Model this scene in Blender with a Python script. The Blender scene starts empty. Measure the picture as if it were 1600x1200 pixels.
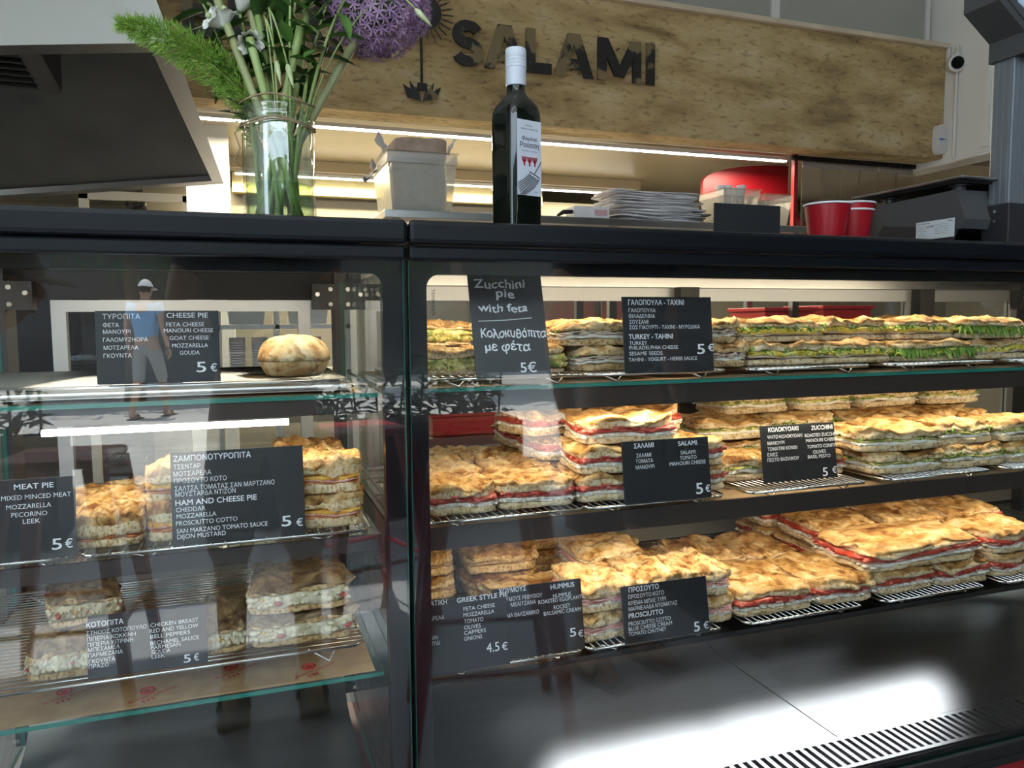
import bpy, bmesh, math, random
from mathutils import Vector, Matrix, Euler, noise
from mathutils.geometry import tessellate_polygon, delaunay_2d_cdt

S = bpy.context.scene
COL = S.collection
rad = math.radians

# ------------------------------------------------------------------ camera
cam_d = bpy.data.cameras.new('camera')
cam_d.sensor_width = 36.0
cam_d.lens = 27.0
cam_d.clip_start = 0.02
cam_d.clip_end = 200
cam = bpy.data.objects.new('camera', cam_d)
COL.objects.link(cam)
YAW, PIT, ROLL = rad(19.2), rad(4.7), rad(0.4)
_f = Vector((math.sin(YAW) * math.cos(PIT), math.cos(YAW) * math.cos(PIT), -math.sin(PIT)))
_r0 = Vector((math.cos(YAW), -math.sin(YAW), 0))
_u0 = _r0.cross(_f)
_r = _r0 * math.cos(ROLL) - _u0 * math.sin(ROLL)
_u = _u0 * math.cos(ROLL) + _r0 * math.sin(ROLL)
cam.matrix_world = Matrix(((_r.x, _u.x, -_f.x, 0), (_r.y, _u.y, -_f.y, -1.0), (_r.z, _u.z, -_f.z, 1.17), (0, 0, 0, 1)))
S.camera = cam

# ------------------------------------------------------------------ world, sun, exposure
W = bpy.data.worlds.new('world')
S.world = W
W.use_nodes = True
_bg = W.node_tree.nodes['Background']
_bg.inputs[0].default_value = (0.68, 0.83, 1.0, 1)
_bg.inputs[1].default_value = 6.0
S.view_settings.view_transform = 'Standard'
S.view_settings.look = 'None'
S.view_settings.exposure = 0.0
S.view_settings.gamma = 1.0
S.view_settings.use_curve_mapping = False
S.cycles.max_bounces = 8
S.cycles.transparent_max_bounces = 24
S.cycles.sample_clamp_indirect = 6.0
S.cycles.caustics_reflective = False
S.cycles.caustics_refractive = False
S.cycles.use_denoising = True

def lamp(name, kind, loc, rot, energy, color=(1, 1, 1), sx=1, sy=None, spread=None):
    d = bpy.data.lights.new(name, kind)
    d.energy = energy
    d.color = color
    if kind == 'AREA':
        d.shape = 'RECTANGLE'
        d.size = sx
        d.size_y = sy or sx
        if spread:
            d.spread = spread
    o = bpy.data.objects.new(name, d)
    o.location = loc
    o.rotation_euler = rot
    COL.objects.link(o)
    return o

sun = lamp('sun', 'SUN', (0, -6, 8), (rad(10), 0, rad(-12)), 20.0, (1.0, 0.95, 0.86))
sun.data.angle = rad(0.6)
WARM = (1.0, 0.83, 0.60)
# the light bars of the right case: under the lid and under the front edge of each shelf
for z, y, e in ((1.245, 0.11, 4.6), (1.034, 0.085, 3.8), (0.848, 0.085, 3.9)):
    lamp('shelf_light', 'AREA', (1.15, y, z), (rad(28), 0, 0), e, WARM, 1.75, 0.02)
lamp('deck_light', 'AREA', (1.10, 0.40, 0.635), (0, 0, 0), 3.0, (0.95, 0.97, 1.0), 1.05, 0.04)
# the light bars of the left case
for z, y, e in ((1.24, 0.11, 2.0), (1.028, 0.11, 1.2), (0.85, 0.085, 0.12)):
    lamp('shelf_light', 'AREA', (-0.11, y, z), (rad(24), 0, 0), e * 0.7, (1.0, 0.88, 0.70), 0.55, 0.02)
# the two ceiling strips of the kitchen
lamp('kitchen_strip_light', 'AREA', (1.6, 3.33, 2.19), (0, 0, 0), 115, (1.0, 0.88, 0.66), 3.5, 0.03)
lamp('kitchen_strip_light', 'AREA', (1.3, 4.47, 2.12), (0, 0, 0), 75, (1.0, 0.82, 0.45), 3.0, 0.03)

# ------------------------------------------------------------------ materials
MATS = {}
def _nodes(name):
    m = bpy.data.materials.new(name)
    m.use_nodes = True
    nt = m.node_tree
    return m, nt, nt.nodes['Principled BSDF']

def mat(name, col, rough=0.5, metal=0.0, spec=0.5, emit=None, estr=0.0, trans=0.0, coat=0.0, sss=0.0):
    m, nt, b = _nodes(name)
    b.inputs['Base Color'].default_value = (*col, 1)
    b.inputs['Roughness'].default_value = rough
    b.inputs['Metallic'].default_value = metal
    b.inputs['Specular IOR Level'].default_value = spec
    b.inputs['Coat Weight'].default_value = coat
    if emit:
        b.inputs['Emission Color'].default_value = (*emit, 1)
        b.inputs['Emission Strength'].default_value = estr
    MATS[name] = m
    return m

def nmat(name, ramp, scale=20.0, detail=4.0, rough=0.6, bump=0.0, bscale=None, metal=0.0, spec=0.5, stretch=(1, 1, 1),
         ramp2=None, scale2=80.0, fac2=0.5, kind='NOISE', per_object=True, distort=0.0, bdist=0.002):
    m, nt, b = _nodes(name)
    N, L = nt.nodes, nt.links
    tc = N.new('ShaderNodeTexCoord')
    mp = N.new('ShaderNodeMapping')
    mp.inputs['Scale'].default_value = stretch
    L.new(tc.outputs['Object'], mp.inputs['Vector'])
    vec = mp.outputs['Vector']
    if per_object:
        oi = N.new('ShaderNodeObjectInfo')
        ad = N.new('ShaderNodeVectorMath')
        ad.operation = 'MULTIPLY_ADD'
        cx = N.new('ShaderNodeCombineXYZ')
        for k in range(3):
            L.new(oi.outputs['Random'], cx.inputs[k])
        L.new(cx.outputs[0], ad.inputs[0])
        ad.inputs[1].default_value = (13.1, 7.7, 5.3)
        L.new(vec, ad.inputs[2])
        vec = ad.outputs[0]
    def tex(sc, kd):
        if kd == 'VORONOI':
            t = N.new('ShaderNodeTexVoronoi')
            t.inputs['Scale'].default_value = sc
            L.new(vec, t.inputs['Vector'])
            return t.outputs['Distance']
        t = N.new('ShaderNodeTexNoise')
        t.inputs['Scale'].default_value = sc
        t.inputs['Detail'].default_value = detail
        t.inputs['Distortion'].default_value = distort
        L.new(vec, t.inputs['Vector'])
        return t.outputs['Fac']
    def rmp(r, fac):
        c = N.new('ShaderNodeValToRGB')
        els = c.color_ramp.elements
        while len(els) < len(r):
            els.new(0.5)
        for e, (p, col) in zip(els, r):
            e.position = p
            e.color = (*col, 1)
        L.new(fac, c.inputs[0])
        return c.outputs[0]
    f1 = tex(scale, kind)
    out = rmp(ramp, f1)
    if ramp2:
        o2 = rmp(ramp2, tex(scale2, 'NOISE'))
        mx = N.new('ShaderNodeMix')
        mx.data_type = 'RGBA'
        mx.blend_type = 'MULTIPLY'
        mx.inputs[0].default_value = fac2
        L.new(out, mx.inputs[6])
        L.new(o2, mx.inputs[7])
        out = mx.outputs[2]
    L.new(out, b.inputs['Base Color'])
    b.inputs['Roughness'].default_value = rough
    b.inputs['Metallic'].default_value = metal
    b.inputs['Specular IOR Level'].default_value = spec
    if bump:
        bp = N.new('ShaderNodeBump')
        bp.inputs['Strength'].default_value = bump
        bp.inputs['Distance'].default_value = bdist
        L.new(tex(bscale or scale * 3, 'NOISE'), bp.inputs['Height'])
        L.new(bp.outputs[0], b.inputs['Normal'])
    MATS[name] = m
    return m

def clear_mat(name, tint=(1, 1, 1), refl=0.04, rough=0.0, gloss=(1, 1, 1), haze=0.0, hazecol=(0.8, 0.8, 0.8)):
    """clear sheet: transparent body plus a mirror share rising towards grazing angles"""
    m = bpy.data.materials.new(name)
    m.use_nodes = True
    nt = m.node_tree
    N, L = nt.nodes, nt.links
    N.remove(N['Principled BSDF'])
    out = N['Material Output']
    tr = N.new('ShaderNodeBsdfTransparent')
    tr.inputs[0].default_value = (*tint, 1)
    gl = N.new('ShaderNodeBsdfGlossy')
    gl.inputs['Roughness'].default_value = rough
    gl.inputs['Color'].default_value = (*gloss, 1)
    lw = N.new('ShaderNodeLayerWeight')
    lw.inputs[0].default_value = 0.5
    p = N.new('ShaderNodeMath')
    p.operation = 'POWER'
    p.inputs[1].default_value = 5.0
    L.new(lw.outputs['Facing'], p.inputs[0])
    ma = N.new('ShaderNodeMath')
    ma.operation = 'MULTIPLY_ADD'
    ma.inputs[1].default_value = 1 - refl
    ma.inputs[2].default_value = refl
    L.new(p.outputs[0], ma.inputs[0])
    body = tr.outputs[0]
    if haze:
        df = N.new('ShaderNodeBsdfDiffuse')
        df.inputs[0].default_value = (*hazecol, 1)
        mh = N.new('ShaderNodeMixShader')
        mh.inputs[0].default_value = haze
        L.new(body, mh.inputs[1])
        L.new(df.outputs[0], mh.inputs[2])
        body = mh.outputs[0]
    mx = N.new('ShaderNodeMixShader')
    L.new(ma.outputs[0], mx.inputs[0])
    L.new(body, mx.inputs[1])
    L.new(gl.outputs[0], mx.inputs[2])
    L.new(mx.outputs[0], out.inputs[0])
    MATS[name] = m
    return m

# ------------------------------------------------------------------ mesh helpers
class MB:
    def __init__(s):
        s.v, s.f, s.m = [], [], []
    def add(s, vs, fs, mi=0, M=None):
        o = len(s.v)
        s.v.extend([tuple(M @ Vector(p)) for p in vs] if M else [tuple(p) for p in vs])
        s.f.extend([tuple(i + o for i in f) for f in fs])
        s.m.extend([mi] * len(fs))
        return s
    def box(s, x0, x1, y0, y1, z0, z1, mi=0, M=None, ch=0.0):
        if ch <= 0:
            vs = [(x, y, z) for x in (x0, x1) for y in (y0, y1) for z in (z0, z1)]
            fs = [(0, 1, 3, 2), (4, 6, 7, 5), (0, 4, 5, 1), (2, 3, 7, 6), (0, 2, 6, 4), (1, 5, 7, 3)]
            return s.add(vs, fs, mi, M)
        bm = bmesh.new()
        bmesh.ops.create_cube(bm, size=1)
        for v in bm.verts:
            v.co = Vector(((x0 + x1) / 2 + v.co.x * (x1 - x0), (y0 + y1) / 2 + v.co.y * (y1 - y0), (z0 + z1) / 2 + v.co.z * (z1 - z0)))
        bmesh.ops.bevel(bm, geom=bm.edges[:], offset=ch, segments=2, profile=0.5, affect='EDGES')
        bm.verts.index_update()
        s.add([v.co[:] for v in bm.verts], [[v.index for v in f.verts] for f in bm.faces], mi, M)
        bm.free()
        return s
    def tube(s, pts, r, n=8, mi=0, M=None, caps=True):
        pts = [Vector(p) for p in pts]
        rs = r if isinstance(r, (list, tuple)) else [r] * len(pts)
        vs, fs = [], []
        t0 = (pts[1] - pts[0]).normalized()
        a = t0.orthogonal().normalized()
        for i, p in enumerate(pts):
            t = ((pts[min(i + 1, len(pts) - 1)] - pts[max(i - 1, 0)])).normalized()
            a = (a - t * a.dot(t))
            a = a.normalized() if a.length > 1e-6 else t.orthogonal().normalized()
            b = t.cross(a)
            for k in range(n):
                q = 2 * math.pi * k / n
                vs.append(p + (a * math.cos(q) + b * math.sin(q)) * rs[i])
        for i in range(len(pts) - 1):
            for k in range(n):
                k2 = (k + 1) % n
                fs.append((i * n + k, i * n + k2, (i + 1) * n + k2, (i + 1) * n + k))
        if caps:
            fs.append(tuple(range(n))[::-1])
            fs.append(tuple((len(pts) - 1) * n + k for k in range(n)))
        return s.add(vs, fs, mi, M)
    def lathe(s, prof, n=24, c=(0, 0, 0), mi=0, M=None, closed=False, fn=None):
        vs, fs = [], []
        for (r, z) in prof:
            for k in range(n):
                q = 2 * math.pi * k / n
                rr = r * (fn(q, r, z) if fn else 1)
                vs.append((c[0] + rr * math.cos(q), c[1] + rr * math.sin(q), c[2] + z))
        for i in range(len(prof) - 1):
            for k in range(n):
                k2 = (k + 1) % n
                fs.append((i * n + k, i * n + k2, (i + 1) * n + k2, (i + 1) * n + k))
        fs.append(tuple(range(n))[::-1])
        fs.append(tuple((len(prof) - 1) * n + k for k in range(n)))
        return s.add(vs, fs, mi, M)
    def prism(s, poly, axis, a, b, mi=0, M=None):
        """closed outline in the two other axes, pushed from a to b along axis"""
        n = len(poly)
        def put(p, t):
            return {'x': (t, p[0], p[1]), 'y': (p[0], t, p[1]), 'z': (p[0], p[1], t)}[axis]
        vs = [put(p, a) for p in poly] + [put(p, b) for p in poly]
        fs = [tuple(range(n))[::-1], tuple(range(n, 2 * n))]
        fs += [(i, (i + 1) % n, n + (i + 1) % n, n + i) for i in range(n)]
        return s.add(vs, fs, mi, M)
    def ball(s, c, r, mi=0, sub=1, sc=(1, 1, 1), M=None, rnd=None, jit=0.0):
        vs, fs = ICO[sub]
        R = Euler((rnd.random() * 6, rnd.random() * 6, rnd.random() * 6)).to_matrix() if rnd else Matrix.Identity(3)
        out = []
        for v in vs:
            p = R @ Vector(v)
            k = r * (1 + (rnd.uniform(-jit, jit) if rnd and jit else 0))
            out.append((c[0] + p.x * k * sc[0], c[1] + p.y * k * sc[1], c[2] + p.z * k * sc[2]))
        return s.add(out, fs, mi, M)
    def mesh(s, name, mats, smooth=True, fix=True):
        me = bpy.data.meshes.new(name)
        me.from_pydata(s.v, [], s.f)
        for m in (mats if isinstance(mats, (list, tuple)) else [mats]):
            me.materials.append(MATS[m] if isinstance(m, str) else m)
        me.polygons.foreach_set('material_index', s.m)
        if smooth:
            me.polygons.foreach_set('use_smooth', [True] * len(s.f))
        if fix:
            bm = bmesh.new()
            bm.from_mesh(me)
            bmesh.ops.recalc_face_normals(bm, faces=bm.faces[:])
            bm.to_mesh(me)
            bm.free()
        me.update()
        return me
    def build(s, name, mats, parent=None, smooth=False, loc=None, rot=None, world=True):
        """links ONE mesh object. With a parent and world=True the vertices were given in world space."""
        me = s.mesh(name, mats, smooth)
        if smooth == 'auto':
            me.polygons.foreach_set('use_smooth', [True] * len(s.f))
            try:
                me.set_sharp_from_angle(angle=rad(35))
            except Exception:
                pass
        o = bpy.data.objects.new(name, me)
        COL.objects.link(o)
        if parent is not None:
            o.parent = parent
            if world:
                o.matrix_parent_inverse = WM[parent.name].inverted()
        if loc is not None:
            o.location = loc
        if rot is not None:
            o.rotation_euler = rot
        WM[o.name] = Matrix.LocRotScale(Vector(loc or (0, 0, 0)), Euler(rot or (0, 0, 0)), None) if parent is None else WM[parent.name]
        if parent is not None and world:
            WM[o.name] = Matrix.Identity(4)
        return o

WM = {}
ICO = {}
for _s in (1, 2):
    _b = bmesh.new()
    bmesh.ops.create_icosphere(_b, subdivisions=_s, radius=1)
    _b.verts.index_update()
    ICO[_s] = ([v.co[:] for v in _b.verts], [[v.index for v in f.verts] for f in _b.faces])
    _b.free()

def tag(o, label, cat, group=None, kind=None):
    o['label'] = label
    o['category'] = cat
    if group:
        o['group'] = group
    if kind:
        o['kind'] = kind
    return o

def thing(name, label, cat, loc=(0, 0, 0), rot=(0, 0, 0), group=None):
    o = bpy.data.objects.new(name, None)
    o.empty_display_size = 0.05
    COL.objects.link(o)
    o.location = loc
    o.rotation_euler = rot
    WM[o.name] = Matrix.LocRotScale(Vector(loc), Euler(rot), None)
    return tag(o, label, cat, group)

def struct(name, mb, m, smooth=False):
    o = mb.build(name, m, None, smooth)
    o['kind'] = 'structure'
    o['label'] = name.replace('_', ' ')
    return o

def copy_tree(o, parent=None):
    c = o.copy()
    COL.objects.link(c)
    if parent is not None:
        c.parent = parent
        c.matrix_parent_inverse = o.matrix_parent_inverse.copy()
    for ch in list(KIDS.get(o.name, [])):
        copy_tree(ch, c)
    return c
KIDS = {}
def kids(root):
    """remember the parts of a finished thing so that it can be copied"""
    for o in COL.objects:
        if o.parent is not None:
            KIDS.setdefault(o.parent.name, [])
            if o not in KIDS[o.parent.name]:
                KIDS[o.parent.name].append(o)

def fbm(x, y, z, f, oct=3):
    s, a, t = 0.0, 1.0, 0.0
    for _ in range(oct):
        s += a * noise.noise((x * f, y * f, z))
        t += a
        a *= 0.5
        f *= 2.1
    return s / t

def text_geo(txt, bold=0.0, res=3):
    """outlines of the letters, each contour filled on its own so that overlapping strokes stay solid"""
    cu = bpy.data.curves.new('lettering', 'FONT')
    cu.body = txt
    cu.size = 1.0
    cu.resolution_u = res
    cu.fill_mode = 'NONE'
    ob = bpy.data.objects.new('lettering', cu)
    COL.objects.link(ob)
    dg = bpy.context.evaluated_depsgraph_get()
    me = bpy.data.meshes.new_from_object(ob.evaluated_get(dg))
    co = [v.co.copy() for v in me.vertices]
    nb = {}
    for e in me.edges:
        a, b = e.vertices
        nb.setdefault(a, []).append(b)
        nb.setdefault(b, []).append(a)
    bpy.data.objects.remove(ob)
    bpy.data.meshes.remove(me)
    bpy.data.curves.remove(cu)
    seen, loops = set(), []
    for st in range(len(co)):
        if st in seen or len(nb.get(st, ())) != 2:
            continue
        lp, prev, cur = [], None, st
        while cur not in seen:
            seen.add(cur)
            lp.append(cur)
            q = nb[cur]
            nxt = q[0] if q[0] != prev and q[0] not in seen else q[1]
            prev, cur = cur, nxt
        # keep the direction in which the outline was stored
        if len(lp) > 2 and lp[1] != lp[0] + 1:
            lp = [lp[0]] + lp[1:][::-1]
        if len(lp) > 2:
            loops.append([co[i] for i in lp])
    def inside(p, l):
        c = False
        for i in range(len(l)):
            a, b = l[i - 1], l[i]
            if (a.y > p.y) != (b.y > p.y) and p.x < (b.x - a.x) * (p.y - a.y) / (b.y - a.y) + a.x:
                c = not c
        return c
    if not loops:
        return [], []
    vs, fs = [], []
    box = [(min(p.x for p in l), max(p.x for p in l), min(p.y for p in l), max(p.y for p in l)) for l in loops]
    def within(i, j):
        a, b = box[i], box[j]
        if i == j or a[0] < b[0] or a[1] > b[1] or a[2] < b[2] or a[3] > b[3]:
            return False
        l = loops[i]
        return inside(l[0], loops[j]) and inside(l[len(l) // 2], loops[j]) and inside(l[len(l) // 4], loops[j])
    par = [[j for j in range(len(loops)) if within(i, j)] for i in range(len(loops))]
    def sa(g): return sum(g[k - 1].x * g[k].y - g[k].x * g[k - 1].y for k in range(len(g)))
    def is_hole(i):
        if not par[i]:
            return False
        j = max(par[i], key=lambda q: len(par[q]))
        return sa(loops[i]) * sa(loops[j]) < 0
    hole = [is_hole(i) for i in range(len(loops))]
    for i, l in enumerate(loops):
        if hole[i]:
            continue
        grp = [l] + [h for j, h in enumerate(loops) if hole[j] and i == max(par[j], key=lambda q: len(par[q]))]
        tris = tessellate_polygon(grp)
        flat = [p for g in grp for p in g]
        def ar(a, b, c): return abs((b.x - a.x) * (c.y - a.y) - (c.x - a.x) * (b.y - a.y)) / 2
        def pa(g): return abs(sum(g[k - 1].x * g[k].y - g[k].x * g[k - 1].y for k in range(len(g)))) / 2
        want = pa(l) - sum(pa(g) for g in grp[1:])
        got = sum(ar(flat[t[0]], flat[t[1]], flat[t[2]]) for t in tris)
        if abs(got - want) > 0.03 * want:
            n0, ed = 0, []
            for g in grp:
                ed += [(n0 + k, n0 + (k + 1) % len(g)) for k in range(len(g))]
                n0 += len(g)
            cd = delaunay_2d_cdt([p.to_2d() for p in flat], ed, [], 0, 1e-6)
            vs0 = [Vector((p.x, p.y, 0)) for p in cd[0]]
            keep = []
            for t in cd[2]:
                c = sum((vs0[k] for k in t), Vector()) / len(t)
                if inside(c, l) and not any(inside(c, g) for g in grp[1:]):
                    keep.append(tuple(t))
            o = len(vs)
            vs.extend(vs0)
            fs.extend(tuple(k + o for k in t) for t in keep)
            continue
        o = len(vs)
        for g in grp:
            vs.extend(g)
        fs.extend(tuple(k + o for k in t) for t in tris)
    if bold:
        n, b0 = len(vs), bold * 0.75
        base_v, base_f = list(vs), list(fs)
        vs, fs = [], []
        for q, (dx, dy) in enumerate(((-b0, -b0), (b0, -b0), (b0, b0), (-b0, b0))):
            vs += [v + Vector((dx, dy, q)) for v in base_v]
            fs += [tuple(k + q * n for k in f) for f in base_f]
    return vs, fs

def put_text(mb, txt, u0, u1, v, cap, M, bold=0.0, mi=0, lift=0.0006, fit=True, rnd=None, thick=0.0):
    """writes txt between u0 and u1, capitals of height cap centred on v, in the x-z plane of M facing -y"""
    vs, fs = text_geo(txt, bold)
    if not vs:
        return
    x0, x1 = min(p.x for p in vs), max(p.x for p in vs)
    k = (u1 - u0) / (x1 - x0) if fit else cap / 0.727
    h = cap / 0.727
    out = [(u0 + (p.x - x0) * k, -lift - 0.00004 * p.z, v - cap / 2 + p.y * h) for p in vs]
    if thick:
        n = len(out)
        cnt = {}
        for f in fs:
            for i in range(len(f)):
                e = (f[i], f[(i + 1) % len(f)])
                cnt[e] = 1
        side = [(a, b) for (a, b) in cnt if (b, a) not in cnt]
        back = [(p[0], p[1] + thick, p[2]) for p in out]
        ff = list(fs) + [tuple(i + n for i in f[::-1]) for f in fs] + [(b, a, a + n, b + n) for a, b in side]
        mb.add(out + back, ff, mi, M)
    else:
        mb.add(out, fs, mi, M)
# ------------------------------------------------------------------ the materials of the place
mat('black_frame', (0.006, 0.008, 0.011), 0.30, 0.0, 0.3)
mat('black_matt', (0.012, 0.012, 0.013), 0.6)
mat('black_gloss', (0.008, 0.009, 0.011), 0.12)
mat('dark_grey', (0.035, 0.036, 0.038), 0.45)
mat('chalk_board', (0.018, 0.020, 0.023), 0.38)
mat('chalk', (0.86, 0.87, 0.88), 0.7)
nmat('steel', [(0.3, (0.44, 0.44, 0.43)), (0.7, (0.58, 0.58, 0.56))], 3, 3, 0.28, 0.04, 120, metal=1.0, stretch=(1, 8, 1), per_object=False)
def deck_mat():
    m = nmat('deck_steel', [(0.3, (0.62, 0.63, 0.64)), (0.7, (0.72, 0.73, 0.74))], 5, 4, 0.2, 0.0, stretch=(1, 5, 1), per_object=False)
    nt = m.node_tree
    b = nt.nodes['Principled BSDF']
    g = nt.nodes.new('ShaderNodeBsdfAnisotropic')
    g.distribution = 'BECKMANN'
    g.inputs['Roughness'].default_value = 0.31
    nt.links.new(b.inputs['Base Color'].links[0].from_socket, g.inputs['Color'])
    nt.links.new(g.outputs[0], nt.nodes['Material Output'].inputs[0])
    nt.nodes.remove(b)
deck_mat()
mat('chrome', (0.60, 0.60, 0.58), 0.18, 1.0)
mat('tray_black', (0.015, 0.014, 0.013), 0.35)
mat('aluminium', (0.62, 0.64, 0.66), 0.42, 0.7)
mat('panel_grey', (0.20, 0.19, 0.17), 0.5)
mat('panel_brown', (0.035, 0.028, 0.025), 0.4)
clear_mat('pane', (0.97, 0.985, 0.98), 0.042)
clear_mat('shelf_glass', (0.93, 0.97, 0.95), 0.035)
mat('glass_edge', (0.03, 0.22, 0.17), 0.15)
nmat('kraft', [(0.35, (0.42, 0.27, 0.13)), (0.65, (0.52, 0.35, 0.18))], 30, 4, 0.8)
mat('red_print', (0.55, 0.04, 0.04), 0.7)
mat('red_paint', (0.36, 0.006, 0.014), 0.35)
mat('red_dark', (0.26, 0.004, 0.010), 0.4)
mat('led', (1, 1, 1), 0.5, emit=(1.0, 0.97, 0.92), estr=9.0)
mat('led_cool', (1, 1, 1), 0.5, emit=(0.95, 0.98, 1.0), estr=6.0)
mat('grille_dark', (0.006, 0.006, 0.007), 0.5)

# ------------------------------------------------------------------ bread and fillings
def crust(name, lo, mid, hi, dark):
    return nmat(name, [(0.33, dark), (0.43, lo), (0.54, mid), (0.68, hi)], 26, 6, 0.62, 0.6, 150, spec=0.25,
                ramp2=[(0.36, (0.42, 0.30, 0.20)), (0.50, (1, 1, 1))], scale2=70, fac2=0.8, distort=0.9, bdist=0.003)
crust('crust_gold', (0.42, 0.225, 0.065), (0.57, 0.36, 0.145), (0.72, 0.55, 0.30), (0.17, 0.065, 0.015))
crust('crust_bun', (0.60, 0.40, 0.18), (0.72, 0.54, 0.29), (0.80, 0.67, 0.44), (0.42, 0.22, 0.08))
crust('crust_pale', (0.50, 0.30, 0.11), (0.64, 0.44, 0.21), (0.74, 0.58, 0.35), (0.26, 0.11, 0.03))
crust('crust_brown', (0.25, 0.12, 0.035), (0.40, 0.22, 0.07), (0.52, 0.33, 0.13), (0.11, 0.045, 0.015))
crust('crust_shaded', (0.15, 0.10, 0.05), (0.23, 0.165, 0.085), (0.34, 0.26, 0.15), (0.06, 0.036, 0.018))  # dark crust, darkened further for the shadow on the low left shelf
def crumb(name, a, b, dk):
    return nmat(name, [(0.12, dk), (0.32, a), (0.6, b)], 160, 3, 0.8, 0.6, 260, spec=0.2, kind='VORONOI',
                ramp2=[(0.3, (0.70, 0.58, 0.42)), (0.6, (1, 1, 1))], scale2=45, fac2=0.8, distort=0.2)
crumb('crumb', (0.62, 0.45, 0.24), (0.78, 0.64, 0.42), (0.36, 0.22, 0.09))
crumb('crumb_tan', (0.46, 0.30, 0.14), (0.62, 0.46, 0.25), (0.25, 0.14, 0.05))
nmat('white_cheese', [(0.3, (0.66, 0.60, 0.48)), (0.6, (0.86, 0.83, 0.74))], 90, 3, 0.55, 0.5, 240, spec=0.4)
nmat('tomato', [(0.3, (0.27, 0.020, 0.012)), (0.52, (0.44, 0.055, 0.032)), (0.72, (0.58, 0.20, 0.13))], 75, 4, 0.32, 0.3, 180, spec=0.6)
nmat('salami_meat', [(0.3, (0.33, 0.05, 0.04)), (0.6, (0.50, 0.13, 0.10)), (0.72, (0.66, 0.36, 0.30))], 110, 3, 0.4, 0.3, 200)
nmat('ham', [(0.3, (0.62, 0.27, 0.22)), (0.6, (0.76, 0.45, 0.38)), (0.75, (0.82, 0.58, 0.50))], 50, 3, 0.4, 0.3, 160)
nmat('hummus_spread', [(0.3, (0.26, 0.14, 0.07)), (0.6, (0.40, 0.26, 0.14))], 80, 3, 0.6, 0.4, 200)
nmat('turkey_meat', [(0.3, (0.42, 0.31, 0.23)), (0.6, (0.60, 0.49, 0.39))], 60, 3, 0.5, 0.4, 180)
nmat('egg_yellow', [(0.3, (0.52, 0.36, 0.04)), (0.5, (0.76, 0.58, 0.08)), (0.7, (0.80, 0.72, 0.30))], 70, 3, 0.5, 0.4, 200)
nmat('zucchini_mix', [(0.28, (0.10, 0.16, 0.03)), (0.42, (0.34, 0.36, 0.08)), (0.55, (0.70, 0.60, 0.18)), (0.7, (0.80, 0.74, 0.45))], 85, 3, 0.55, 0.6, 200)
nmat('green_leaf', [(0.3, (0.06, 0.16, 0.015)), (0.6, (0.22, 0.38, 0.05)), (0.75, (0.45, 0.55, 0.12))], 50, 3, 0.45, 0.2, 120)
nmat('cheddar', [(0.35, (0.68, 0.30, 0.03)), (0.65, (0.82, 0.50, 0.10))], 60, 3, 0.35, 0.2, 120)
nmat('tomato_sauce', [(0.35, (0.50, 0.12, 0.03)), (0.65, (0.66, 0.28, 0.10))], 60, 3, 0.4, 0.2, 120)
nmat('chicken_mix', [(0.2, (0.34, 0.28, 0.15)), (0.45, (0.60, 0.54, 0.36)), (0.7, (0.72, 0.68, 0.52))], 95, 3, 0.6, 0.6, 220)

def outline(u, v, L, Wd, pw=7.0):
    """square grid position (-1..1) to a slab with softly rounded corners"""
    m = max(abs(u), abs(v))
    if m < 1e-6:
        return 0.0, 0.0
    d = (abs(u / m) ** pw + abs(v / m) ** pw) ** (1 / pw)
    return u / d * L / 2, v / d * Wd / 2

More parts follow.
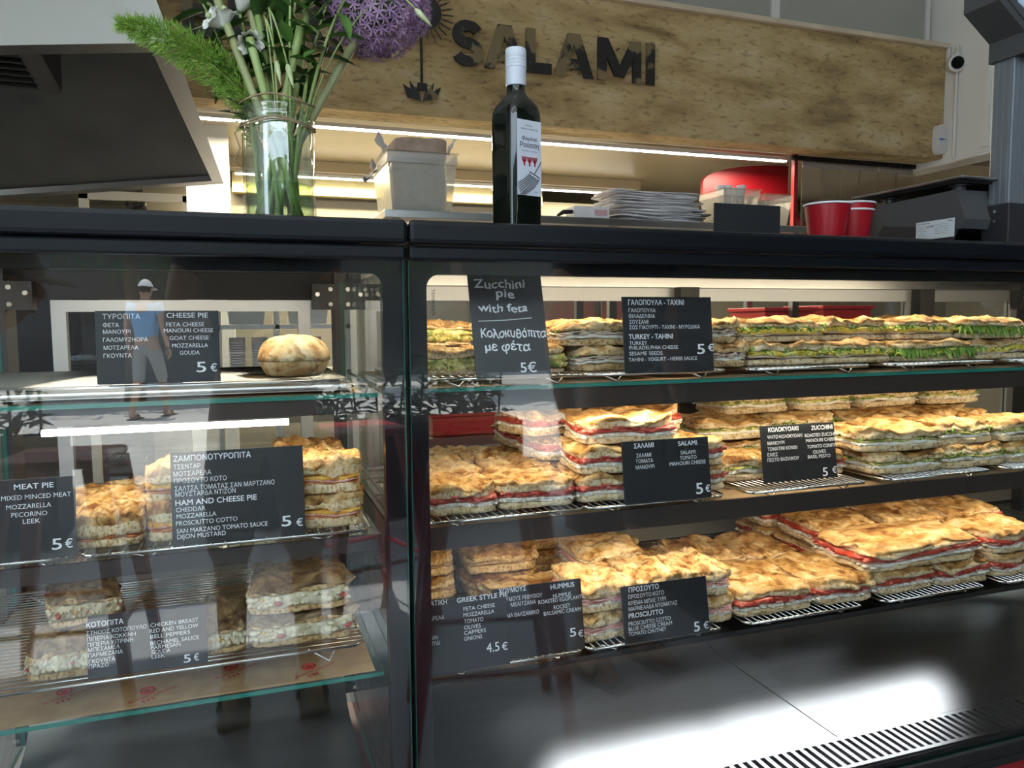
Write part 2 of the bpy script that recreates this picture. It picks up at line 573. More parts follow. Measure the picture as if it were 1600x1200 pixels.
def slab(L, Wd, zlo, zhi, seed, lump=0.004, edge=0.003, drop=0.006, over=0.0, nx=20, ny=16, rings=4, lipring=1, freq=26, warp=None, ragged=40, pw=7.0, bottom=0.0, wrinkle=0.0, skew=0.0):
    mb = MB()
    def ro(x, y):
        return 1 + 0.0
    def pos(u, v, k):
        x, y = outline(u, v, L + over, Wd + over, pw)
        e = max(abs(u), abs(v)) ** 3
        x += e * edge * fbm(x, y, seed + 3.1 + k * 0.35, ragged, 3) * 2
        y += e * edge * fbm(x, y, seed + 9.7 + k * 0.35, ragged, 3) * 2
        if skew:
            x += skew * e * noise.noise((x * 11, y * 11, seed + 77))
            y += skew * e * noise.noise((x * 11, y * 11, seed + 88))
        return x, y
    def wz(x, y):
        return warp(x, y) if warp else 0.0
    top, bot = [], []
    for j in range(ny + 1):
        for i in range(nx + 1):
            u, v = 2 * i / nx - 1, 2 * j / ny - 1
            m = max(abs(u), abs(v))
            x, y = pos(u, v, 0)
            dr = drop * (0.55 + 0.9 * noise.noise((x * 17, y * 17, seed + 31))) if wrinkle else drop
            z = zhi + lump * fbm(x, y, seed, freq, 4) * 1.6 - dr * m ** 5 + wz(x, y)
            if wrinkle:
                q1 = 1 - abs(noise.noise((x * 24 + y * 9, y * 15 - x * 4, seed + 12.3)))
                q2 = 1 - abs(noise.noise((x * 52, y * 38 + x * 10, seed + 3.3)))
                z += wrinkle * (q1 ** 4 - 0.45) + wrinkle * 0.45 * (q2 ** 3 - 0.5)
            top.append((x, y, z))
    for j in range(ny + 1):
        for i in range(nx + 1):
            u, v = 2 * i / nx - 1, 2 * j / ny - 1
            x, y = pos(u * 0.99, v * 0.99, rings)
            z = zlo + bottom * fbm(x, y, seed + 5, freq, 2) + (wz(x, y) if zlo > 0.001 else max(0.0, 0.0))
            bot.append((x, y, min(z, zhi - 0.001 + wz(x, y))))
    n = (nx + 1) * (ny + 1)
    q = lambda i, j: j * (nx + 1) + i
    fs_t = [(q(i, j), q(i + 1, j), q(i + 1, j + 1), q(i, j + 1)) for j in range(ny) for i in range(nx)]
    per = [(i, 0) for i in range(nx)] + [(nx, j) for j in range(ny)] + [(i, ny) for i in range(nx, 0, -1)] + [(0, j) for j in range(ny, 0, -1)]
    loops = [[top[q(i, j)] for i, j in per]]
    for r in range(1, rings):
        t = r / rings
        lp = []
        for i, j in per:
            u, v = 2 * i / nx - 1, 2 * j / ny - 1
            a, b = top[q(i, j)], bot[q(i, j)]
            x, y = pos(u, v, r)
            s = 1 + 0.010 * math.sin(math.pi * t)
            lp.append((x * s, y * s, a[2] + (b[2] - a[2]) * t + 0.0008 * fbm(x, y, seed + r, 70, 2)))
        loops.append(lp)
    loops.append([bot[q(i, j)] for i, j in per])
    vs = top + bot
    idx = [[q(i, j) for i, j in per]]
    for lp in loops[1:-1]:
        idx.append(list(range(len(vs), len(vs) + len(lp))))
        vs = vs + lp
    idx.append([n + q(i, j) for i, j in per])
    fs, ms = list(fs_t), [0] * len(fs_t)
    fs += [tuple(k + n for k in f[::-1]) for f in fs_t]
    ms += [2] * len(fs_t)
    P = len(per)
    for r in range(rings):
        for k in range(P):
            fs.append((idx[r][k], idx[r + 1][k], idx[r + 1][(k + 1) % P], idx[r][(k + 1) % P]))
            ms.append(0 if r < lipring else 1)
    mb.v, mb.f, mb.m = vs, fs, ms
    return mb

def rim(t, L, Wd):
    p = 2 * (L + Wd)
    d = (t % 1) * p
    if d < L: return d - L / 2, -Wd / 2
    d -= L
    if d < Wd: return L / 2, d - Wd / 2
    d -= Wd
    if d < L: return L / 2 - d, Wd / 2
    d -= L
    return -L / 2, Wd / 2 - d

def crumbs(mb, L, Wd, z, n, r, rnd, mi=0, jit=0.3, flat=0.7, inset=0.006, warp=None):
    for k in range(n):
        x, y = rim((k + rnd.random()) / n, L - inset, Wd - inset)
        x += rnd.uniform(-1, 1) * 0.003
        y += rnd.uniform(-1, 1) * 0.003
        mb.ball((x, y, z + rnd.uniform(-1, 1) * r * 0.4 + (warp(x, y) if warp else 0)), r * rnd.uniform(0.6, 1.3), mi, 1, (1.1, 1.1, flat), None, rnd, jit)

def shreds(mb, L, Wd, z, n, rnd, mi=0, s=0.012, warp=None, droop=0.5):
    for k in range(n):
        x, y = rim((k + rnd.random()) / n, L - 0.004, Wd - 0.004)
        zz = z + rnd.uniform(-0.003, 0.004) + (warp(x, y) if warp else 0)
        nx, ny = (0, -1) if abs(y + Wd / 2) < 0.004 else ((0, 1) if abs(y - Wd / 2) < 0.004 else ((1, 0) if x > 0 else (-1, 0)))
        a = rnd.uniform(-0.9, 0.9)
        dx, dy = nx * math.cos(a) - ny * math.sin(a), nx * math.sin(a) + ny * math.cos(a)
        l = s * rnd.uniform(0.4, 1.1)
        w = rnd.uniform(0.0015, 0.004)
        px, py = -dy, dx
        pts = []
        for q in range(4):
            f = q / 3
            cx = x - dx * 0.004 + dx * l * f
            cy = y - dy * 0.004 + dy * l * f
            cz = zz + 0.003 * math.sin(f * 3) - droop * l * f * f
            ww = w * (1 - 0.7 * f * f)
            pts += [(cx + px * ww, cy + py * ww, cz + 0.0006), (cx - px * ww, cy - py * ww, cz - 0.0006 + rnd.uniform(-1, 1) * 0.001)]
        low = [(p[0], p[1], p[2] - 0.0007) for p in pts]
        fs = [(2 * q, 2 * q + 1, 2 * q + 3, 2 * q + 2) for q in range(3)]
        fs2 = [tuple(i + 8 for i in f[::-1]) for f in fs]
        sd = [(0, 2, 10, 8), (2, 4, 12, 10), (4, 6, 14, 12), (6, 7, 15, 14), (7, 5, 13, 15), (5, 3, 11, 13), (3, 1, 9, 11), (1, 0, 8, 9)]
        mb.add(pts + low, fs + fs2 + sd, mi)

def ribbon(L, Wd, z, seed, thick, amp, over, warp=None):
    m = slab(L, Wd, z, z + thick, seed, lump=amp, edge=0.004, drop=0.0, over=over, nx=30, ny=22, rings=2, lipring=0, freq=85, warp=warp, ragged=55, bottom=amp)
    return m

NOM = {}
def parts_of(kind, seed):
    """returns [(part name, MB, materials)] and the nominal size of one filled square"""
    rnd = random.Random(seed * 77 + len(kind))
    L, Wd = 0.14, 0.12
    wp = lambda x, y: 0.0075 * fbm(x, y, seed + 40.0, 13, 2)
    out = []
    CR, CB = 'crust_gold', 'crumb'
    if kind in ('zucchini', 'herb'): CR = 'crust_gold'
    if kind in ('prosciutto',): CR = 'crust_pale'
    if kind in ('turkey',): CR, CB = 'crust_pale', 'crumb_tan'
    if kind in ('hummus',): CR, CB = 'crust_brown', 'crumb_tan'
    if kind in ('chicken',): CR, CB = 'crust_shaded', 'crumb_tan'
    def low(t):
        m = slab(L, Wd, 0.0, t, seed + 1.5, 0.0025, 0.0035, 0.002, 0, lipring=0, freq=30, warp=None)
        out.append(('lower_bread', m, [CB, CB, CR]))
    def topb(z, t, lump=0.0055, drop=0.0075, over=0.002):
        m = slab(L, Wd, z, z + t, seed + 6.5, lump, 0.0055, drop, over, nx=36, ny=32, rings=5, lipring=2, freq=30, warp=wp, ragged=34, bottom=0.005, wrinkle=0.0052, skew=0.009)
        out.append(('upper_bread', m, [CR, CB, CB]))
    def fill(name, z, t, mt, over, lump=0.003, edge=0.005):
        m = slab(L, Wd, z, z + t, seed + z * 900, lump, edge, 0.001, over, nx=26, ny=20, rings=3, lipring=0, freq=60, warp=wp, ragged=75, bottom=0.002)
        out.append((name, m, [mt, mt, mt]))
        return m
    if kind == 'salami':
        low(0.011)
        m = fill('cheese_layer', 0.009, 0.008, 'white_cheese', -0.002)
        crumbs(m, L, Wd, 0.013, 70, 0.0035, rnd, warp=wp)
        out.append(('salami_layer', ribbon(L, Wd, 0.0165, seed + 2, 0.004, 0.003, -0.001, wp), ['salami_meat'] * 3))
        m = fill('tomato_layer', 0.0185, 0.0085, 'tomato', 0.002)
        crumbs(m, L, Wd, 0.0225, 44, 0.0048, rnd, warp=wp)
        topb(0.0245, 0.0165)
    elif kind == 'tomato':
        low(0.011)
        m = fill('cheese_layer', 0.009, 0.0075, 'white_cheese', -0.003)
        crumbs(m, L, Wd, 0.0125, 80, 0.0034, rnd, warp=wp)
        out.append(('ham_layer', ribbon(L, Wd, 0.016, seed + 2, 0.0035, 0.003, 0.000, wp), ['ham'] * 3))
        m = fill('tomato_layer', 0.0180, 0.0095, 'tomato', 0.003)
        crumbs(m, L, Wd, 0.0225, 46, 0.0052, rnd, warp=wp)
        topb(0.0255, 0.0165)
    elif kind == 'prosciutto':
        low(0.012)
        m = fill('cheese_cream', 0.010, 0.006, 'white_cheese', -0.002)
        crumbs(m, L, Wd, 0.0125, 40, 0.003, rnd, warp=wp)
        for k in range(3):
            out.append(('ham_slice', ribbon(L, Wd, 0.0150 + k * 0.0032, seed + 2 + k, 0.0022, 0.0045, 0.001 - 0.001 * k, wp), ['ham'] * 3))
        topb(0.0245, 0.0165)
    elif kind == 'hummus':
        low(0.015)
        fill('hummus_layer', 0.013, 0.008, 'hummus_spread', -0.003)
        topb(0.0195, 0.022)
    elif kind == 'turkey':
        low(0.012)
        fill('cheese_cream', 0.010, 0.006, 'white_cheese', -0.002)
        for k in range(2):
            out.append(('turkey_slice', ribbon(L, Wd, 0.0150 + k * 0.0035, seed + 2 + k, 0.003, 0.0045, 0.002, wp), ['turkey_meat'] * 3))
        m = MB(); shreds(m, L, Wd, 0.0225, 30, rnd, 0, 0.007, wp)
        out.append(('herb_layer', m, ['green_leaf']))
        topb(0.0225, 0.015)
    elif kind == 'herb':
        low(0.011)
        out.append(('turkey_slice', ribbon(L, Wd, 0.0098, seed + 2, 0.004, 0.003, 0.0, wp), ['turkey_meat'] * 3))
        m = fill('egg_layer', 0.0125, 0.0095, 'egg_yellow', 0.002)
        crumbs(m, L, Wd, 0.0180, 110, 0.0040, rnd, warp=wp)
        m = MB(); shreds(m, L, Wd, 0.0215, 150, rnd, 0, 0.010, wp)
        out.append(('herb_layer', m, ['green_leaf']))
        topb(0.0215, 0.0145)
    elif kind == 'leafy':
        low(0.011)
        m = fill('egg_layer', 0.0095, 0.010, 'egg_yellow', 0.0)
        crumbs(m, L, Wd, 0.0155, 110, 0.0035, rnd, warp=wp)
        m = MB(); shreds(m, L, Wd, 0.0195, 330, rnd, 0, 0.017, wp, 0.9)
        out.append(('salad_leaf', m, ['green_leaf']))
        topb(0.0225, 0.0145)
    elif kind == 'zucchini':
        low(0.012)
        m = fill('cheese_layer', 0.010, 0.0075, 'white_cheese', -0.003)
        crumbs(m, L, Wd, 0.0135, 50, 0.003, rnd, warp=wp)
        fill('zucchini_layer', 0.0165, 0.005, 'zucchini_mix', -0.002)
        m = MB(); shreds(m, L, Wd, 0.0215, 60, rnd, 0, 0.008, wp)
        out.append(('pesto_layer', m, ['green_leaf']))
        topb(0.0215, 0.0175)
    elif kind == 'zucchini_pie':
        low(0.007)
        m = fill('zucchini_filling', 0.006, 0.021, 'zucchini_mix', -0.003, 0.004)
        crumbs(m, L, Wd, 0.011, 80, 0.0045, rnd)
        crumbs(m, L, Wd, 0.020, 80, 0.0045, rnd)
        topb(0.026, 0.012)
    elif kind == 'ham_pie':
        low(0.014)
        fill('tomato_sauce_layer', 0.012, 0.004, 'tomato_sauce', -0.002)
        out.append(('ham_slice', ribbon(L, Wd, 0.0155, seed + 2, 0.003, 0.003, 0.001, wp), ['ham'] * 3))
        m = fill('cheddar_layer', 0.018, 0.0055, 'cheddar', 0.002)
        crumbs(m, L, Wd, 0.0195, 44, 0.0036, rnd, warp=wp)
        topb(0.0225, 0.020, 0.007)
    elif kind == 'meat_pie':
        CR = 'crust_gold'
        low(0.012)
        fill('meat_layer', 0.010, 0.006, 'tomato_sauce', -0.001)
        topb(0.0140, 0.034, 0.010, 0.018, 0.003)
    elif kind == 'chicken':
        low(0.009)
        m = fill('chicken_filling', 0.008, 0.021, 'chicken_mix', -0.002, 0.004)
        crumbs(m, L, Wd, 0.013, 70, 0.005, rnd)
        crumbs(m, L, Wd, 0.022, 70, 0.005, rnd)
        pm = MB()
        crumbs(pm, L, Wd, 0.016, 9, 0.0055, rnd, 0)
        out.append(('red_pepper', pm, ['tomato']))
        pm = MB()
        crumbs(pm, L, Wd, 0.019, 8, 0.005, rnd, 0)
        out.append(('yellow_pepper', pm, ['cheddar']))
        topb(0.028, 0.014, 0.008)
    H = {'salami': 0.041, 'tomato': 0.042, 'prosciutto': 0.041, 'hummus': 0.0415, 'turkey': 0.0375, 'herb': 0.036, 'leafy': 0.037,
         'zucchini': 0.039, 'zucchini_pie': 0.038, 'ham_pie': 0.0425, 'meat_pie': 0.048, 'chicken': 0.042}[kind]
    return out, (L, Wd, H)

LOOK = {'salami': 'salami_sandwich', 'tomato': 'tomato_ham_sandwich', 'prosciutto': 'prosciutto_sandwich', 'hummus': 'hummus_sandwich',
        'turkey': 'turkey_sandwich', 'herb': 'herb_sandwich', 'leafy': 'leafy_sandwich', 'zucchini': 'zucchini_sandwich',
        'zucchini_pie': 'zucchini_pie', 'ham_pie': 'ham_cheese_pie', 'meat_pie': 'meat_pie', 'chicken': 'chicken_pie'}
GROUP = {'salami': 'salami sandwiches on the middle shelf', 'tomato': 'tomato sandwiches on the lower shelf', 'prosciutto': 'prosciutto sandwiches on the lower shelf',
         'hummus': 'hummus sandwiches on the lower shelf', 'turkey': 'turkey sandwiches on the upper shelf', 'herb': 'herb sandwiches on the upper shelf',
         'leafy': 'herb sandwiches on the upper shelf', 'zucchini': 'zucchini sandwiches on the middle shelf', 'zucchini_pie': 'zucchini pies on the upper shelf',
         'ham_pie': 'ham and cheese pies in the left case', 'meat_pie': 'meat pies in the left case', 'chicken': 'chicken pies in the left case'}
MESHES = {}
VARIANTS = 3
def food(kind, x, y, z, L, Wd, T, rot, label, var):
    """one filled bread with its own parts; x, y is its front left corner"""
    key = (kind, var % VARIANTS)
    if key not in MESHES:
        ps, dim = parts_of(kind, 1 + 10 * (var % VARIANTS) + 3 * len(MESHES))
        MESHES[key] = ([(n, m.mesh(n, mt, True)) for n, m, mt in ps], dim)
    ps, dim = MESHES[key]
    a = rad(rot)
    if y < 0.085: y += 0.007
    cx = x + (L / 2) * math.cos(a) - (Wd / 2) * math.sin(a)
    cy = y + (L / 2) * math.sin(a) + (Wd / 2) * math.cos(a)
    flip = math.pi if (var // VARIANTS) % 2 else 0.0
    o = thing(LOOK[kind], label, 'pie' if 'pie' in LOOK[kind] else 'sandwich', (cx, cy, z), (0, 0, a + flip), GROUP[kind])
    o.scale = (L / dim[0], Wd / dim[1], T / dim[2])
    for n, me in ps:
        p = bpy.data.objects.new(n, me)
        COL.objects.link(p)
        p.parent = o
    return o
# ------------------------------------------------------------------ the setting
nmat('concrete', [(0.28, (0.25, 0.18, 0.085)), (0.42, (0.42, 0.305, 0.145)), (0.55, (0.55, 0.42, 0.21)), (0.72, (0.66, 0.55, 0.34))], 4.2, 12, 0.88, 0.9, 30,
     stretch=(0.55, 1, 1.6), ramp2=[(0.34, (0.34, 0.30, 0.25)), (0.43, (0.9, 0.88, 0.85)), (0.60, (1, 1, 1))], scale2=30, fac2=0.6, per_object=False, distort=0.5, bdist=0.014)
nmat('stone_ledge', [(0.3, (0.55, 0.46, 0.34)), (0.7, (0.68, 0.60, 0.47))], 6, 4, 0.7, 0.3, 40, per_object=False)
nmat('plaster', [(0.3, (0.76, 0.75, 0.69)), (0.7, (0.80, 0.79, 0.74))], 2, 4, 0.8, 0.2, 30, per_object=False)
mat('white_frame', (0.72, 0.72, 0.70), 0.45)
nmat('frosted', [(0.3, (0.34, 0.35, 0.31)), (0.7, (0.40, 0.41, 0.37))], 0.6, 2, 0.3, per_object=False)
nmat('ceiling_cream', [(0.3, (0.50, 0.43, 0.30)), (0.7, (0.56, 0.49, 0.35))], 1.2, 3, 0.30, 0.05, 9, per_object=False)
nmat('beige_wall', [(0.3, (0.36, 0.31, 0.24)), (0.7, (0.42, 0.37, 0.30))], 1.0, 4, 0.7, per_object=False)
nmat('yellow_panel', [(0.3, (0.52, 0.44, 0.20)), (0.7, (0.60, 0.52, 0.27))], 3, 3, 0.6, per_object=False)
nmat('floor_grey', [(0.3, (0.31, 0.33, 0.36)), (0.7, (0.38, 0.40, 0.43))], 1.1, 5, 0.4, per_object=False)
nmat('street', [(0.3, (0.42, 0.42, 0.41)), (0.7, (0.58, 0.57, 0.55))], 0.7, 6, 0.9, per_object=False)

struct('floor', MB().box(-4.2, 7.0, -3.3, 8.2, -0.15, 0.0), 'floor_grey')
struct('street_pavement', MB().box(-14, 16, -16, -3.3, -0.17, -0.02), 'street')
struct('ceiling', MB().box(-4.2, 7.0, -2.65, 7.2, 4.3, 4.45), 'white_frame')
struct('added_shade_slab', MB().box(-4.2, 0.5, -6.0, -3.15, 4.3, 4.40).box(0.5, 7.0, -6.0, -2.65, 4.3, 4.40), 'white_frame')  # unseen roof added to shade the floor, its gap lets a sun patch in
nmat('added_wall_grey', [(0.3, (0.10, 0.095, 0.09)), (0.7, (0.14, 0.13, 0.125))], 1.0, 3, 0.8, per_object=False)
struct('added_dark_wall', MB().box(1.7, 7.0, -3.0, -2.8, 0, 4.3), 'added_wall_grey')  # unseen wall added so the right pane mirrors something dark
struct('wall_back', MB().box(-4.2, 7.0, 7.0, 7.2, 0, 4.3), 'beige_wall')
struct('wall_left', MB().box(-4.2, -4.0, -3.0, 7.0, 0, 4.3), 'plaster')
struct('wall_right', MB().box(6.8, 7.0, -3.0, 7.0, 0, 4.3), 'beige_wall')
struct('wall_partition', MB().box(4.452, 4.62, -2.6, 3.40, 2.19, 4.3), 'plaster')
struct('wall_rear_kitchen', MB().box(3.62, 6.8, 5.0, 5.1, 0, 2.25), 'beige_wall')
bm_ = MB()
bm_.box(-4.0, 4.45, 3.0, 3.17, 2.23, 2.935)
o = struct('concrete_beam', bm_, 'concrete')
struct('trim_1', MB().box(-4.0, 4.45, 2.965, 3.25, 2.936, 2.966, ch=0.004), 'stone_ledge')
k = 0
for a, b in ((-3.9, -1.12), (-1.06, 0.72), (0.78, 3.14), (3.20, 4.38)):
    k += 1
    w = MB()
    w.box(a - 0.03, b + 0.03, 3.10, 3.15, 2.967, 3.0)
    for x in (a - 0.03, b):
        w.box(x, x + 0.03, 3.10, 3.15, 3.0, 4.3)
    w.box(a, b, 3.10, 3.15, 4.27, 4.3)
    wf = struct('window_%d' % k, w, 'white_frame')
    g = MB().box(a, b, 3.115, 3.125, 3.0, 4.27)
    go = g.build('window_pane', 'frosted', wf)
struct('dark_gap_strip', MB().box(-2.6, 4.45, 3.175, 3.195, 2.235, 2.262), 'black_matt')  # black strip standing in for the shade in the gap behind the beam
struct('ceiling_kitchen', MB().box(-4.0, 6.8, 3.2, 7.0, 2.255, 2.33), 'ceiling_cream')
struct('wall_pillar', MB().box(-0.27, -0.045, 3.62, 3.9, 0.0, 2.255), 'white_frame')

# ceiling strips and the wall box under the second one
def strip(x0, x1, y, z, w, label, g):
    t = thing('led_strip_lamp', label, 'lamp', ((x0 + x1) / 2, y, z + 0.03), group=g)
    MB().box(x0, x1, y - w, y + w, z + 0.008, z + 0.03).build('housing', 'white_frame', t)
    MB().box(x0 + 0.002, x1 - 0.002, y - w * 0.9, y + w * 0.9, z, z + 0.008).build('diffuser', 'led', t)
strip(-0.18, 3.45, 3.33, 2.212, 0.016, 'long glowing LED strip just under the concrete beam', 'kitchen ceiling strips')
strip(-0.02, 2.94, 4.49, 2.15, 0.016, 'shorter glowing LED strip farther back under the kitchen ceiling', 'kitchen ceiling strips')
bx = MB().box(-0.06, 2.96, 4.42, 4.56, 2.183, 2.253)
struct('trim_3', bx, 'ceiling_cream')
struct('wall_panel', MB().box(-0.04, 2.2, 4.58, 4.66, 2.05, 2.182), 'yellow_panel')
struct('wall_recess', MB().box(-0.6, 3.0, 4.70, 4.80, 0.0, 2.10), 'panel_grey')

# ------------------------------------------------------------------ letters and ornament on the beam
nmat('letter_metal', [(0.40, (0.010, 0.010, 0.011)), (0.54, (0.016, 0.015, 0.014)), (0.58, (0.20, 0.155, 0.08))], 6, 4, 0.5, per_object=True, distort=0.3)
def arc(cx, cz, rx, rz, a0, a1, n=12):
    return [(cx + rx * math.cos(rad(a0 + (a1 - a0) * i / n)), cz + rz * math.sin(rad(a0 + (a1 - a0) * i / n))) for i in range(n + 1)]
GLYPH = {  # strokes in a unit box, as centre lines
    'I': [[(0.5, 0), (0.5, 1)]], 'L': [[(0.14, 0), (0.14, 1)], [(0.0, 0.12), (1.0, 0.12)]],
    'A': [[(0.12, 0), (0.46, 1)], [(0.88, 0), (0.54, 1)], [(0.2, 0.30), (0.8, 0.30)]],
    'M': [[(0.11, 0), (0.11, 1)], [(0.89, 0), (0.89, 1)], [(0.13, 1), (0.5, 0.12)], [(0.87, 1), (0.5, 0.12)]],
    'K': [[(0.14, 0), (0.14, 1)], [(0.16, 0.42), (0.82, 1)], [(0.38, 0.56), (0.86, 0)]],
    'S': [arc(0.5, 0.70, 0.34, 0.19, 20, 270) + arc(0.5, 0.30, 0.36, 0.20, 80, -160)],
    'C': [arc(0.54, 0.5, 0.40, 0.40, 48, 312, 20)], 'B': [[(0.13, 0), (0.13, 1)], [(0.1, 0.90)] + arc(0.5, 0.72, 0.3, 0.18, 90, -90) + [(0.1, 0.54)], [(0.1, 0.54)] + arc(0.55, 0.30, 0.33, 0.20, 90, -90) + [(0.1, 0.10)]]}
def letter(ch, x0, x1, z0, z1, label):
    m = MB()
    w = 0.027
    for q, st in enumerate(GLYPH[ch]):
        pts = [Vector((x0 + px * (x1 - x0), 0, z0 + pz * (z1 - z0))) for px, pz in st]
        L_, R_ = [], []
        for i, p in enumerate(pts):
            t = (pts[min(i + 1, len(pts) - 1)] - pts[max(i - 1, 0)]).normalized()
            nrm = Vector((-t.z, 0, t.x)) * w
            if len(pts) == 2 and abs(t.x) > 0.05 and abs(t.z) > 0.3:      # slanted legs end level
                nrm = Vector((w / abs(t.z) * (-1 if t.z > 0 else 1), 0, 0))
            L_.append(p + nrm)
            R_.append(p - nrm)
        y0, y1 = 2.955 + 0.0002 * q, 2.967
        vs = [(v.x, y0, min(z1, max(z0, v.z))) for v in L_ + R_] + [(v.x, y1, min(z1, max(z0, v.z))) for v in L_ + R_]
        n = len(pts)
        fs = []
        for i in range(n - 1):
            fs += [(i, i + 1, n + i + 1, n + i), (2 * n + i, 3 * n + i, 3 * n + i + 1, 2 * n + i + 1), (i, 2 * n + i, 2 * n + i + 1, i + 1), (n + i, n + i + 1, 3 * n + i + 1, 3 * n + i)]
        fs += [(0, n, 3 * n, 2 * n), (n - 1, 3 * n - 1, 4 * n - 1, 2 * n - 1)]
        m.add(vs, fs)
    xm = (x0 + x1) / 2 if ch not in 'LKB' else x0 + 0.03
    for zz in (z0 + 0.045, z1 - 0.045):
        m.box(xm - 0.003, xm + 0.003, 2.9665, 3.0, zz - 0.003, zz + 0.003)
    o = m.build('wall_letter', 'letter_metal')
    tag(o, label, 'letter', 'metal letters on the concrete beam')
for ch, x0, x1, lab in (('B', -0.215, -0.06, 'metal letter B at the far left of the concrete beam'), ('L', -0.01, 0.115, 'metal letter L of the first word on the beam'),
                        ('A', 0.13, 0.33, 'metal letter A of the first word on the beam'), ('C', 0.345, 0.525, 'metal letter C of the first word, behind the flowers'),
                        ('K', 0.555, 0.742, 'metal letter K half hidden by the purple flower'), ('S', 1.066, 1.232, 'metal letter S with pale patches, right of the sun ornament'),
                        ('A', 1.238, 1.465, 'metal letter A between S and the bottle'), ('L', 1.478, 1.618, 'metal letter L directly right of the bottle cap'),
                        ('A', 1.632, 1.866, 'metal letter A between L and M'), ('M', 1.888, 2.164, 'metal letter M near the end of the second word'),
                        ('I', 2.186, 2.254, 'metal letter I at the right end of the second word')):
    letter(ch, x0, x1, 2.494, 2.722, lab)
sn = thing('sun_and_lotus_ornament', 'dark metal sun on a rod above a lotus flower, fixed to the beam', 'ornament', (0.905, 2.99, 2.30))
d = MB(); d.lathe([(0.001, 0), (0.085, 0.0), (0.085, 0.006), (0.001, 0.006)], 28, M=Matrix.Translation((0.925, 2.962, 2.735)) @ Matrix.Rotation(rad(90), 4, 'X'))
d.build('sun_disc', 'letter_metal', sn)
m = MB()
for k in range(26):
    a = k / 26 * 2 * math.pi
    m.tube([(0.925 + 0.092 * math.cos(a), 2.965, 2.735 + 0.092 * math.sin(a)), (0.925 + 0.150 * math.cos(a), 2.965, 2.735 + 0.150 * math.sin(a))], 0.0035, 5)
m.build('sun_rays', 'letter_metal', sn)
MB().tube([(0.905, 2.97, 2.36), (0.905, 2.97, 2.66)], 0.007, 8).build('rod', 'black_matt', sn)
m = MB()
for sx in (-1, 1):
    for k, (w, h, b) in enumerate(((0.10, 0.075, 0.045), (0.065, 0.095, 0.03), (0.03, 0.07, 0.02))):
        tip = (0.905 + sx * w, 2.30 + h)
        poly = [(0.905 + sx * 0.004, 2.295), (0.905 + sx * (w * 0.5 + b * 0.6), 2.295 + h * 0.18), (tip[0], tip[1]), (0.905 + sx * (w * 0.55 - b * 0.2), 2.295 + h * 0.62)]
        m.prism(poly if sx > 0 else poly[::-1], 'y', 2.965 + k * 0.004, 2.968 + k * 0.004)
m.build('lotus_petals', 'letter_metal', sn)
MB().box(0.88, 0.93, 2.960, 2.966, 2.345, 2.385).build('rod_holder', 'black_matt', sn)

# ------------------------------------------------------------------ cooker hood
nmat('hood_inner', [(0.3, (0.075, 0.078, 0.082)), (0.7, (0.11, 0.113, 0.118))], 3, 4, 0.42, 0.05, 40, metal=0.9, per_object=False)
hd = thing('cooker_hood', 'large stainless steel cooker hood with dark open underside, upper left', 'hood', (-0.76, 2.2, 1.8))
FR, FL, BL, BR = (-0.129, 0.938, 1.80), (-1.444, 1.432, 1.80), (-1.444, 2.93, 1.655), (-0.062, 2.785, 1.80)
def lerp2(a, b, t): return tuple(p + (q_ - p) * t for p, q_ in zip(a, b))
IFR, IFL, IBL, IBR = (-0.179, 1.022, 1.80), (-1.40, 1.485, 1.80), (-1.40, 2.87, 1.665), (-0.110, 2.724, 1.80)
m = MB()
q = [FR, FL, BL, BR]; qi = [IFR, IFL, IBL, IBR]
def hup(p, d): return (p[0], p[1], p[2] + d)
vs = q + qi + [hup(p, 0.024) for p in qi]
fs = [(i, (i + 1) % 4, 4 + (i + 1) % 4, 4 + i) for i in range(4)] + [(4 + i, 4 + (i + 1) % 4, 8 + (i + 1) % 4, 8 + i) for i in range(4)]
m.add(vs, fs)
mat('hood_rim', (0.30, 0.29, 0.28), 0.35, 0.9)
m.build('rim', 'hood_rim', hd)
cR, cL = (-0.277, 2.078, 2.181), (-1.40, 2.078, 2.181)
tR, tL = (-0.228, 1.128, 2.181), (-1.40, 1.569, 2.181)
vs = [hup(IBL, 0.024), hup(IBR, 0.024), cR, cL, tR, tL, hup(IFR, 0.024), hup(IFL, 0.024)]
m = MB().add(vs, [(0, 1, 2, 3), (3, 2, 4, 5), (5, 4, 6, 7), (1, 6, 4, 2)])
for k in range(9):
    x, y, z = lerp2(cL, cR, 0.2 + 0.75 * k / 8)
    m.ball((x, y - 0.003, z - 0.003), 0.0035, 0, 1)
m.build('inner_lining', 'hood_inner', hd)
m = MB()
vs = [FR, FL, (-1.444, 1.85, 3.02), (-0.52, 1.39, 3.02), BR, (-0.54, 1.96, 3.02), BL, (-1.444, 1.96, 3.02)]
m.add(vs, [(0, 3, 2, 1), (0, 4, 5, 3), (4, 6, 7, 5), (2, 3, 5, 7)])
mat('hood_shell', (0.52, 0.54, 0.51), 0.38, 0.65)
m.build('outer_shell', 'hood_shell', hd)
f = MB().prism([(1.30, 1.98), (1.85, 1.90), (1.85, 2.10), (1.30, 2.175)], 'x', -1.39, -0.52)
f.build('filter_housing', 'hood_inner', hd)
m = MB()
for k in range(12):
    m.box(-1.36, -0.58, 1.33 + k * 0.042, 1.345 + k * 0.042, 1.966 - k * 0.0061, 1.9745 - k * 0.0061)
m.build('grease_filter', 'black_matt', hd)
for k, (x, y) in enumerate(((-0.327, 1.70), (-0.293, 1.60))):
    b = MB().tube([(x, y, 2.18), (x, y, 2.112)], 0.0045, 8)
    b.lathe([(0.012, -0.038), (0.012, -0.030)], 10, (x, y, 2.18))
    b.build('hood_bolt', 'black_matt', hd)

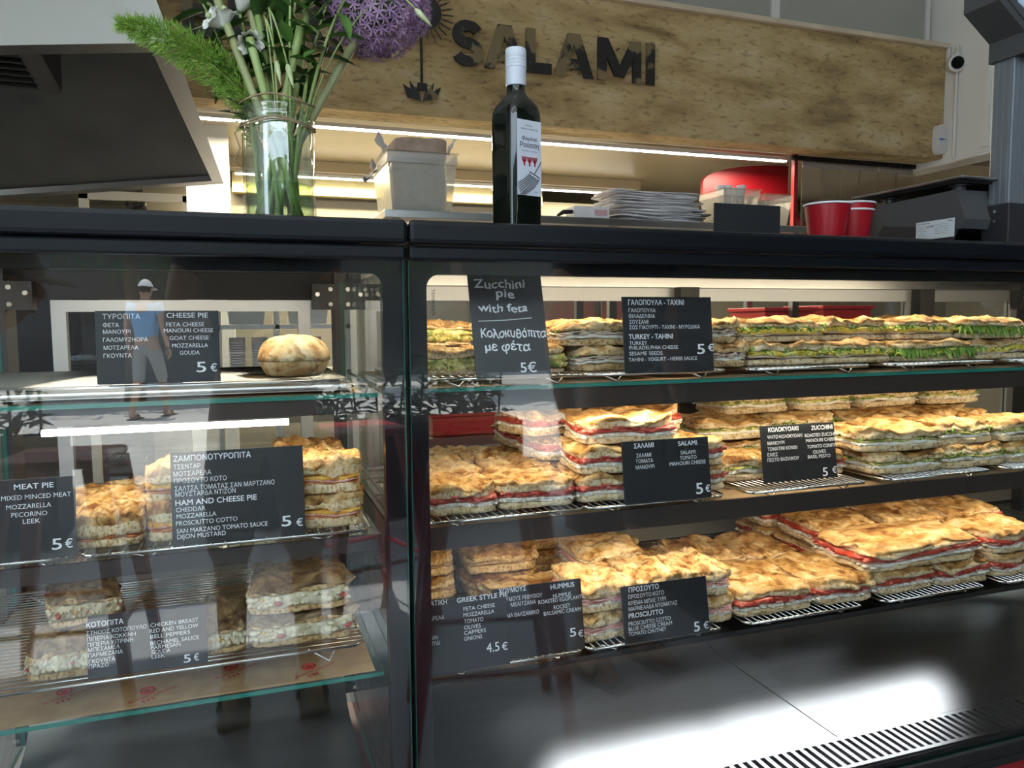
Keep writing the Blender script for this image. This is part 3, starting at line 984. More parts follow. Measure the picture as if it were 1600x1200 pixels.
# ------------------------------------------------------------------ kitchen furniture and stores
nmat('tub_plastic', [(0.3, (0.62, 0.60, 0.55)), (0.7, (0.70, 0.68, 0.63))], 5, 3, 0.35)
clear_mat('milky', (0.92, 0.90, 0.86), 0.05, 0.25, (1, 1, 1), 0.28, (0.80, 0.78, 0.70))
nmat('bag_plastic', [(0.3, (0.40, 0.40, 0.38)), (0.7, (0.62, 0.61, 0.58))], 30, 4, 0.3, 0.5, 60)
nmat('paper_white', [(0.3, (0.76, 0.73, 0.74)), (0.7, (0.86, 0.84, 0.84))], 12, 3, 0.8)
nmat('napkin_brown', [(0.3, (0.36, 0.26, 0.20)), (0.7, (0.50, 0.38, 0.31))], 25, 4, 0.85, 0.4, 60)
sh = thing('steel_shelf', 'stainless shelf behind the counter carrying the plastic tub and paper stacks', 'shelf', (1.5, 2.2, 0))
MB().box(0.53, 2.52, 2.0, 2.42, 1.572, 1.604, ch=0.003).build('shelf_top', 'steel', sh)
for x in (0.56, 1.5, 2.46):
    for y in (2.03, 2.38):
        MB().box(x, x + 0.035, y - 0.015, y + 0.015, 0.0, 1.571).build('leg', 'steel', sh)
MB().box(0.61, 2.45, 2.02, 2.40, 0.66, 0.695).build('lower_shelf', 'steel', sh)

def tub(x0, x1, y0, y1, z, h, label, m='milky', cat='tub', flare=0.02, name='plastic_tub', g=None):
    t = thing(name, label, cat, ((x0 + x1) / 2, (y0 + y1) / 2, z), group=g)
    mb = MB()
    f = flare
    r = [(x0 + f, y0 + f), (x1 - f, y0 + f), (x1 - f, y1 - f), (x0 + f, y1 - f)]
    R = [(x0, y0), (x1, y0), (x1, y1), (x0, y1)]
    RR = [(x0 - 0.012, y0 - 0.012), (x1 + 0.012, y0 - 0.012), (x1 + 0.012, y1 + 0.012), (x0 - 0.012, y1 + 0.012)]
    lv = [(r, z), ([lerp2(a, b, 0.82) for a, b in zip(r, R)], z + h * 0.80), ([lerp2(a, b, 1.05) for a, b in zip(r, R)], z + h * 0.81), (R, z + h * 0.985), (RR, z + h)]
    vs = [(p[0], p[1], zz) for pp, zz in lv for p in pp]
    n = len(lv)
    fs = [(4 * i + k, 4 * i + (k + 1) % 4, 4 * i + 4 + (k + 1) % 4, 4 * i + 4 + k) for i in range(n - 1) for k in range(4)] + [(3, 2, 1, 0)]
    o = len(vs)
    vs += [(p[0] + (0.002 if p[0] < (x0 + x1) / 2 else -0.002), p[1] + (0.002 if p[1] < (y0 + y1) / 2 else -0.002), p[2] + 0.001) for p in vs]
    fs += [tuple(i + o for i in f_[::-1]) for f_ in fs]
    mb.add(vs, fs)
    mb.build('tub_body', m, t)
    return t
tb = tub(0.545, 0.825, 2.01, 2.36, 1.605, 0.225, 'translucent plastic tub with bags and a brown paper bundle on the shelf')
def lumpy(x0, x1, y0, y1, z0, z1, seed, amp, m, name, parent, nx=14):
    s = slab(x1 - x0, y1 - y0, 0, z1 - z0, seed, amp, amp * 0.6, 0.004, 0, nx=nx, ny=nx, rings=6, lipring=0, freq=14, ragged=16)
    s.v = [((x0 + x1) / 2 + x, (y0 + y1) / 2 + y, z0 + z) for x, y, z in s.v]
    return s.build(name, m, parent, smooth=True)
bg = thing('plastic_bag', 'crumpled clear plastic bag filling the translucent tub', 'bag', (0.69, 2.18, 1.62))
lumpy(0.575, 0.795, 2.04, 2.33, 1.612, 1.80, 3.3, 0.012, ['bag_plastic'] * 3, 'bag_body', bg)
rr = random.Random(2)
for (x, y, z, dx, dz) in ((0.545, 2.02, 1.835, -0.03, 0.06), (0.80, 2.02, 1.835, 0.02, 0.055), (0.52, 2.08, 1.775, -0.045, -0.04), (0.54, 2.2, 1.80, -0.02, 0.03), (0.80, 2.25, 1.83, 0.0, 0.05)):
    pts = []
    for i in range(4):
        for j in range(4):
            pts.append((x + dx * i / 3 + rr.uniform(-1, 1) * 0.008, y + 0.03 * j, z + dz * i / 3 + rr.uniform(-1, 1) * 0.012))
    MB().add(pts, [(4 * i + j, 4 * i + j + 1, 4 * i + j + 5, 4 * i + j + 4) for i in range(3) for j in range(3)]).build('bag_edge', 'paper_white', bg, smooth=True)
bn_ = thing('paper_bundle', 'brown bundle of folded paper sticking out of the translucent tub', 'paper', (0.69, 2.2, 1.81))
lumpy(0.585, 0.795, 2.03, 2.32, 1.812, 1.893, 7.7, 0.006, ['napkin_brown'] * 3, 'folded_paper', bn_)

# stack of white paper bags: every bag an own sheet
rr = random.Random(11)
zz = 1.6065
for k in range(22):
    L = 0.42 + rr.uniform(-0.06, 0.05)
    s = slab(L, 0.26, 0, 0.0042, k + 0.5, 0.0030, 0.006, 0.001, 0, nx=14, ny=8, rings=2, lipring=0, freq=9, ragged=14)
    cx = 1.79 + rr.uniform(-0.035, 0.045)
    ca, sa = math.cos(rr.uniform(-0.09, 0.09)), math.sin(rr.uniform(-0.09, 0.09))
    lift = rr.choice((0.0, 0.006, 0.012))
    s.v = [(cx + x * ca - y * sa, 2.20 + x * sa + y * ca, zz + z + lift * (max(0, -x) / 0.2) ** 2) for x, y, z in s.v]
    zz += rr.choice((0.0056, 0.0062, 0.0070))
    o = s.build('paper_bag', ['paper_white'] * 3, None, smooth=True)
    pos = 'topmost' if k == 21 else 'lowest' if k == 0 else 'number %d from the top' % (22 - k)
    tag(o, 'flat white paper bag in the stack behind the counter, %s' % pos, 'bag', 'stacked flat paper bags')
def carton(x0, x1, y0, y1, z0, z1, label, m, name, cat='box'):
    t = thing(name, label, cat, ((x0 + x1) / 2, (y0 + y1) / 2, z0))
    MB().box(x0, x1, y0, y1, z0, z1, ch=0.002).build('carton', m, t)
    return t
ct = carton(1.34, 1.505, 2.03, 2.12, 1.6045, 1.655, 'small white carton with pink print beside the bottle, on the shelf', 'paper_white', 'small_carton')
m = MB(); m.box(1.435, 1.495, 2.0285, 2.0297, 1.617, 1.642)
mat('pink_print', (0.70, 0.42, 0.45), 0.8)
m.build('print', 'pink_print', ct)
m = MB(); m.tube([(1.27, 2.05, 1.612), (1.29, 2.03, 1.626), (1.33, 2.04, 1.63), (1.36, 2.08, 1.64)], [0.006, 0.010, 0.009, 0.004], 8)
o = m.build('folded_strap', 'black_matt', None, smooth=True)
tag(o, 'small folded black strap on the shelf, right of the bottle', 'strap')
s = slab(0.22, 0.2, 0, 0.012, 4.4, 0.004, 0.004, 0.002, 0, nx=10, ny=8, rings=2, freq=10)
s.v = [(1.03 + x, 2.15 + y, 1.6045 + z) for x, y, z in s.v]
o = s.build('paper_napkin', ['paper_white'] * 3, None, smooth=True)
tag(o, 'thin stack of napkins lying on the shelf left of the bottle', 'napkin')
t1 = tub(2.10, 2.30, 2.06, 2.26, 1.6045, 0.165, 'yellowish see-through tub with white paper cones, right of the paper bags', 'milky')
t2 = tub(2.325, 2.485, 2.06, 2.24, 1.6045, 0.150, 'smaller milky tub at the right end of the shelf', 'milky')
m = MB()
rr = random.Random(5)
for k in range(5):
    x, y = 2.15 + k * 0.025, 2.10 + rr.random() * 0.1
    m.lathe([(0.004, -0.13), (0.022, 0.04)], 8, (x, y, 1.745 + rr.uniform(0, 0.02)))
o = m.build('paper_cones', 'paper_white', None, smooth=False)
o['kind'] = 'stuff'
tag(o, 'white paper cones standing in the yellowish tub', 'paper')

# red arched board, strip curtain and rail to its right
m = MB()
arc = [(2.99, 2.0), (3.69, 2.0), (3.69, 2.25)] + [(3.69 - 0.7 * math.sin(a), 2.10 + 0.15 * math.cos(a)) for a in [rad(8 * i) for i in range(1, 12)]]
m.prism(arc, 'y', 3.60, 3.63)
o = m.build('red_board', 'red_dark'); tag(o, 'dark red arched board hanging below the end of the ceiling strip', 'board')
cu = thing('strip_curtain', 'clear plastic strip curtain on a dark hook rail below the beam', 'curtain', (3.9, 3.21, 2.2))
m = MB().box(3.40, 4.44, 3.200, 3.225, 2.205, 2.229)
for k in range(52):
    x = 3.41 + k * 0.0198
    m.box(x, x + 0.010, 3.193, 3.1995, 2.196, 2.222)
m.build('rail', 'black_matt', cu)
mat('rail_plate', (0.45, 0.43, 0.40), 0.35, 0.8)
clear_mat('pvc', (0.86, 0.82, 0.74), 0.05, 0.08, (1, 1, 1), 0.12, (0.55, 0.48, 0.38))
for k in range(6):
    x = 3.49 + k * 0.158
    y = 3.214 + (k % 2) * 0.008
    st = MB().box(x, x + 0.168, y, y + 0.003, 0.05, 2.165).build('plastic_strip', 'pvc', cu)
    MB().box(x + 0.002, x + 0.155, y - 0.004, y - 0.0005, 2.158, 2.203).build('clamp_plate', 'rail_plate', st)
m = MB().box(3.45, 3.478, 3.24, 3.27, 0.0, 2.25)
o = m.build('red_post', 'red_dark'); tag(o, 'slim red post beside the plastic strip curtain', 'post')
m = MB().tube([(3.70, 3.9, 2.25), (4.35, 3.9, 1.62)], 0.024, 8)
o = m.build('red_rail', 'red_dark', None, smooth=True); tag(o, 'slanting red rail seen through the plastic strip curtain', 'rail')
m = MB().box(3.9, 6.6, 4.7, 4.98, 1.95, 2.1)
o = m.build('wall_duct', 'panel_grey'); tag(o, 'grey duct on the wall behind the plastic strips', 'duct')

# camera, sensor and pipes at the corner of the white wall
cc = thing('security_camera', 'white round security camera hanging at the right end of the beam', 'camera', (4.42, 2.95, 2.86))
MB().tube([(4.425, 2.955, 2.935), (4.425, 2.955, 2.84)], 0.012, 10).build('arm', 'white_frame', cc, smooth=True)
Mx = Matrix.Translation((4.42, 2.90, 2.815)) @ Matrix.Rotation(rad(-30), 4, 'Z') @ Matrix.Rotation(rad(100), 4, 'X')
m = MB().lathe([(0.001, -0.045), (0.040, -0.04), (0.054, -0.01), (0.054, 0.04), (0.044, 0.046), (0.040, 0.042), (0.001, 0.042)], 24, M=Mx)
m.build('camera_body', 'white_frame', cc, smooth='auto')
m = MB().lathe([(0.001, 0.0425), (0.039, 0.0425), (0.036, 0.047), (0.001, 0.048)], 24, M=Mx)
m.build('lens', 'black_gloss', cc, smooth='auto')
sb = thing('wall_sensor', 'small white oval sensor box with blue mark at the lower end of the beam', 'sensor', (4.40, 2.98, 2.32))
m = MB()
Ms = Matrix.Translation((4.395, 2.985, 2.345))
out = [(0.042 * math.cos(a), (0.032 if math.sin(a) > 0 else -0.032) * 1.0 + 0.042 * math.sin(a) + (0.022 if math.sin(a) > 0 else -0.022)) for a in [rad(15 * i) for i in range(24)]]
m.prism(out, 'y', -0.028, 0.012, M=Ms)
m.build('sensor_case', 'white_frame', sb)
mat('blue_mark', (0.05, 0.12, 0.65), 0.6)
m = MB().tube([(-0.02, -0.029, 0.0), (0.0, -0.029, 0.006), (0.02, -0.029, 0.0), (0.0, -0.029, -0.006), (-0.02, -0.029, 0.0)], 0.0022, 5, M=Ms)
m.tube([(-0.032, -0.029, 0.0), (0.034, -0.029, 0.002)], 0.0018, 5, M=Ms)
m.build('blue_logo', 'blue_mark', sb)
m = MB().tube([(4.435, 2.90, 2.93), (4.435, 2.90, 2.22), (4.435, 2.88, 2.20), (4.435, 1.6, 2.20)], 0.011, 8)
o = m.build('cable_pipe', 'plaster', None, smooth=True); tag(o, 'white cable pipe running down the corner of the wall', 'pipe')
m = MB().box(4.43, 4.4515, 2.66, 2.70, 2.24, 2.92)
o = m.build('cable_duct', 'plaster', None); tag(o, 'flat white cable duct on the right wall beside the pipe', 'pipe')

# things low in the kitchen, seen over the counter and through the rear doors of the cases
fr = thing('white_rack', 'white framed rack at the back of the kitchen below the hood', 'rack', (-0.6, 4.4, 0))
m = MB()
for x in (-0.93, -0.34): m.box(x, x + 0.05, 4.4, 4.45, 0, 1.98)
m.box(-0.93, -0.29, 4.4, 4.45, 1.94, 1.99)
m.build('frame', 'white_frame', fr)
MB().box(-0.93, -0.29, 4.4, 4.68, 1.50, 1.53).build('shelf_board', 'white_frame', fr)
m = MB()
rr = random.Random(1)
for k in range(7): m.ball((-0.62 + rr.uniform(-.05, .05), 4.46, 1.90 + rr.uniform(-.04, .03)), 0.025, 0, 1, rnd=rr, jit=0.3)
o = m.build('dried_bunch', 'dark_grey'); tag(o, 'small dark dried bunch hanging on the white rack', 'plant')
m = MB()
for k in range(3): m.lathe([(0.03, 0), (0.03, 0.09), (0.012, 0.13), (0.010, 0.17)], 12, (-0.11 + 0.07 * k, 4.3, 1.97 - 0.07), M=None)
gr = thing('black_oven', 'low black grill with slatted top behind the left case', 'oven', (-0.7, 1.4, 1.0))
MB().box(-1.5, -0.33, 1.1, 1.7, 0.9, 1.435, ch=0.01).build('oven_body', 'black_gloss', gr)
m = MB()
for k in range(9):
    m.box(-1.5, -0.42 - k * 0.012, 1.16 + k * 0.05, 1.185 + k * 0.05, 1.44 + 0.0075 * k, 1.448 + 0.0075 * k)
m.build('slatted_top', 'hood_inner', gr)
wt = thing('prep_counter', 'steel prep counter behind the display cases', 'counter', (0.4, 1.6, 0))
MB().box(-0.85, 0.5, 1.45, 2.0, 0.86, 0.90).build('counter_top', 'steel', wt)
for x in (-0.8, 0.45): MB().box(x, x + 0.04, 1.5, 1.95, 0.0, 0.859).build('leg', 'steel', wt)
wr = thing('white_shelf_unit', 'white open shelf unit with stacked cups, seen through the left case', 'shelf', (0.12, 2.9, 0))
for x in (-0.12, 0.14, 0.46): MB().box(x, x + 0.02, 2.75, 3.05, 0.0, 1.48).build('upright', 'white_frame', wr)
for z in (0.92, 1.14, 1.46): MB().box(-0.12, 0.48, 2.75, 3.05, z, z + 0.02).build('shelf_board', 'white_frame', wr)
for k in range(4):
    m = MB().lathe([(0.030, 0), (0.036, 0.16), (0.038, 0.16)], 16, (-0.03 + 0.10 * k + (0.05 if k > 1 else 0), 2.85, 0.9405))
    for q in range(12): m.lathe([(0.0365, 0.012 * q), (0.0385, 0.012 * q + 0.003), (0.0365, 0.012 * q + 0.006)], 16, (-0.03 + 0.10 * k + (0.05 if k > 1 else 0), 2.85, 0.9405))
    o = m.build('cup_stack', 'paper_white', None, smooth=True)
    tag(o, 'stack of white paper cups on the white shelf unit, %s' % ('leftmost', 'second from the left', 'third from the left', 'rightmost')[k], 'cups', 'cup stacks on the white shelf unit')
tub(-0.08, 0.11, 2.80, 2.98, 1.161, 0.16, 'white bin on the middle board of the white shelf unit, left', 'tub_plastic', 'tub')
tub(0.19, 0.40, 2.80, 2.98, 1.161, 0.17, 'white bin on the middle board of the white shelf unit, right', 'tub_plastic', 'tub')
mat('red_plastic', (0.55, 0.03, 0.03), 0.4)
lt_ = thing('side_table', 'narrow steel side table carrying two red crates, behind the right case', 'table', (2.66, 2.2, 0))
MB().box(2.30, 3.02, 2.02, 2.40, 1.10, 1.13).build('table_top', 'steel', lt_)
for x in (2.56, 2.97):
    MB().box(x, x + 0.03, 2.05, 2.37, 0.0, 1.099).build('leg', 'steel', lt_)
for k, (x0, x1, z, zz, lab) in enumerate(((2.34, 2.63, 1.131, 1.205, 'red crate on the side table, seen through the middle rear door, left'),
                                 (2.68, 2.98, 1.131, 1.215, 'red crate at the right end of the side table'),
                                 (0.72, 1.18, 0.696, 0.775, 'red flat crate on the lower shelf, seen through the left rear door'))):
    t = thing('red_crate', lab, 'crate', ((x0 + x1) / 2, 2.2, z), group='red crates in the kitchen')
    MB().box(x0, x1, 2.06, 2.34, z, zz, ch=0.006).build('crate_body', 'red_plastic', t)
    MB().box(x0 - 0.01, x1 + 0.01, 2.05, 2.35, zz + 0.001, zz + 0.02, ch=0.004).build('lid', 'red_plastic', t)
fz = thing('grey_cabinet', 'tall grey steel cabinet standing at the back of the kitchen', 'cabinet', (1.9, 3.6, 0))
MB().box(0.55, 2.9, 3.45, 3.9, 0.0, 1.45, ch=0.01).build('body', 'panel_grey', fz)
for x in (0.58, 1.36, 2.14):
    d = MB().box(x, x + 0.74, 3.425, 3.4495, 0.08, 1.42, ch=0.004).build('door', 'steel', fz)
    MB().box(x + 0.66, x + 0.68, 3.40, 3.4245, 0.8, 1.1).build('handle', 'black_matt', d)
# ------------------------------------------------------------------ display cases
def ring(mb, x0, x1, z0, z1, hx0, hx1, hz0, hz1, y0, y1, r=0.018, mi=0, k=6):
    """flat frame with a round-cornered opening"""
    hole = []
    for cx, cz, a0 in ((hx1 - r, hz1 - r, 0), (hx0 + r, hz1 - r, 90), (hx0 + r, hz0 + r, 180), (hx1 - r, hz0 + r, 270)):
        for i in range(k + 1):
            a = rad(a0 + 90 * i / k)
            hole.append((cx + r * math.cos(a), cz + r * math.sin(a)))
    cs = [(x1, z1), (x0, z1), (x0, z0), (x1, z0)]
    n = len(hole)
    vs = [(p[0], y0, p[1]) for p in hole] + [(p[0], y0, p[1]) for p in cs]
    vs += [(p[0], y1, p[1]) for p in hole] + [(p[0], y1, p[1]) for p in cs]
    o = n + 4
    fs = []
    for q in range(4):
        idx = list(range(q * (k + 1), (q + 1) * (k + 1)))
        for i in range(k):
            fs.append((idx[i], idx[i + 1], n + q))
        nx = (idx[-1] + 1) % n
        fs.append((idx[-1], nx, n + (q + 1) % 4, n + q))
    fs += [tuple(i + o for i in f[::-1]) for f in fs]
    fs += [(i, i + o, (i + 1) % n + o, (i + 1) % n) for i in range(n)]
    fs += [(n + q, n + (q + 1) % 4, n + (q + 1) % 4 + o, n + q + o) for q in range(4)]
    mb.add(vs, fs, mi)

def sheet(mb, x0, x1, y0, y1, z0, z1):
    """glass sheet: large faces clear (0), the thin edges green (1)"""
    d = [x1 - x0, y1 - y0, z1 - z0]
    t = d.index(min(d))
    vs = [(x, y, z) for x in (x0, x1) for y in (y0, y1) for z in (z0, z1)]
    fs = [((0, 1, 3, 2), 0), ((4, 6, 7, 5), 0), ((0, 4, 5, 1), 1), ((2, 3, 7, 6), 1), ((0, 2, 6, 4), 2), ((1, 5, 7, 3), 2)]
    for f, a in fs:
        mb.add(vs, [f], 0 if a == t else 1)

def display_case(label, x0, x1, hx0, hx1, htop, shelves, doors, posts, seam, loc, zt=1.244, w=0.030, rail='steel'):
    c = thing('display_case', label, 'display case', loc)
    MB().box(x0, x1, -0.036, 0.66, 1.268, 1.298, ch=0.006).build('top_slab', 'black_frame', c)
    MB().box(x0 + 0.002, x1 - 0.002, -0.026, 0.02, 1.249, 1.2665, ch=0.003).build('top_rail', 'black_frame', c)
    m = MB(); sheet(m, x0 + 0.003, x1 - 0.003, -0.016, -0.008, 0.386, 1.249)
    m.build('front_glass', ['pane', 'glass_edge'], c)
    m = MB(); ring(m, x0 + 0.003, x1 - 0.003, 0.386, 1.249, hx0, hx1, 0.40, htop, -0.0075, -0.004)
    m.build('glass_border', 'black_gloss', c)
    for px in (x0 + 0.002, x1 - 0.026):
        MB().box(px, px + 0.024, -0.0035, 0.03, 0.386, 1.249).build('front_post', 'black_frame', c)
        MB().box(px, px + 0.024, 0.57, 0.64, 0.40, 1.268).build('rear_post', 'dark_grey', c)
        m = MB(); sheet(m, px + 0.009, px + 0.015, 0.031, 0.569, 0.40, 1.249)
        m.build('side_glass', ['pane', 'glass_edge'], c)
    for px in (x0 + 0.014, x1 - 0.014):
        sg = 1 if px < (x0 + x1) / 2 else -1
        for dx, z in ((0.020, 1.235), (0.020, 1.205), (0.045, 1.225)):
            MB().tube([(px + sg * dx, 0.5695, z), (px + sg * dx, 0.5655, z)], 0.0045, 10).build('corner_bolt', 'chrome', c)
        MB().box(min(px + sg * 0.012, px + sg * 0.055), max(px + sg * 0.012, px + sg * 0.055), 0.5698, 0.5985, 1.195, 1.246).build('corner_plate', 'dark_grey', c)
    # rear: stainless rail over sliding glass doors over a closed panel with a row of vents
    MB().box(x0 + 0.027, x1 - 0.027, 0.60, 0.64, zt + 0.002, 1.2675).build('rear_rail', rail, c)
    for (a, b) in doors:
        d = MB()
        zb = 0.845
        d.box(a, b, 0.60, 0.62, zt - w, zt)
        d.box(a, b, 0.60, 0.62, zb, zb + w)
        d.box(a, a + 0.024, 0.60, 0.62, zb + w, zt - w)
        d.box(b - 0.024, b, 0.60, 0.62, zb + w, zt - w)
        do = d.build('rear_door', 'aluminium', c)
        g = MB(); sheet(g, a + 0.024, b - 0.024, 0.608, 0.612, zb + w, zt - w)
        g.build('door_glass', ['pane', 'glass_edge'], do)
    for p in posts:
        MB().box(p, p + 0.05, 0.57, 0.599, 0.845, 1.246).build('rear_mullion', 'dark_grey', c)
    MB().box(x0 + 0.027, x1 - 0.027, 0.598, 0.64, 0.40, 0.64).build('lower_panel', 'black_matt', c)
    v = MB().box(x0 + 0.027, x1 - 0.027, 0.60, 0.64, 0.642, 0.843)
    k = int((x1 - x0 - 0.1) / 0.018)
    for i in range(k):
        x = x0 + 0.05 + i * 0.018
        v.box(x, x + 0.006, 0.5985, 0.5999, 0.79, 0.815, 1)
    v.build('rear_panel', ['panel_grey', 'grille_dark'], c)
    for (z, fa, style) in shelves:
        m = MB(); sheet(m, x0 + 0.028, x1 - 0.028, 0.052, 0.54, z - 0.006, z)
        m.build('glass_shelf', ['shelf_glass', 'glass_edge' if style == 'green' else 'black_matt'], c)
        if fa:
            top = z - 0.0065 if style == 'green' else z + 0.004
            f = MB().box(x0 + 0.028, x1 - 0.028, 0.056 if style == 'green' else 0.0465, 0.080 if style == 'green' else 0.0515, z - 0.006 - fa, top)
            f.build('shelf_light_bar', 'panel_brown', c)
        if style == 'tray':
            MB().box(x0 + 0.03, x1 - 0.03, 0.052, 0.54, z - 0.0095, z - 0.0062).build('shelf_tray', 'tray_black', c)
        for px in [x0 + 0.04, x1 - 0.06] + list(posts):
            MB().box(px, px + 0.012, 0.10, 0.569, z - 0.022, z - 0.0065).build('shelf_bracket', 'black_matt', c)
    # bright deck with an air grille along its front edge, rising in a curve to the rear panel
    xs = [x0 + 0.028] + ([seam - 0.0015, seam + 0.0015] if seam else []) + [x1 - 0.028]
    prof = [(0.088, 0.400)] + [(0.46, 0.400)] + [(0.46 + 0.13 * math.sin(a), 0.53 - 0.13 * math.cos(a)) for a in [rad(12 * i) for i in range(1, 8)]] + [(0.597, 0.56)]
    for a, b in zip(xs[::2], xs[1::2]):
        poly = [(y, z) for y, z in prof] + [(y, z - 0.004) for y, z in prof[::-1]]
        dk = MB()
        n = len(prof)
        vs = [(x, y, z) for x in (a, b) for y, z in prof] + [(x, y, z - 0.003) for x in (a, b) for y, z in prof]
        fs = [(i, i + 1, n + i + 1, n + i) for i in range(n - 1)] + [(2 * n + i, 3 * n + i, 3 * n + i + 1, 2 * n + i + 1) for i in range(n - 1)]
        fs += [(0, n, 3 * n, 2 * n), (n - 1, 3 * n - 1, 4 * n - 1, 2 * n - 1)]
        fs += [(i, 2 * n + i, 2 * n + i + 1, i + 1) for i in range(n - 1)] + [(n + i, n + i + 1, 3 * n + i + 1, 3 * n + i) for i in range(n - 1)]
        dk.add(vs, fs)
        dk.build('deck_panel', 'deck_steel', c, smooth='auto')
    MB().box(x0 + 0.028, x1 - 0.028, 0.088, 0.59, 0.385, 0.3965).build('deck_underlay', 'grille_dark', c)
    g = MB()
    g.box(x0 + 0.028, x1 - 0.028, 0.002, 0.010, 0.392, 0.4)
    g.box(x0 + 0.028, x1 - 0.028, 0.078, 0.0875, 0.392, 0.4)
    x = x0 + 0.03
    while x < x1 - 0.04:
        g.box(x, x + 0.0085, 0.010, 0.078, 0.394, 0.4)
        x += 0.0185
    g.build('air_grille', 'deck_steel', c)
    MB().box(x0 + 0.028, x1 - 0.028, 0.002, 0.0875, 0.345, 0.39).build('air_channel', 'grille_dark', c)
    b = MB().box(x0, x1, -0.026, -0.0162, 0.352, 0.393, ch=0.003)
    b.box(x0, x1, -0.017, 0.0, 0.352, 0.3855)
    b.box(x0, x1, -0.028, -0.0255, 0.366, 0.370)
    b.build('bottom_gasket', 'black_matt', c)
    MB().box(x0, x1, -0.012, 0.64, 0.09, 0.345, ch=0.004).build('base_panel', 'red_paint', c)
    MB().box(x0 + 0.03, x1 - 0.03, 0.03, 0.60, 0.0, 0.088).build('plinth', 'black_matt', c)
    return c

RX0, RX1 = 0.2005, 2.12
case_r = display_case('long black glazed display case with three full shelves of sandwiches', RX0, RX1, 0.228, 2.09, 1.2315,
                      [(1.076, 0.032, 'green'), (0.873, 0.022, 'bar'), (0.652, 0, 'tray')], [(0.235, 0.985), (0.985, 1.70), (1.72, 2.08)], (0.965, 1.69), 1.01, (1.16, 0.3, 0))
case_l = display_case('shorter black display case on the left with brown pies and a bun', -0.42, 0.1995, -0.392, 0.170, 1.232,
                      [(1.073, 0.022, 'green'), (0.873, 0.012, 'bar'), (0.677, 0, 'green')], [(-0.330, 0.128)], (), None, (-0.11, 0.3, 0), 1.2135, 0.0215, 'black_matt')
# the lit tube of the left case
MB().tube([(-0.244, 0.1, 1.033), (0.055, 0.1, 1.033)], 0.0045, 10).build('light_tube', 'led', case_l)
t = MB()
put_text(t, 'TEMPERED', 0, 0.034, 0.0, 0.0045, Matrix.Translation((0.2345, -0.0165, 1.212)) @ Matrix.Rotation(rad(90), 4, 'Y'))
t.build('glass_mark', 'black_matt', case_r)

# ------------------------------------------------------------------ wire racks and paper on the shelves
def make_rack(L, D, z, name='wire_rack', along=False):
    """chromed cooling rack lying with its front left corner at the origin"""
    r = thing(name, '-', 'rack')
    f = MB()
    c = 0.012
    loop = [(c, 0, 0), (L - c, 0, 0), (L, c, 0), (L, D - c, 0), (L - c, D, 0), (c, D, 0), (0, D - c, 0), (0, c, 0), (c, 0, 0)]
    f.tube(loop, 0.0024, 8)
    f.build('frame', 'chrome', r, smooth=True)
    w = MB()
    if along:
        n = int(D / 0.0125)
        for i in range(1, n):
            y = D * i / n
            w.tube([(-0.001, y, 0.002), (L + 0.001, y, 0.002)], 0.0013, 6)
    else:
        n = int(L / 0.0135)
        for i in range(1, n):
            x = L * i / n
            w.tube([(x, -0.003, 0.0026), (x, D + 0.003, 0.0026)], 0.0011, 6)
        for y in (D * 0.33, D * 0.67):
            w.tube([(0, y, -0.001), (L, y, -0.001)], 0.0016, 6)
    w.build('wire_grid', 'chrome', r, smooth=True)
    for x in (0.035, L - 0.075):
        for y in (0.012, D - 0.012):
            ft = MB().tube([(x, y, -0.001), (x + 0.028, y, -z), (x + 0.040, y, -0.001)], 0.0016, 6)
            ft.build('foot', 'chrome', r, smooth=True)
    kids(r)
    return r

rack = make_rack(0.285, 0.47, 0.0115)
SPOTS = []
for zz, nm, g in ((1.0885, 'upper', 'racks on the upper shelf'), (0.8855, 'middle', 'racks on the middle shelf'), (0.6645, 'lower', 'racks on the lower shelf')):
    for i, x in enumerate((0.232, 0.482, 0.772, 1.062, 1.352, 1.642)):
        SPOTS.append((x, 0.042, zz, nm, g, i))
PLACE = {'upper': ['under the chalked zucchini pie card', 'under the turkey tahini card', 'third from the left, below green filled sandwiches', 'fourth from the left, below the green leafy sandwich', 'fifth from the left, cut by the photo edge', 'at the far right of the case'],
         'middle': ['under the flat salami squares', 'under the salami card', 'bare at the front under the zucchini card', 'under the stacked zucchini sandwiches', 'fifth from the left, cut by the photo edge', 'at the far right of the case'],
         'lower': ['under the greek pie and hummus cards', 'under the prosciutto card', 'under the flat tomato squares', 'under the wide tomato stack', 'fifth from the left, cut by the photo edge', 'at the far right of the case']}
first = True
for x, y, z, nm, g, i in SPOTS:
    r = rack if first else copy_tree(rack)
    first = False
    r.location = (x, y, z)
    if i == 0:
        r.scale = (0.87, 1, 1)
    r['label'] = 'chrome wire rack on the %s shelf, %s' % (nm, PLACE[nm][i])
    r['group'] = g
for (x, y, z, L, rz, lab) in ((-0.388, 0.042, 0.8855, 0.185, 0, 'chrome wire rack on the middle shelf of the left case, under the meat pies'),
                              (-0.20, 0.042, 0.8855, 0.355, 0, 'chrome wire rack on the middle shelf of the left case, under the ham pies')):
    r = copy_tree(rack)
    r.location = (x, y, z)
    r.scale = (L / 0.285, 1, 1)
    r['label'] = lab
    r['group'] = 'racks of the left case'
low = make_rack(0.53, 0.40, 0.022, along=True)
low.location = (-0.386, 0.046, 0.7235)
tag(low, 'long chrome wire rack on the lowest shelf of the left case, under brown pies', 'rack', 'racks of the left case')
trayr = make_rack(0.515, 0.36, 0.006, along=True)
trayr.location = (-0.385, 0.052, 1.0915)
trayr.scale = (1, 1, 0.9)
tag(trayr, 'chrome wire rack on the upper shelf of the left case, under the round bun', 'rack', 'racks of the left case')
t = MB()
prof = [(0.0, 0.0), (0.71, 0.0), (0.71, 0.37), (0.0, 0.37)]
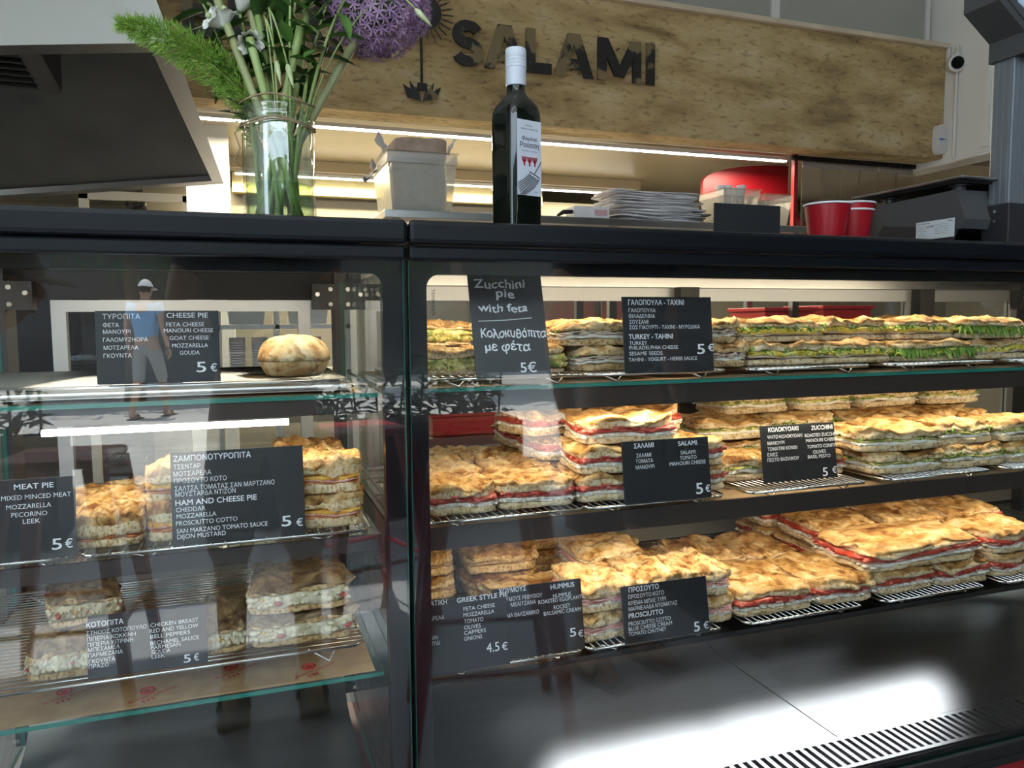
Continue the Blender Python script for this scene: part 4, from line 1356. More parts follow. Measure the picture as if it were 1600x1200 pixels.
t.box(-0.39, 0.135, 0.05, 0.42, 1.0785, 1.0800)
t.tube([(-0.39, 0.05, 1.0838), (0.128, 0.05, 1.0838), (0.138, 0.06, 1.0838), (0.138, 0.41, 1.0838), (0.128, 0.42, 1.0838), (-0.39, 0.42, 1.0838)], 0.0035, 8)
o = t.build('baking_tray', 'steel')
tag(o, 'shallow steel baking tray under the bun rack on the upper left shelf', 'tray')

def stamp(mb, M, s):
    put_text(mb, 'BLACK SALAMI', -0.5 * s, 0.5 * s, 0.0, 0.085 * s, M, 0.01, 1, lift=0.0004)
    ring_pts = [(0.14 * s * math.cos(a), -0.0004, 0.27 * s + 0.14 * s * math.sin(a)) for a in [k * math.pi / 7 for k in range(15)]]
    mb.tube(ring_pts, 0.022 * s, 4, 1, M, caps=False)
    mb.add([(-0.06 * s, -0.0004, 0.21 * s), (0.06 * s, -0.0004, 0.21 * s), (0.05 * s, -0.0004, 0.32 * s), (-0.05 * s, -0.0004, 0.32 * s)], [(0, 1, 2, 3)], 1, M)
    for k in range(3):
        mb.add([(-0.3 * s + k * 0.1 * s, -0.0004, -0.12 * s), (-0.22 * s + k * 0.1 * s, -0.0004, -0.12 * s), (-0.26 * s + k * 0.1 * s, -0.0004, -0.27 * s)], [(0, 1, 2)], 1, M)

def paper(x0, x1, y0, y1, z, label, stamps, drop=0.0):
    m = MB()
    nx = 24
    rr = random.Random(int(z * 1000) + int(x0 * 100))
    top = []
    for i in range(nx + 1):
        x = x0 + (x1 - x0) * i / nx
        w = 0.0012 * noise.noise((x * 14, z, 0.3))
        for y, dz in ((y0 + w * 2, -drop), (y0 + 0.004, 0.0012 + w * 0.5), ((y0 + y1) / 2, 0.0012), (y1, 0.0012)):
            top.append((x, y, z + max(0.0006, dz) if drop == 0 else z + dz + 0.0004))
    fs = [(i * 4 + j, i * 4 + j + 1, (i + 1) * 4 + j + 1, (i + 1) * 4 + j) for i in range(nx) for j in range(3)]
    m.add(top, fs)
    m.add([(p[0], p[1], p[2] - 0.0005) for p in top], [f[::-1] for f in fs])
    for (x, y, s, a) in stamps:
        M = Matrix.Translation((x, y, z + 0.0018)) @ Matrix.Rotation(rad(a), 4, 'Z') @ Matrix.Rotation(rad(-90), 4, 'X')
        stamp(m, M, s)
    o = m.build('baking_paper', ['kraft', 'red_print'])
    tag(o, label, 'paper', 'papers lining the shelves')
rr = random.Random(4)
paper(0.235, 2.08, 0.053, 0.52, 1.0762, 'brown kraft paper lining the upper shelf of the right case', [])
paper(0.235, 2.08, 0.056, 0.52, 0.8732, 'brown kraft paper lining the middle shelf of the right case', [])
paper(-0.388, 0.16, 0.056, 0.50, 0.6772, 'printed brown paper lining the lowest shelf of the left case',
      [(-0.34 + 0.105 * i, 0.085 + 0.035 * (i % 2), 0.062, 28) for i in range(5)])
paper(-0.388, 0.15, 0.054, 0.50, 1.0732, 'printed brown paper under the steel tray, upper left shelf', [(-0.35 + 0.1 * i, 0.075, 0.05, 25) for i in range(5)])
# kind, x, y (front left corner), level in the stack, length, depth, rotation, label
UPPER = [
 ('zucchini_pie', 0.245, 0.070, 0, 0.092, 0.10, 2, 'yellow zucchini pie square left of the chalked card, front piece'),
 ('zucchini_pie', 0.248, 0.185, 0, 0.105, 0.11, -3, 'zucchini pie square in the back left corner of the upper shelf, lower of two'),
 ('zucchini_pie', 0.252, 0.190, 1, 0.100, 0.10, 4, 'zucchini pie square in the back left corner of the upper shelf, upper of two'),
 ('zucchini_pie', 0.345, 0.062, 0, 0.118, 0.10, 0, 'yellow zucchini pie half hidden behind the chalked card, its right end showing'),
 ('turkey', 0.478, 0.062, 0, 0.135, 0.11, 3, 'turkey sandwich lower of two, between the chalked card and the turkey tahini card'),
 ('turkey', 0.452, 0.080, 1, 0.150, 0.11, -4, 'turkey sandwich upper of two, between the chalked card and the turkey tahini card'),
 ('turkey', 0.625, 0.075, 0, 0.062, 0.11, 0, 'turkey sandwich hidden behind the turkey tahini card'),
 ('turkey', 0.560, 0.260, 0, 0.150, 0.12, 3, 'turkey sandwich in the back row behind the turkey tahini card, lower'),
 ('turkey', 0.555, 0.262, 1, 0.150, 0.12, -2, 'turkey sandwich in the back row, its crust showing left above the turkey tahini card'),
 ('turkey', 0.692, 0.060, 0, 0.092, 0.11, -2, 'turkey sandwich with white cream right of the turkey tahini card, lower of two'),
 ('turkey', 0.690, 0.070, 1, 0.088, 0.11, 3, 'turkey sandwich with white cream right of the turkey tahini card, upper of two'),
 ('herb', 0.792, 0.060, 0, 0.155, 0.12, 0, 'green and yellow filled sandwich, bottom left of the front herb stack'),
 ('herb', 0.950, 0.060, 0, 0.150, 0.12, 2, 'green and yellow filled sandwich in the front row, left of the leafy one'),
 ('herb', 0.785, 0.075, 1, 0.175, 0.12, 1, 'green and yellow filled sandwich with long pale crust, top left of the front herb stack'),
 ('herb', 0.800, 0.235, 0, 0.170, 0.12, 0, 'herb sandwich under the back stack, left end'),
 ('herb', 0.975, 0.235, 0, 0.150, 0.12, 0, 'herb sandwich under the back stack, middle'),
 ('herb', 0.855, 0.240, 1, 0.190, 0.12, 2, 'herb sandwich topmost at the back left, behind the long pale crust'),
 ('leafy', 1.104, 0.058, 0, 0.175, 0.12, -1, 'sandwich overflowing with green shredded salad at the front of the upper shelf'),
 ('herb', 0.965, 0.100, 1, 0.150, 0.12, 1, 'herb sandwich upper row, directly left above the leafy salad sandwich'),
 ('herb', 1.118, 0.090, 1, 0.140, 0.12, -3, 'herb sandwich upper row, directly above the leafy salad sandwich'),
 ('herb', 1.285, 0.062, 0, 0.155, 0.12, 0, 'herb sandwich right of the leafy salad one, lower of two'),
 ('leafy', 1.265, 0.072, 1, 0.165, 0.12, -3, 'sandwich with bright green salad hanging out, upper row at the right photo edge'),
 ('herb', 1.130, 0.240, 0, 0.160, 0.12, 0, 'herb sandwich of the back row behind the leafy salad sandwich'),
 ('herb', 1.300, 0.240, 0, 0.150, 0.12, 0, 'herb sandwich of the back row at the right, lower'),
 ('herb', 1.290, 0.245, 1, 0.160, 0.12, 2, 'herb sandwich of the back row at the right, upper'),
 ('herb', 1.455, 0.062, 0, 0.150, 0.12, 0, 'herb sandwich at the right photo edge of the upper shelf'),
]
MIDDLE = [
 ('salami', 0.246, 0.054, 0, 0.102, 0.115, 0, 'flat salami square at the front left corner of the middle shelf'),
 ('salami', 0.351, 0.054, 0, 0.122, 0.115, 0, 'flat salami square next to the front left corner one, beside the tall salami stack'),
 ('salami', 0.242, 0.175, 0, 0.118, 0.115, 2, 'flat salami square second row from the front, against the left side'),
 ('salami', 0.364, 0.175, 0, 0.115, 0.115, -2, 'flat salami square second row from the front, second from the left side'),
 ('salami', 0.262, 0.300, 0, 0.095, 0.12, 0, 'flat salami square third row, against the left side'),
 ('salami', 0.362, 0.300, 0, 0.095, 0.12, 2, 'flat salami square third row, second from the left side'),
 ('salami', 0.478, 0.056, 0, 0.128, 0.115, -3, 'salami sandwich at the bottom of the stack left of the salami card'),
 ('salami', 0.482, 0.062, 1, 0.120, 0.12, -6, 'salami sandwich with gaping bread, middle of the stack left of the salami card'),
 ('salami', 0.500, 0.080, 2, 0.160, 0.115, -4, 'salami sandwich with bright tomato, topmost directly above the salami card'),
 ('salami', 0.484, 0.200, 0, 0.120, 0.115, 0, 'salami sandwich at the bottom of the second stack, behind the salami card stack'),
 ('salami', 0.470, 0.198, 1, 0.125, 0.115, 4, 'salami sandwich in the middle of the second stack, behind the salami card stack'),
 ('salami', 0.456, 0.196, 2, 0.115, 0.115, 18, 'salami sandwich with big red tomato slices, top left of the salami pile'),
 ('salami', 0.478, 0.350, 0, 0.135, 0.12, 0, 'salami sandwich bottom of the rear pile'),
 ('salami', 0.470, 0.345, 1, 0.135, 0.12, 2, 'salami sandwich second of the rear pile'),
 ('salami', 0.462, 0.350, 2, 0.125, 0.12, -4, 'dark salami sandwich third of the rear pile, at the left behind the red tomato'),
 ('salami', 0.606, 0.350, 0, 0.125, 0.12, 0, 'salami sandwich bottom of the rear right pile'),
 ('salami', 0.606, 0.350, 1, 0.125, 0.12, 2, 'salami sandwich second of the rear right pile'),
 ('salami', 0.600, 0.345, 2, 0.140, 0.12, -2, 'brown topped salami sandwich highest at the very back of the salami pile'),
 ('salami', 0.606, 0.200, 0, 0.120, 0.115, 0, 'salami sandwich second row, bottom, behind the salami card'),
 ('salami', 0.602, 0.200, 1, 0.120, 0.115, 3, 'salami sandwich second row, above, behind the salami card'),
 ('salami', 0.590, 0.205, 2, 0.150, 0.115, -6, 'salami sandwich with folded golden crust, top right of the salami pile'),
 ('salami', 0.622, 0.056, 0, 0.128, 0.115, 2, 'salami sandwich at the right edge of the salami card, lower of two'),
 ('salami', 0.616, 0.060, 1, 0.128, 0.115, -1, 'salami sandwich with tomato at the right edge of the salami card, upper of two'),
 ('zucchini', 0.776, 0.114, 0, 0.120, 0.115, 2, 'single zucchini sandwich left of the zucchini card with white cheese'),
 ('tomato', 0.905, 0.114, 0, 0.125, 0.115, -4, 'tomato sandwich right of the zucchini card, behind it'),
 ('zucchini', 0.835, 0.290, 0, 0.165, 0.13, 2, 'zucchini sandwich bottom of the stack behind the zucchini card, left'),
 ('zucchini', 0.840, 0.285, 1, 0.160, 0.13, -3, 'zucchini sandwich top of the stack left behind the zucchini card'),
 ('zucchini', 1.010, 0.290, 0, 0.165, 0.13, 0, 'zucchini sandwich bottom of the stack right behind the zucchini card'),
 ('zucchini', 1.010, 0.280, 1, 0.165, 0.13, 2, 'zucchini sandwich second layer right behind the zucchini card'),
 ('zucchini', 0.930, 0.330, 2, 0.165, 0.12, 4, 'brownish zucchini sandwich topmost above the zucchini card'),
 ('zucchini', 1.105, 0.330, 2, 0.140, 0.12, -4, 'dark zucchini sandwich at the very back, top, under the upper shelf'),
 ('zucchini', 1.060, 0.056, 0, 0.158, 0.12, 0, 'zucchini sandwich of the front row, bottom, with its corner right of the zucchini card'),
 ('zucchini', 1.030, 0.060, 1, 0.175, 0.13, -4, 'zucchini sandwich with broad golden crust, right above the zucchini card edge'),
 ('zucchini', 1.222, 0.054, 0, 0.160, 0.12, 2, 'zucchini sandwich of the front row, bottom, second from the zucchini card'),
 ('zucchini', 1.212, 0.066, 1, 0.150, 0.12, 3, 'zucchini sandwich of the front row, upper, second from the zucchini card'),
 ('zucchini', 1.388, 0.056, 0, 0.150, 0.12, 0, 'zucchini sandwich of the front row, bottom, at the right photo edge'),
 ('zucchini', 1.370, 0.062, 1, 0.150, 0.12, -2, 'zucchini sandwich of the front row, upper, at the right photo edge'),
 ('zucchini', 1.182, 0.200, 0, 0.150, 0.12, 0, 'zucchini sandwich second row, bottom, behind the broad golden crust'),
 ('zucchini', 1.182, 0.205, 1, 0.155, 0.12, 0, 'zucchini sandwich second row, upper, behind the broad golden crust'),
 ('zucchini', 1.350, 0.200, 0, 0.160, 0.12, 0, 'zucchini sandwich second row, bottom, right end'),
 ('zucchini', 1.350, 0.205, 1, 0.160, 0.12, 0, 'zucchini sandwich second row, upper, right end'),
 ('zucchini', 1.270, 0.340, 1, 0.160, 0.12, -3, 'zucchini sandwich of the back right pile, second layer'),
 ('zucchini', 1.270, 0.340, 0, 0.160, 0.12, 0, 'zucchini sandwich of the back right pile, bottom layer'),
 ('zucchini', 1.275, 0.330, 2, 0.170, 0.12, 2, 'zucchini sandwich topmost of the back right pile, pale golden crust'),
 ('zucchini', 1.450, 0.340, 0, 0.150, 0.12, 0, 'zucchini sandwich of the far right back pile, bottom layer'),
 ('zucchini', 1.450, 0.340, 1, 0.150, 0.12, 0, 'zucchini sandwich of the far right back pile, second layer'),
 ('zucchini', 1.460, 0.325, 2, 0.150, 0.12, -3, 'zucchini sandwich topmost at the far right back, green filling'),
]
LOWER = [
 ('hummus', 0.255, 0.320, 0, 0.100, 0.12, 3, 'dark brown hummus sandwich beside the left case wall, lower'),
 ('hummus', 0.252, 0.315, 1, 0.100, 0.12, 5, 'dark brown hummus sandwich beside the left case wall, upper'),
 ('hummus', 0.372, 0.300, 0, 0.130, 0.13, 0, 'dark brown hummus sandwich above the greek pie card, lower of two'),
 ('hummus', 0.368, 0.302, 1, 0.132, 0.13, -3, 'dark brown hummus sandwich above the greek pie card, upper of two'),
 ('hummus', 0.510, 0.400, 0, 0.115, 0.11, 0, 'dark hummus sandwich at the back left of the browned prosciutto piece, lower'),
 ('hummus', 0.506, 0.400, 1, 0.115, 0.11, 4, 'dark hummus sandwich at the back left of the browned prosciutto piece, upper'),
 ('prosciutto', 0.385, 0.160, 0, 0.145, 0.12, 2, 'pale crusted sandwich showing above the hummus card'),
 ('prosciutto', 0.548, 0.235, 0, 0.125, 0.125, -4, 'prosciutto sandwich under the browned topmost one'),
 ('prosciutto', 0.545, 0.225, 1, 0.130, 0.125, -8, 'prosciutto sandwich with browned crust, topmost piece left of centre'),
 ('prosciutto', 0.690, 0.225, 0, 0.092, 0.14, -6, 'prosciutto sandwich behind the prosciutto card, right of the browned topmost one'),
 ('prosciutto', 0.640, 0.400, 0, 0.130, 0.11, 3, 'prosciutto sandwich at the back of the lower shelf'),
 ('prosciutto', 0.480, 0.052, 0, 0.095, 0.13, 1, 'prosciutto sandwich at the front left of the prosciutto card, lower of two'),
 ('prosciutto', 0.478, 0.058, 1, 0.100, 0.13, -2, 'prosciutto sandwich at the front left of the prosciutto card, upper of two'),
 ('prosciutto', 0.580, 0.055, 0, 0.088, 0.13, 0, 'prosciutto sandwich directly behind the prosciutto card, lower'),
 ('prosciutto', 0.582, 0.062, 1, 0.085, 0.13, 0, 'prosciutto sandwich directly behind the prosciutto card, upper'),
 ('prosciutto', 0.672, 0.052, 0, 0.090, 0.13, 0, 'prosciutto sandwich at the right edge of the prosciutto card, lower of two'),
 ('prosciutto', 0.672, 0.058, 1, 0.086, 0.13, -2, 'prosciutto sandwich at the right edge of the prosciutto card, upper of two'),
 ('tomato', 0.792, 0.250, 0, 0.125, 0.14, -4, 'flat tomato square second row, left, behind the front tomato squares'),
 ('tomato', 0.922, 0.235, 0, 0.125, 0.14, 3, 'flat tomato square second row, right, behind the front tomato squares'),
 ('tomato', 0.766, 0.052, 0, 0.162, 0.165, 0, 'flat tomato square at the front, right of the prosciutto card'),
 ('tomato', 0.932, 0.052, 0, 0.125, 0.165, -2, 'flat tomato square at the front, between the first one and the wide stack'),
 ('tomato', 1.070, 0.052, 0, 0.140, 0.13, 2, 'tomato sandwich in the bottom of the wide front stack, left half'),
 ('tomato', 1.214, 0.052, 0, 0.128, 0.13, -1, 'tomato sandwich in the bottom of the wide front stack, right half'),
 ('tomato', 1.040, 0.052, 1, 0.290, 0.145, 1, 'wide tomato sandwich with long golden crust on top of the front stack'),
 ('tomato', 1.352, 0.054, 0, 0.145, 0.13, 0, 'tomato sandwich at the right photo edge of the lower shelf, lower of two'),
 ('tomato', 1.346, 0.060, 1, 0.150, 0.13, -3, 'tomato sandwich at the right photo edge of the lower shelf, upper of two'),
 ('tomato', 1.075, 0.225, 0, 0.165, 0.15, -3, 'tomato sandwich in the second row behind the wide stack, bottom'),
 ('tomato', 1.070, 0.385, 0, 0.165, 0.12, -3, 'tomato sandwich of the back left tomato stack, bottom'),
 ('tomato', 1.068, 0.383, 1, 0.180, 0.12, -3, 'tomato sandwich of the back left tomato stack, top, red side showing'),
 ('tomato', 1.072, 0.230, 1, 0.155, 0.14, -5, 'tomato sandwich behind the wide stack, yellow crust, upper layer at the left'),
 ('tomato', 1.250, 0.215, 0, 0.160, 0.14, 0, 'tomato sandwich second row, bottom, behind the wide stack at the right'),
 ('tomato', 1.245, 0.215, 1, 0.150, 0.14, -8, 'tomato sandwich with torn crust behind the wide stack, centre'),
 ('tomato', 1.270, 0.370, 0, 0.160, 0.13, 0, 'tomato sandwich of the back right tomato pile, bottom left'),
 ('tomato', 1.265, 0.372, 1, 0.160, 0.13, 2, 'tomato sandwich of the back right tomato pile, top left'),
 ('tomato', 1.420, 0.215, 0, 0.150, 0.14, 0, 'tomato sandwich second row at the far right, bottom'),
 ('tomato', 1.410, 0.225, 1, 0.160, 0.14, -4, 'tomato sandwich second row at the far right, long brown crust on top'),
 ('tomato', 1.440, 0.372, 0, 0.150, 0.13, 0, 'tomato sandwich of the back right tomato pile, bottom right'),
 ('tomato', 1.440, 0.372, 1, 0.160, 0.13, 3, 'tomato sandwich of the back right tomato pile, top right'),
]
LEFT_MIDDLE = [
 ('meat_pie', -0.212, 0.056, 0, 0.082, 0.105, -2, 'round topped meat pie in front, right of the meat pie card'),
 ('meat_pie', -0.260, 0.190, 0, 0.125, 0.110, -6, 'meat pie behind the front one, left case middle shelf'),
 ('meat_pie', -0.330, 0.060, 0, 0.100, 0.105, 0, 'meat pie hidden behind the meat pie card'),
 ('ham_pie', -0.125, 0.056, 0, 0.090, 0.115, 3, 'ham pie at the left edge of the ham and cheese card, lower'),
 ('ham_pie', -0.128, 0.075, 1, 0.090, 0.115, 0, 'ham pie at the left edge of the ham and cheese card, upper'),
 ('ham_pie', 0.055, 0.054, 0, 0.092, 0.110, -3, 'ham pie right of the ham and cheese card, lower of two'),
 ('ham_pie', 0.053, 0.060, 1, 0.094, 0.110, -2, 'ham pie with dripping cheddar right of the ham and cheese card, upper of two'),
 ('ham_pie', -0.030, 0.058, 0, 0.080, 0.110, 0, 'ham pie hidden behind the ham and cheese card'),
 ('ham_pie', 0.050, 0.190, 0, 0.095, 0.110, 4, 'ham pie of the second row at the right wall, lower'),
 ('ham_pie', 0.048, 0.190, 1, 0.095, 0.110, 4, 'ham pie of the second row, brown top showing behind the dripping one'),
]
LEFT_LOWER = [
 ('chicken', -0.005, 0.062, 0, 0.138, 0.115, 1, 'chicken pie with red pepper in the lower right stack, bottom'),
 ('chicken', -0.006, 0.072, 1, 0.134, 0.115, -2, 'chicken pie with dark top, topmost of the right stack in the left case'),
 ('chicken', -0.085, 0.066, 0, 0.076, 0.115, -2, 'chicken pie with dark crust right beside the chicken pie card'),
 ('chicken', -0.270, 0.056, 0, 0.085, 0.110, 3, 'chicken pie left of the chicken pie card, lower front piece'),
 ('chicken', -0.255, 0.172, 0, 0.085, 0.110, 12, 'chicken pie left of the chicken pie card, second row'),
 ('chicken', -0.252, 0.120, 1, 0.085, 0.100, 14, 'chicken pie left of the chicken pie card, leaning on top'),
]
n = 0
for rows, z0, pitch in ((UPPER, 1.0927, 0.0385), (MIDDLE, 0.8897, 0.0425), (LOWER, 0.6687, 0.0445), (LEFT_MIDDLE, 0.8897, 0.046), (LEFT_LOWER, 0.7273, 0.043)):
    for kind, x, y, lev, L, Wd, rot, label in rows:
        food(kind, x, y, z0 + lev * pitch, L, Wd, pitch - 0.0012, rot, label, n * 5 + lev)
        n += 1

# the round filled bun on the tray
bn = thing('filled_bun', 'round golden filled bun alone on the tray of the left case', 'bun', (0.068, 0.145, 1.0950))
def bun_half(z0, z1, r, seed, name, m, top):
    mb = MB()
    n, rg = 40, 9
    prof = []
    for i in range(rg + 1):
        t = i / rg
        if top:
            prof.append((r * (1.0 if i == 0 else math.cos(t * math.pi / 2) ** 0.62), z0 + (z1 - z0) * math.sin(t * math.pi / 2)))
        else:
            prof.append((r * (0.78 + 0.22 * math.sin(t * math.pi / 2)), z0 + (z1 - z0) * t))
    prof[-1 if top else 0] = (max(0.001, prof[-1 if top else 0][0]), prof[-1 if top else 0][1])
    mb.lathe(prof, n)
    mb.v = [(x * (1.0 + 0.06 * fbm(x, y, z + seed, 22, 2)), y * (1.0 + 0.06 * fbm(x, y, z + seed + 4, 22, 2)), z + 0.003 * fbm(x, y, seed + z * 5, 45, 3) * (1 if z > z0 + 0.002 else 0)) for x, y, z in mb.v]
    return mb.build(name, m, bn, smooth=True, world=False)
bun_half(0.0, 0.024, 0.049, 2.0, 'lower_bread', 'crust_bun', False)
bun_half(0.0215, 0.0575, 0.0505, 6.0, 'upper_bread', 'crust_bun', True)
mb = MB(); rr = random.Random(8)
for k in range(26):
    a = k / 26 * 2 * math.pi
    mb.ball((0.046 * math.cos(a), 0.046 * math.sin(a), 0.0225), 0.0035, 0, 1, (1, 1, 0.5), None, rr, 0.3)
mb.build('cheese_filling', 'egg_yellow', bn, smooth=True, world=False)

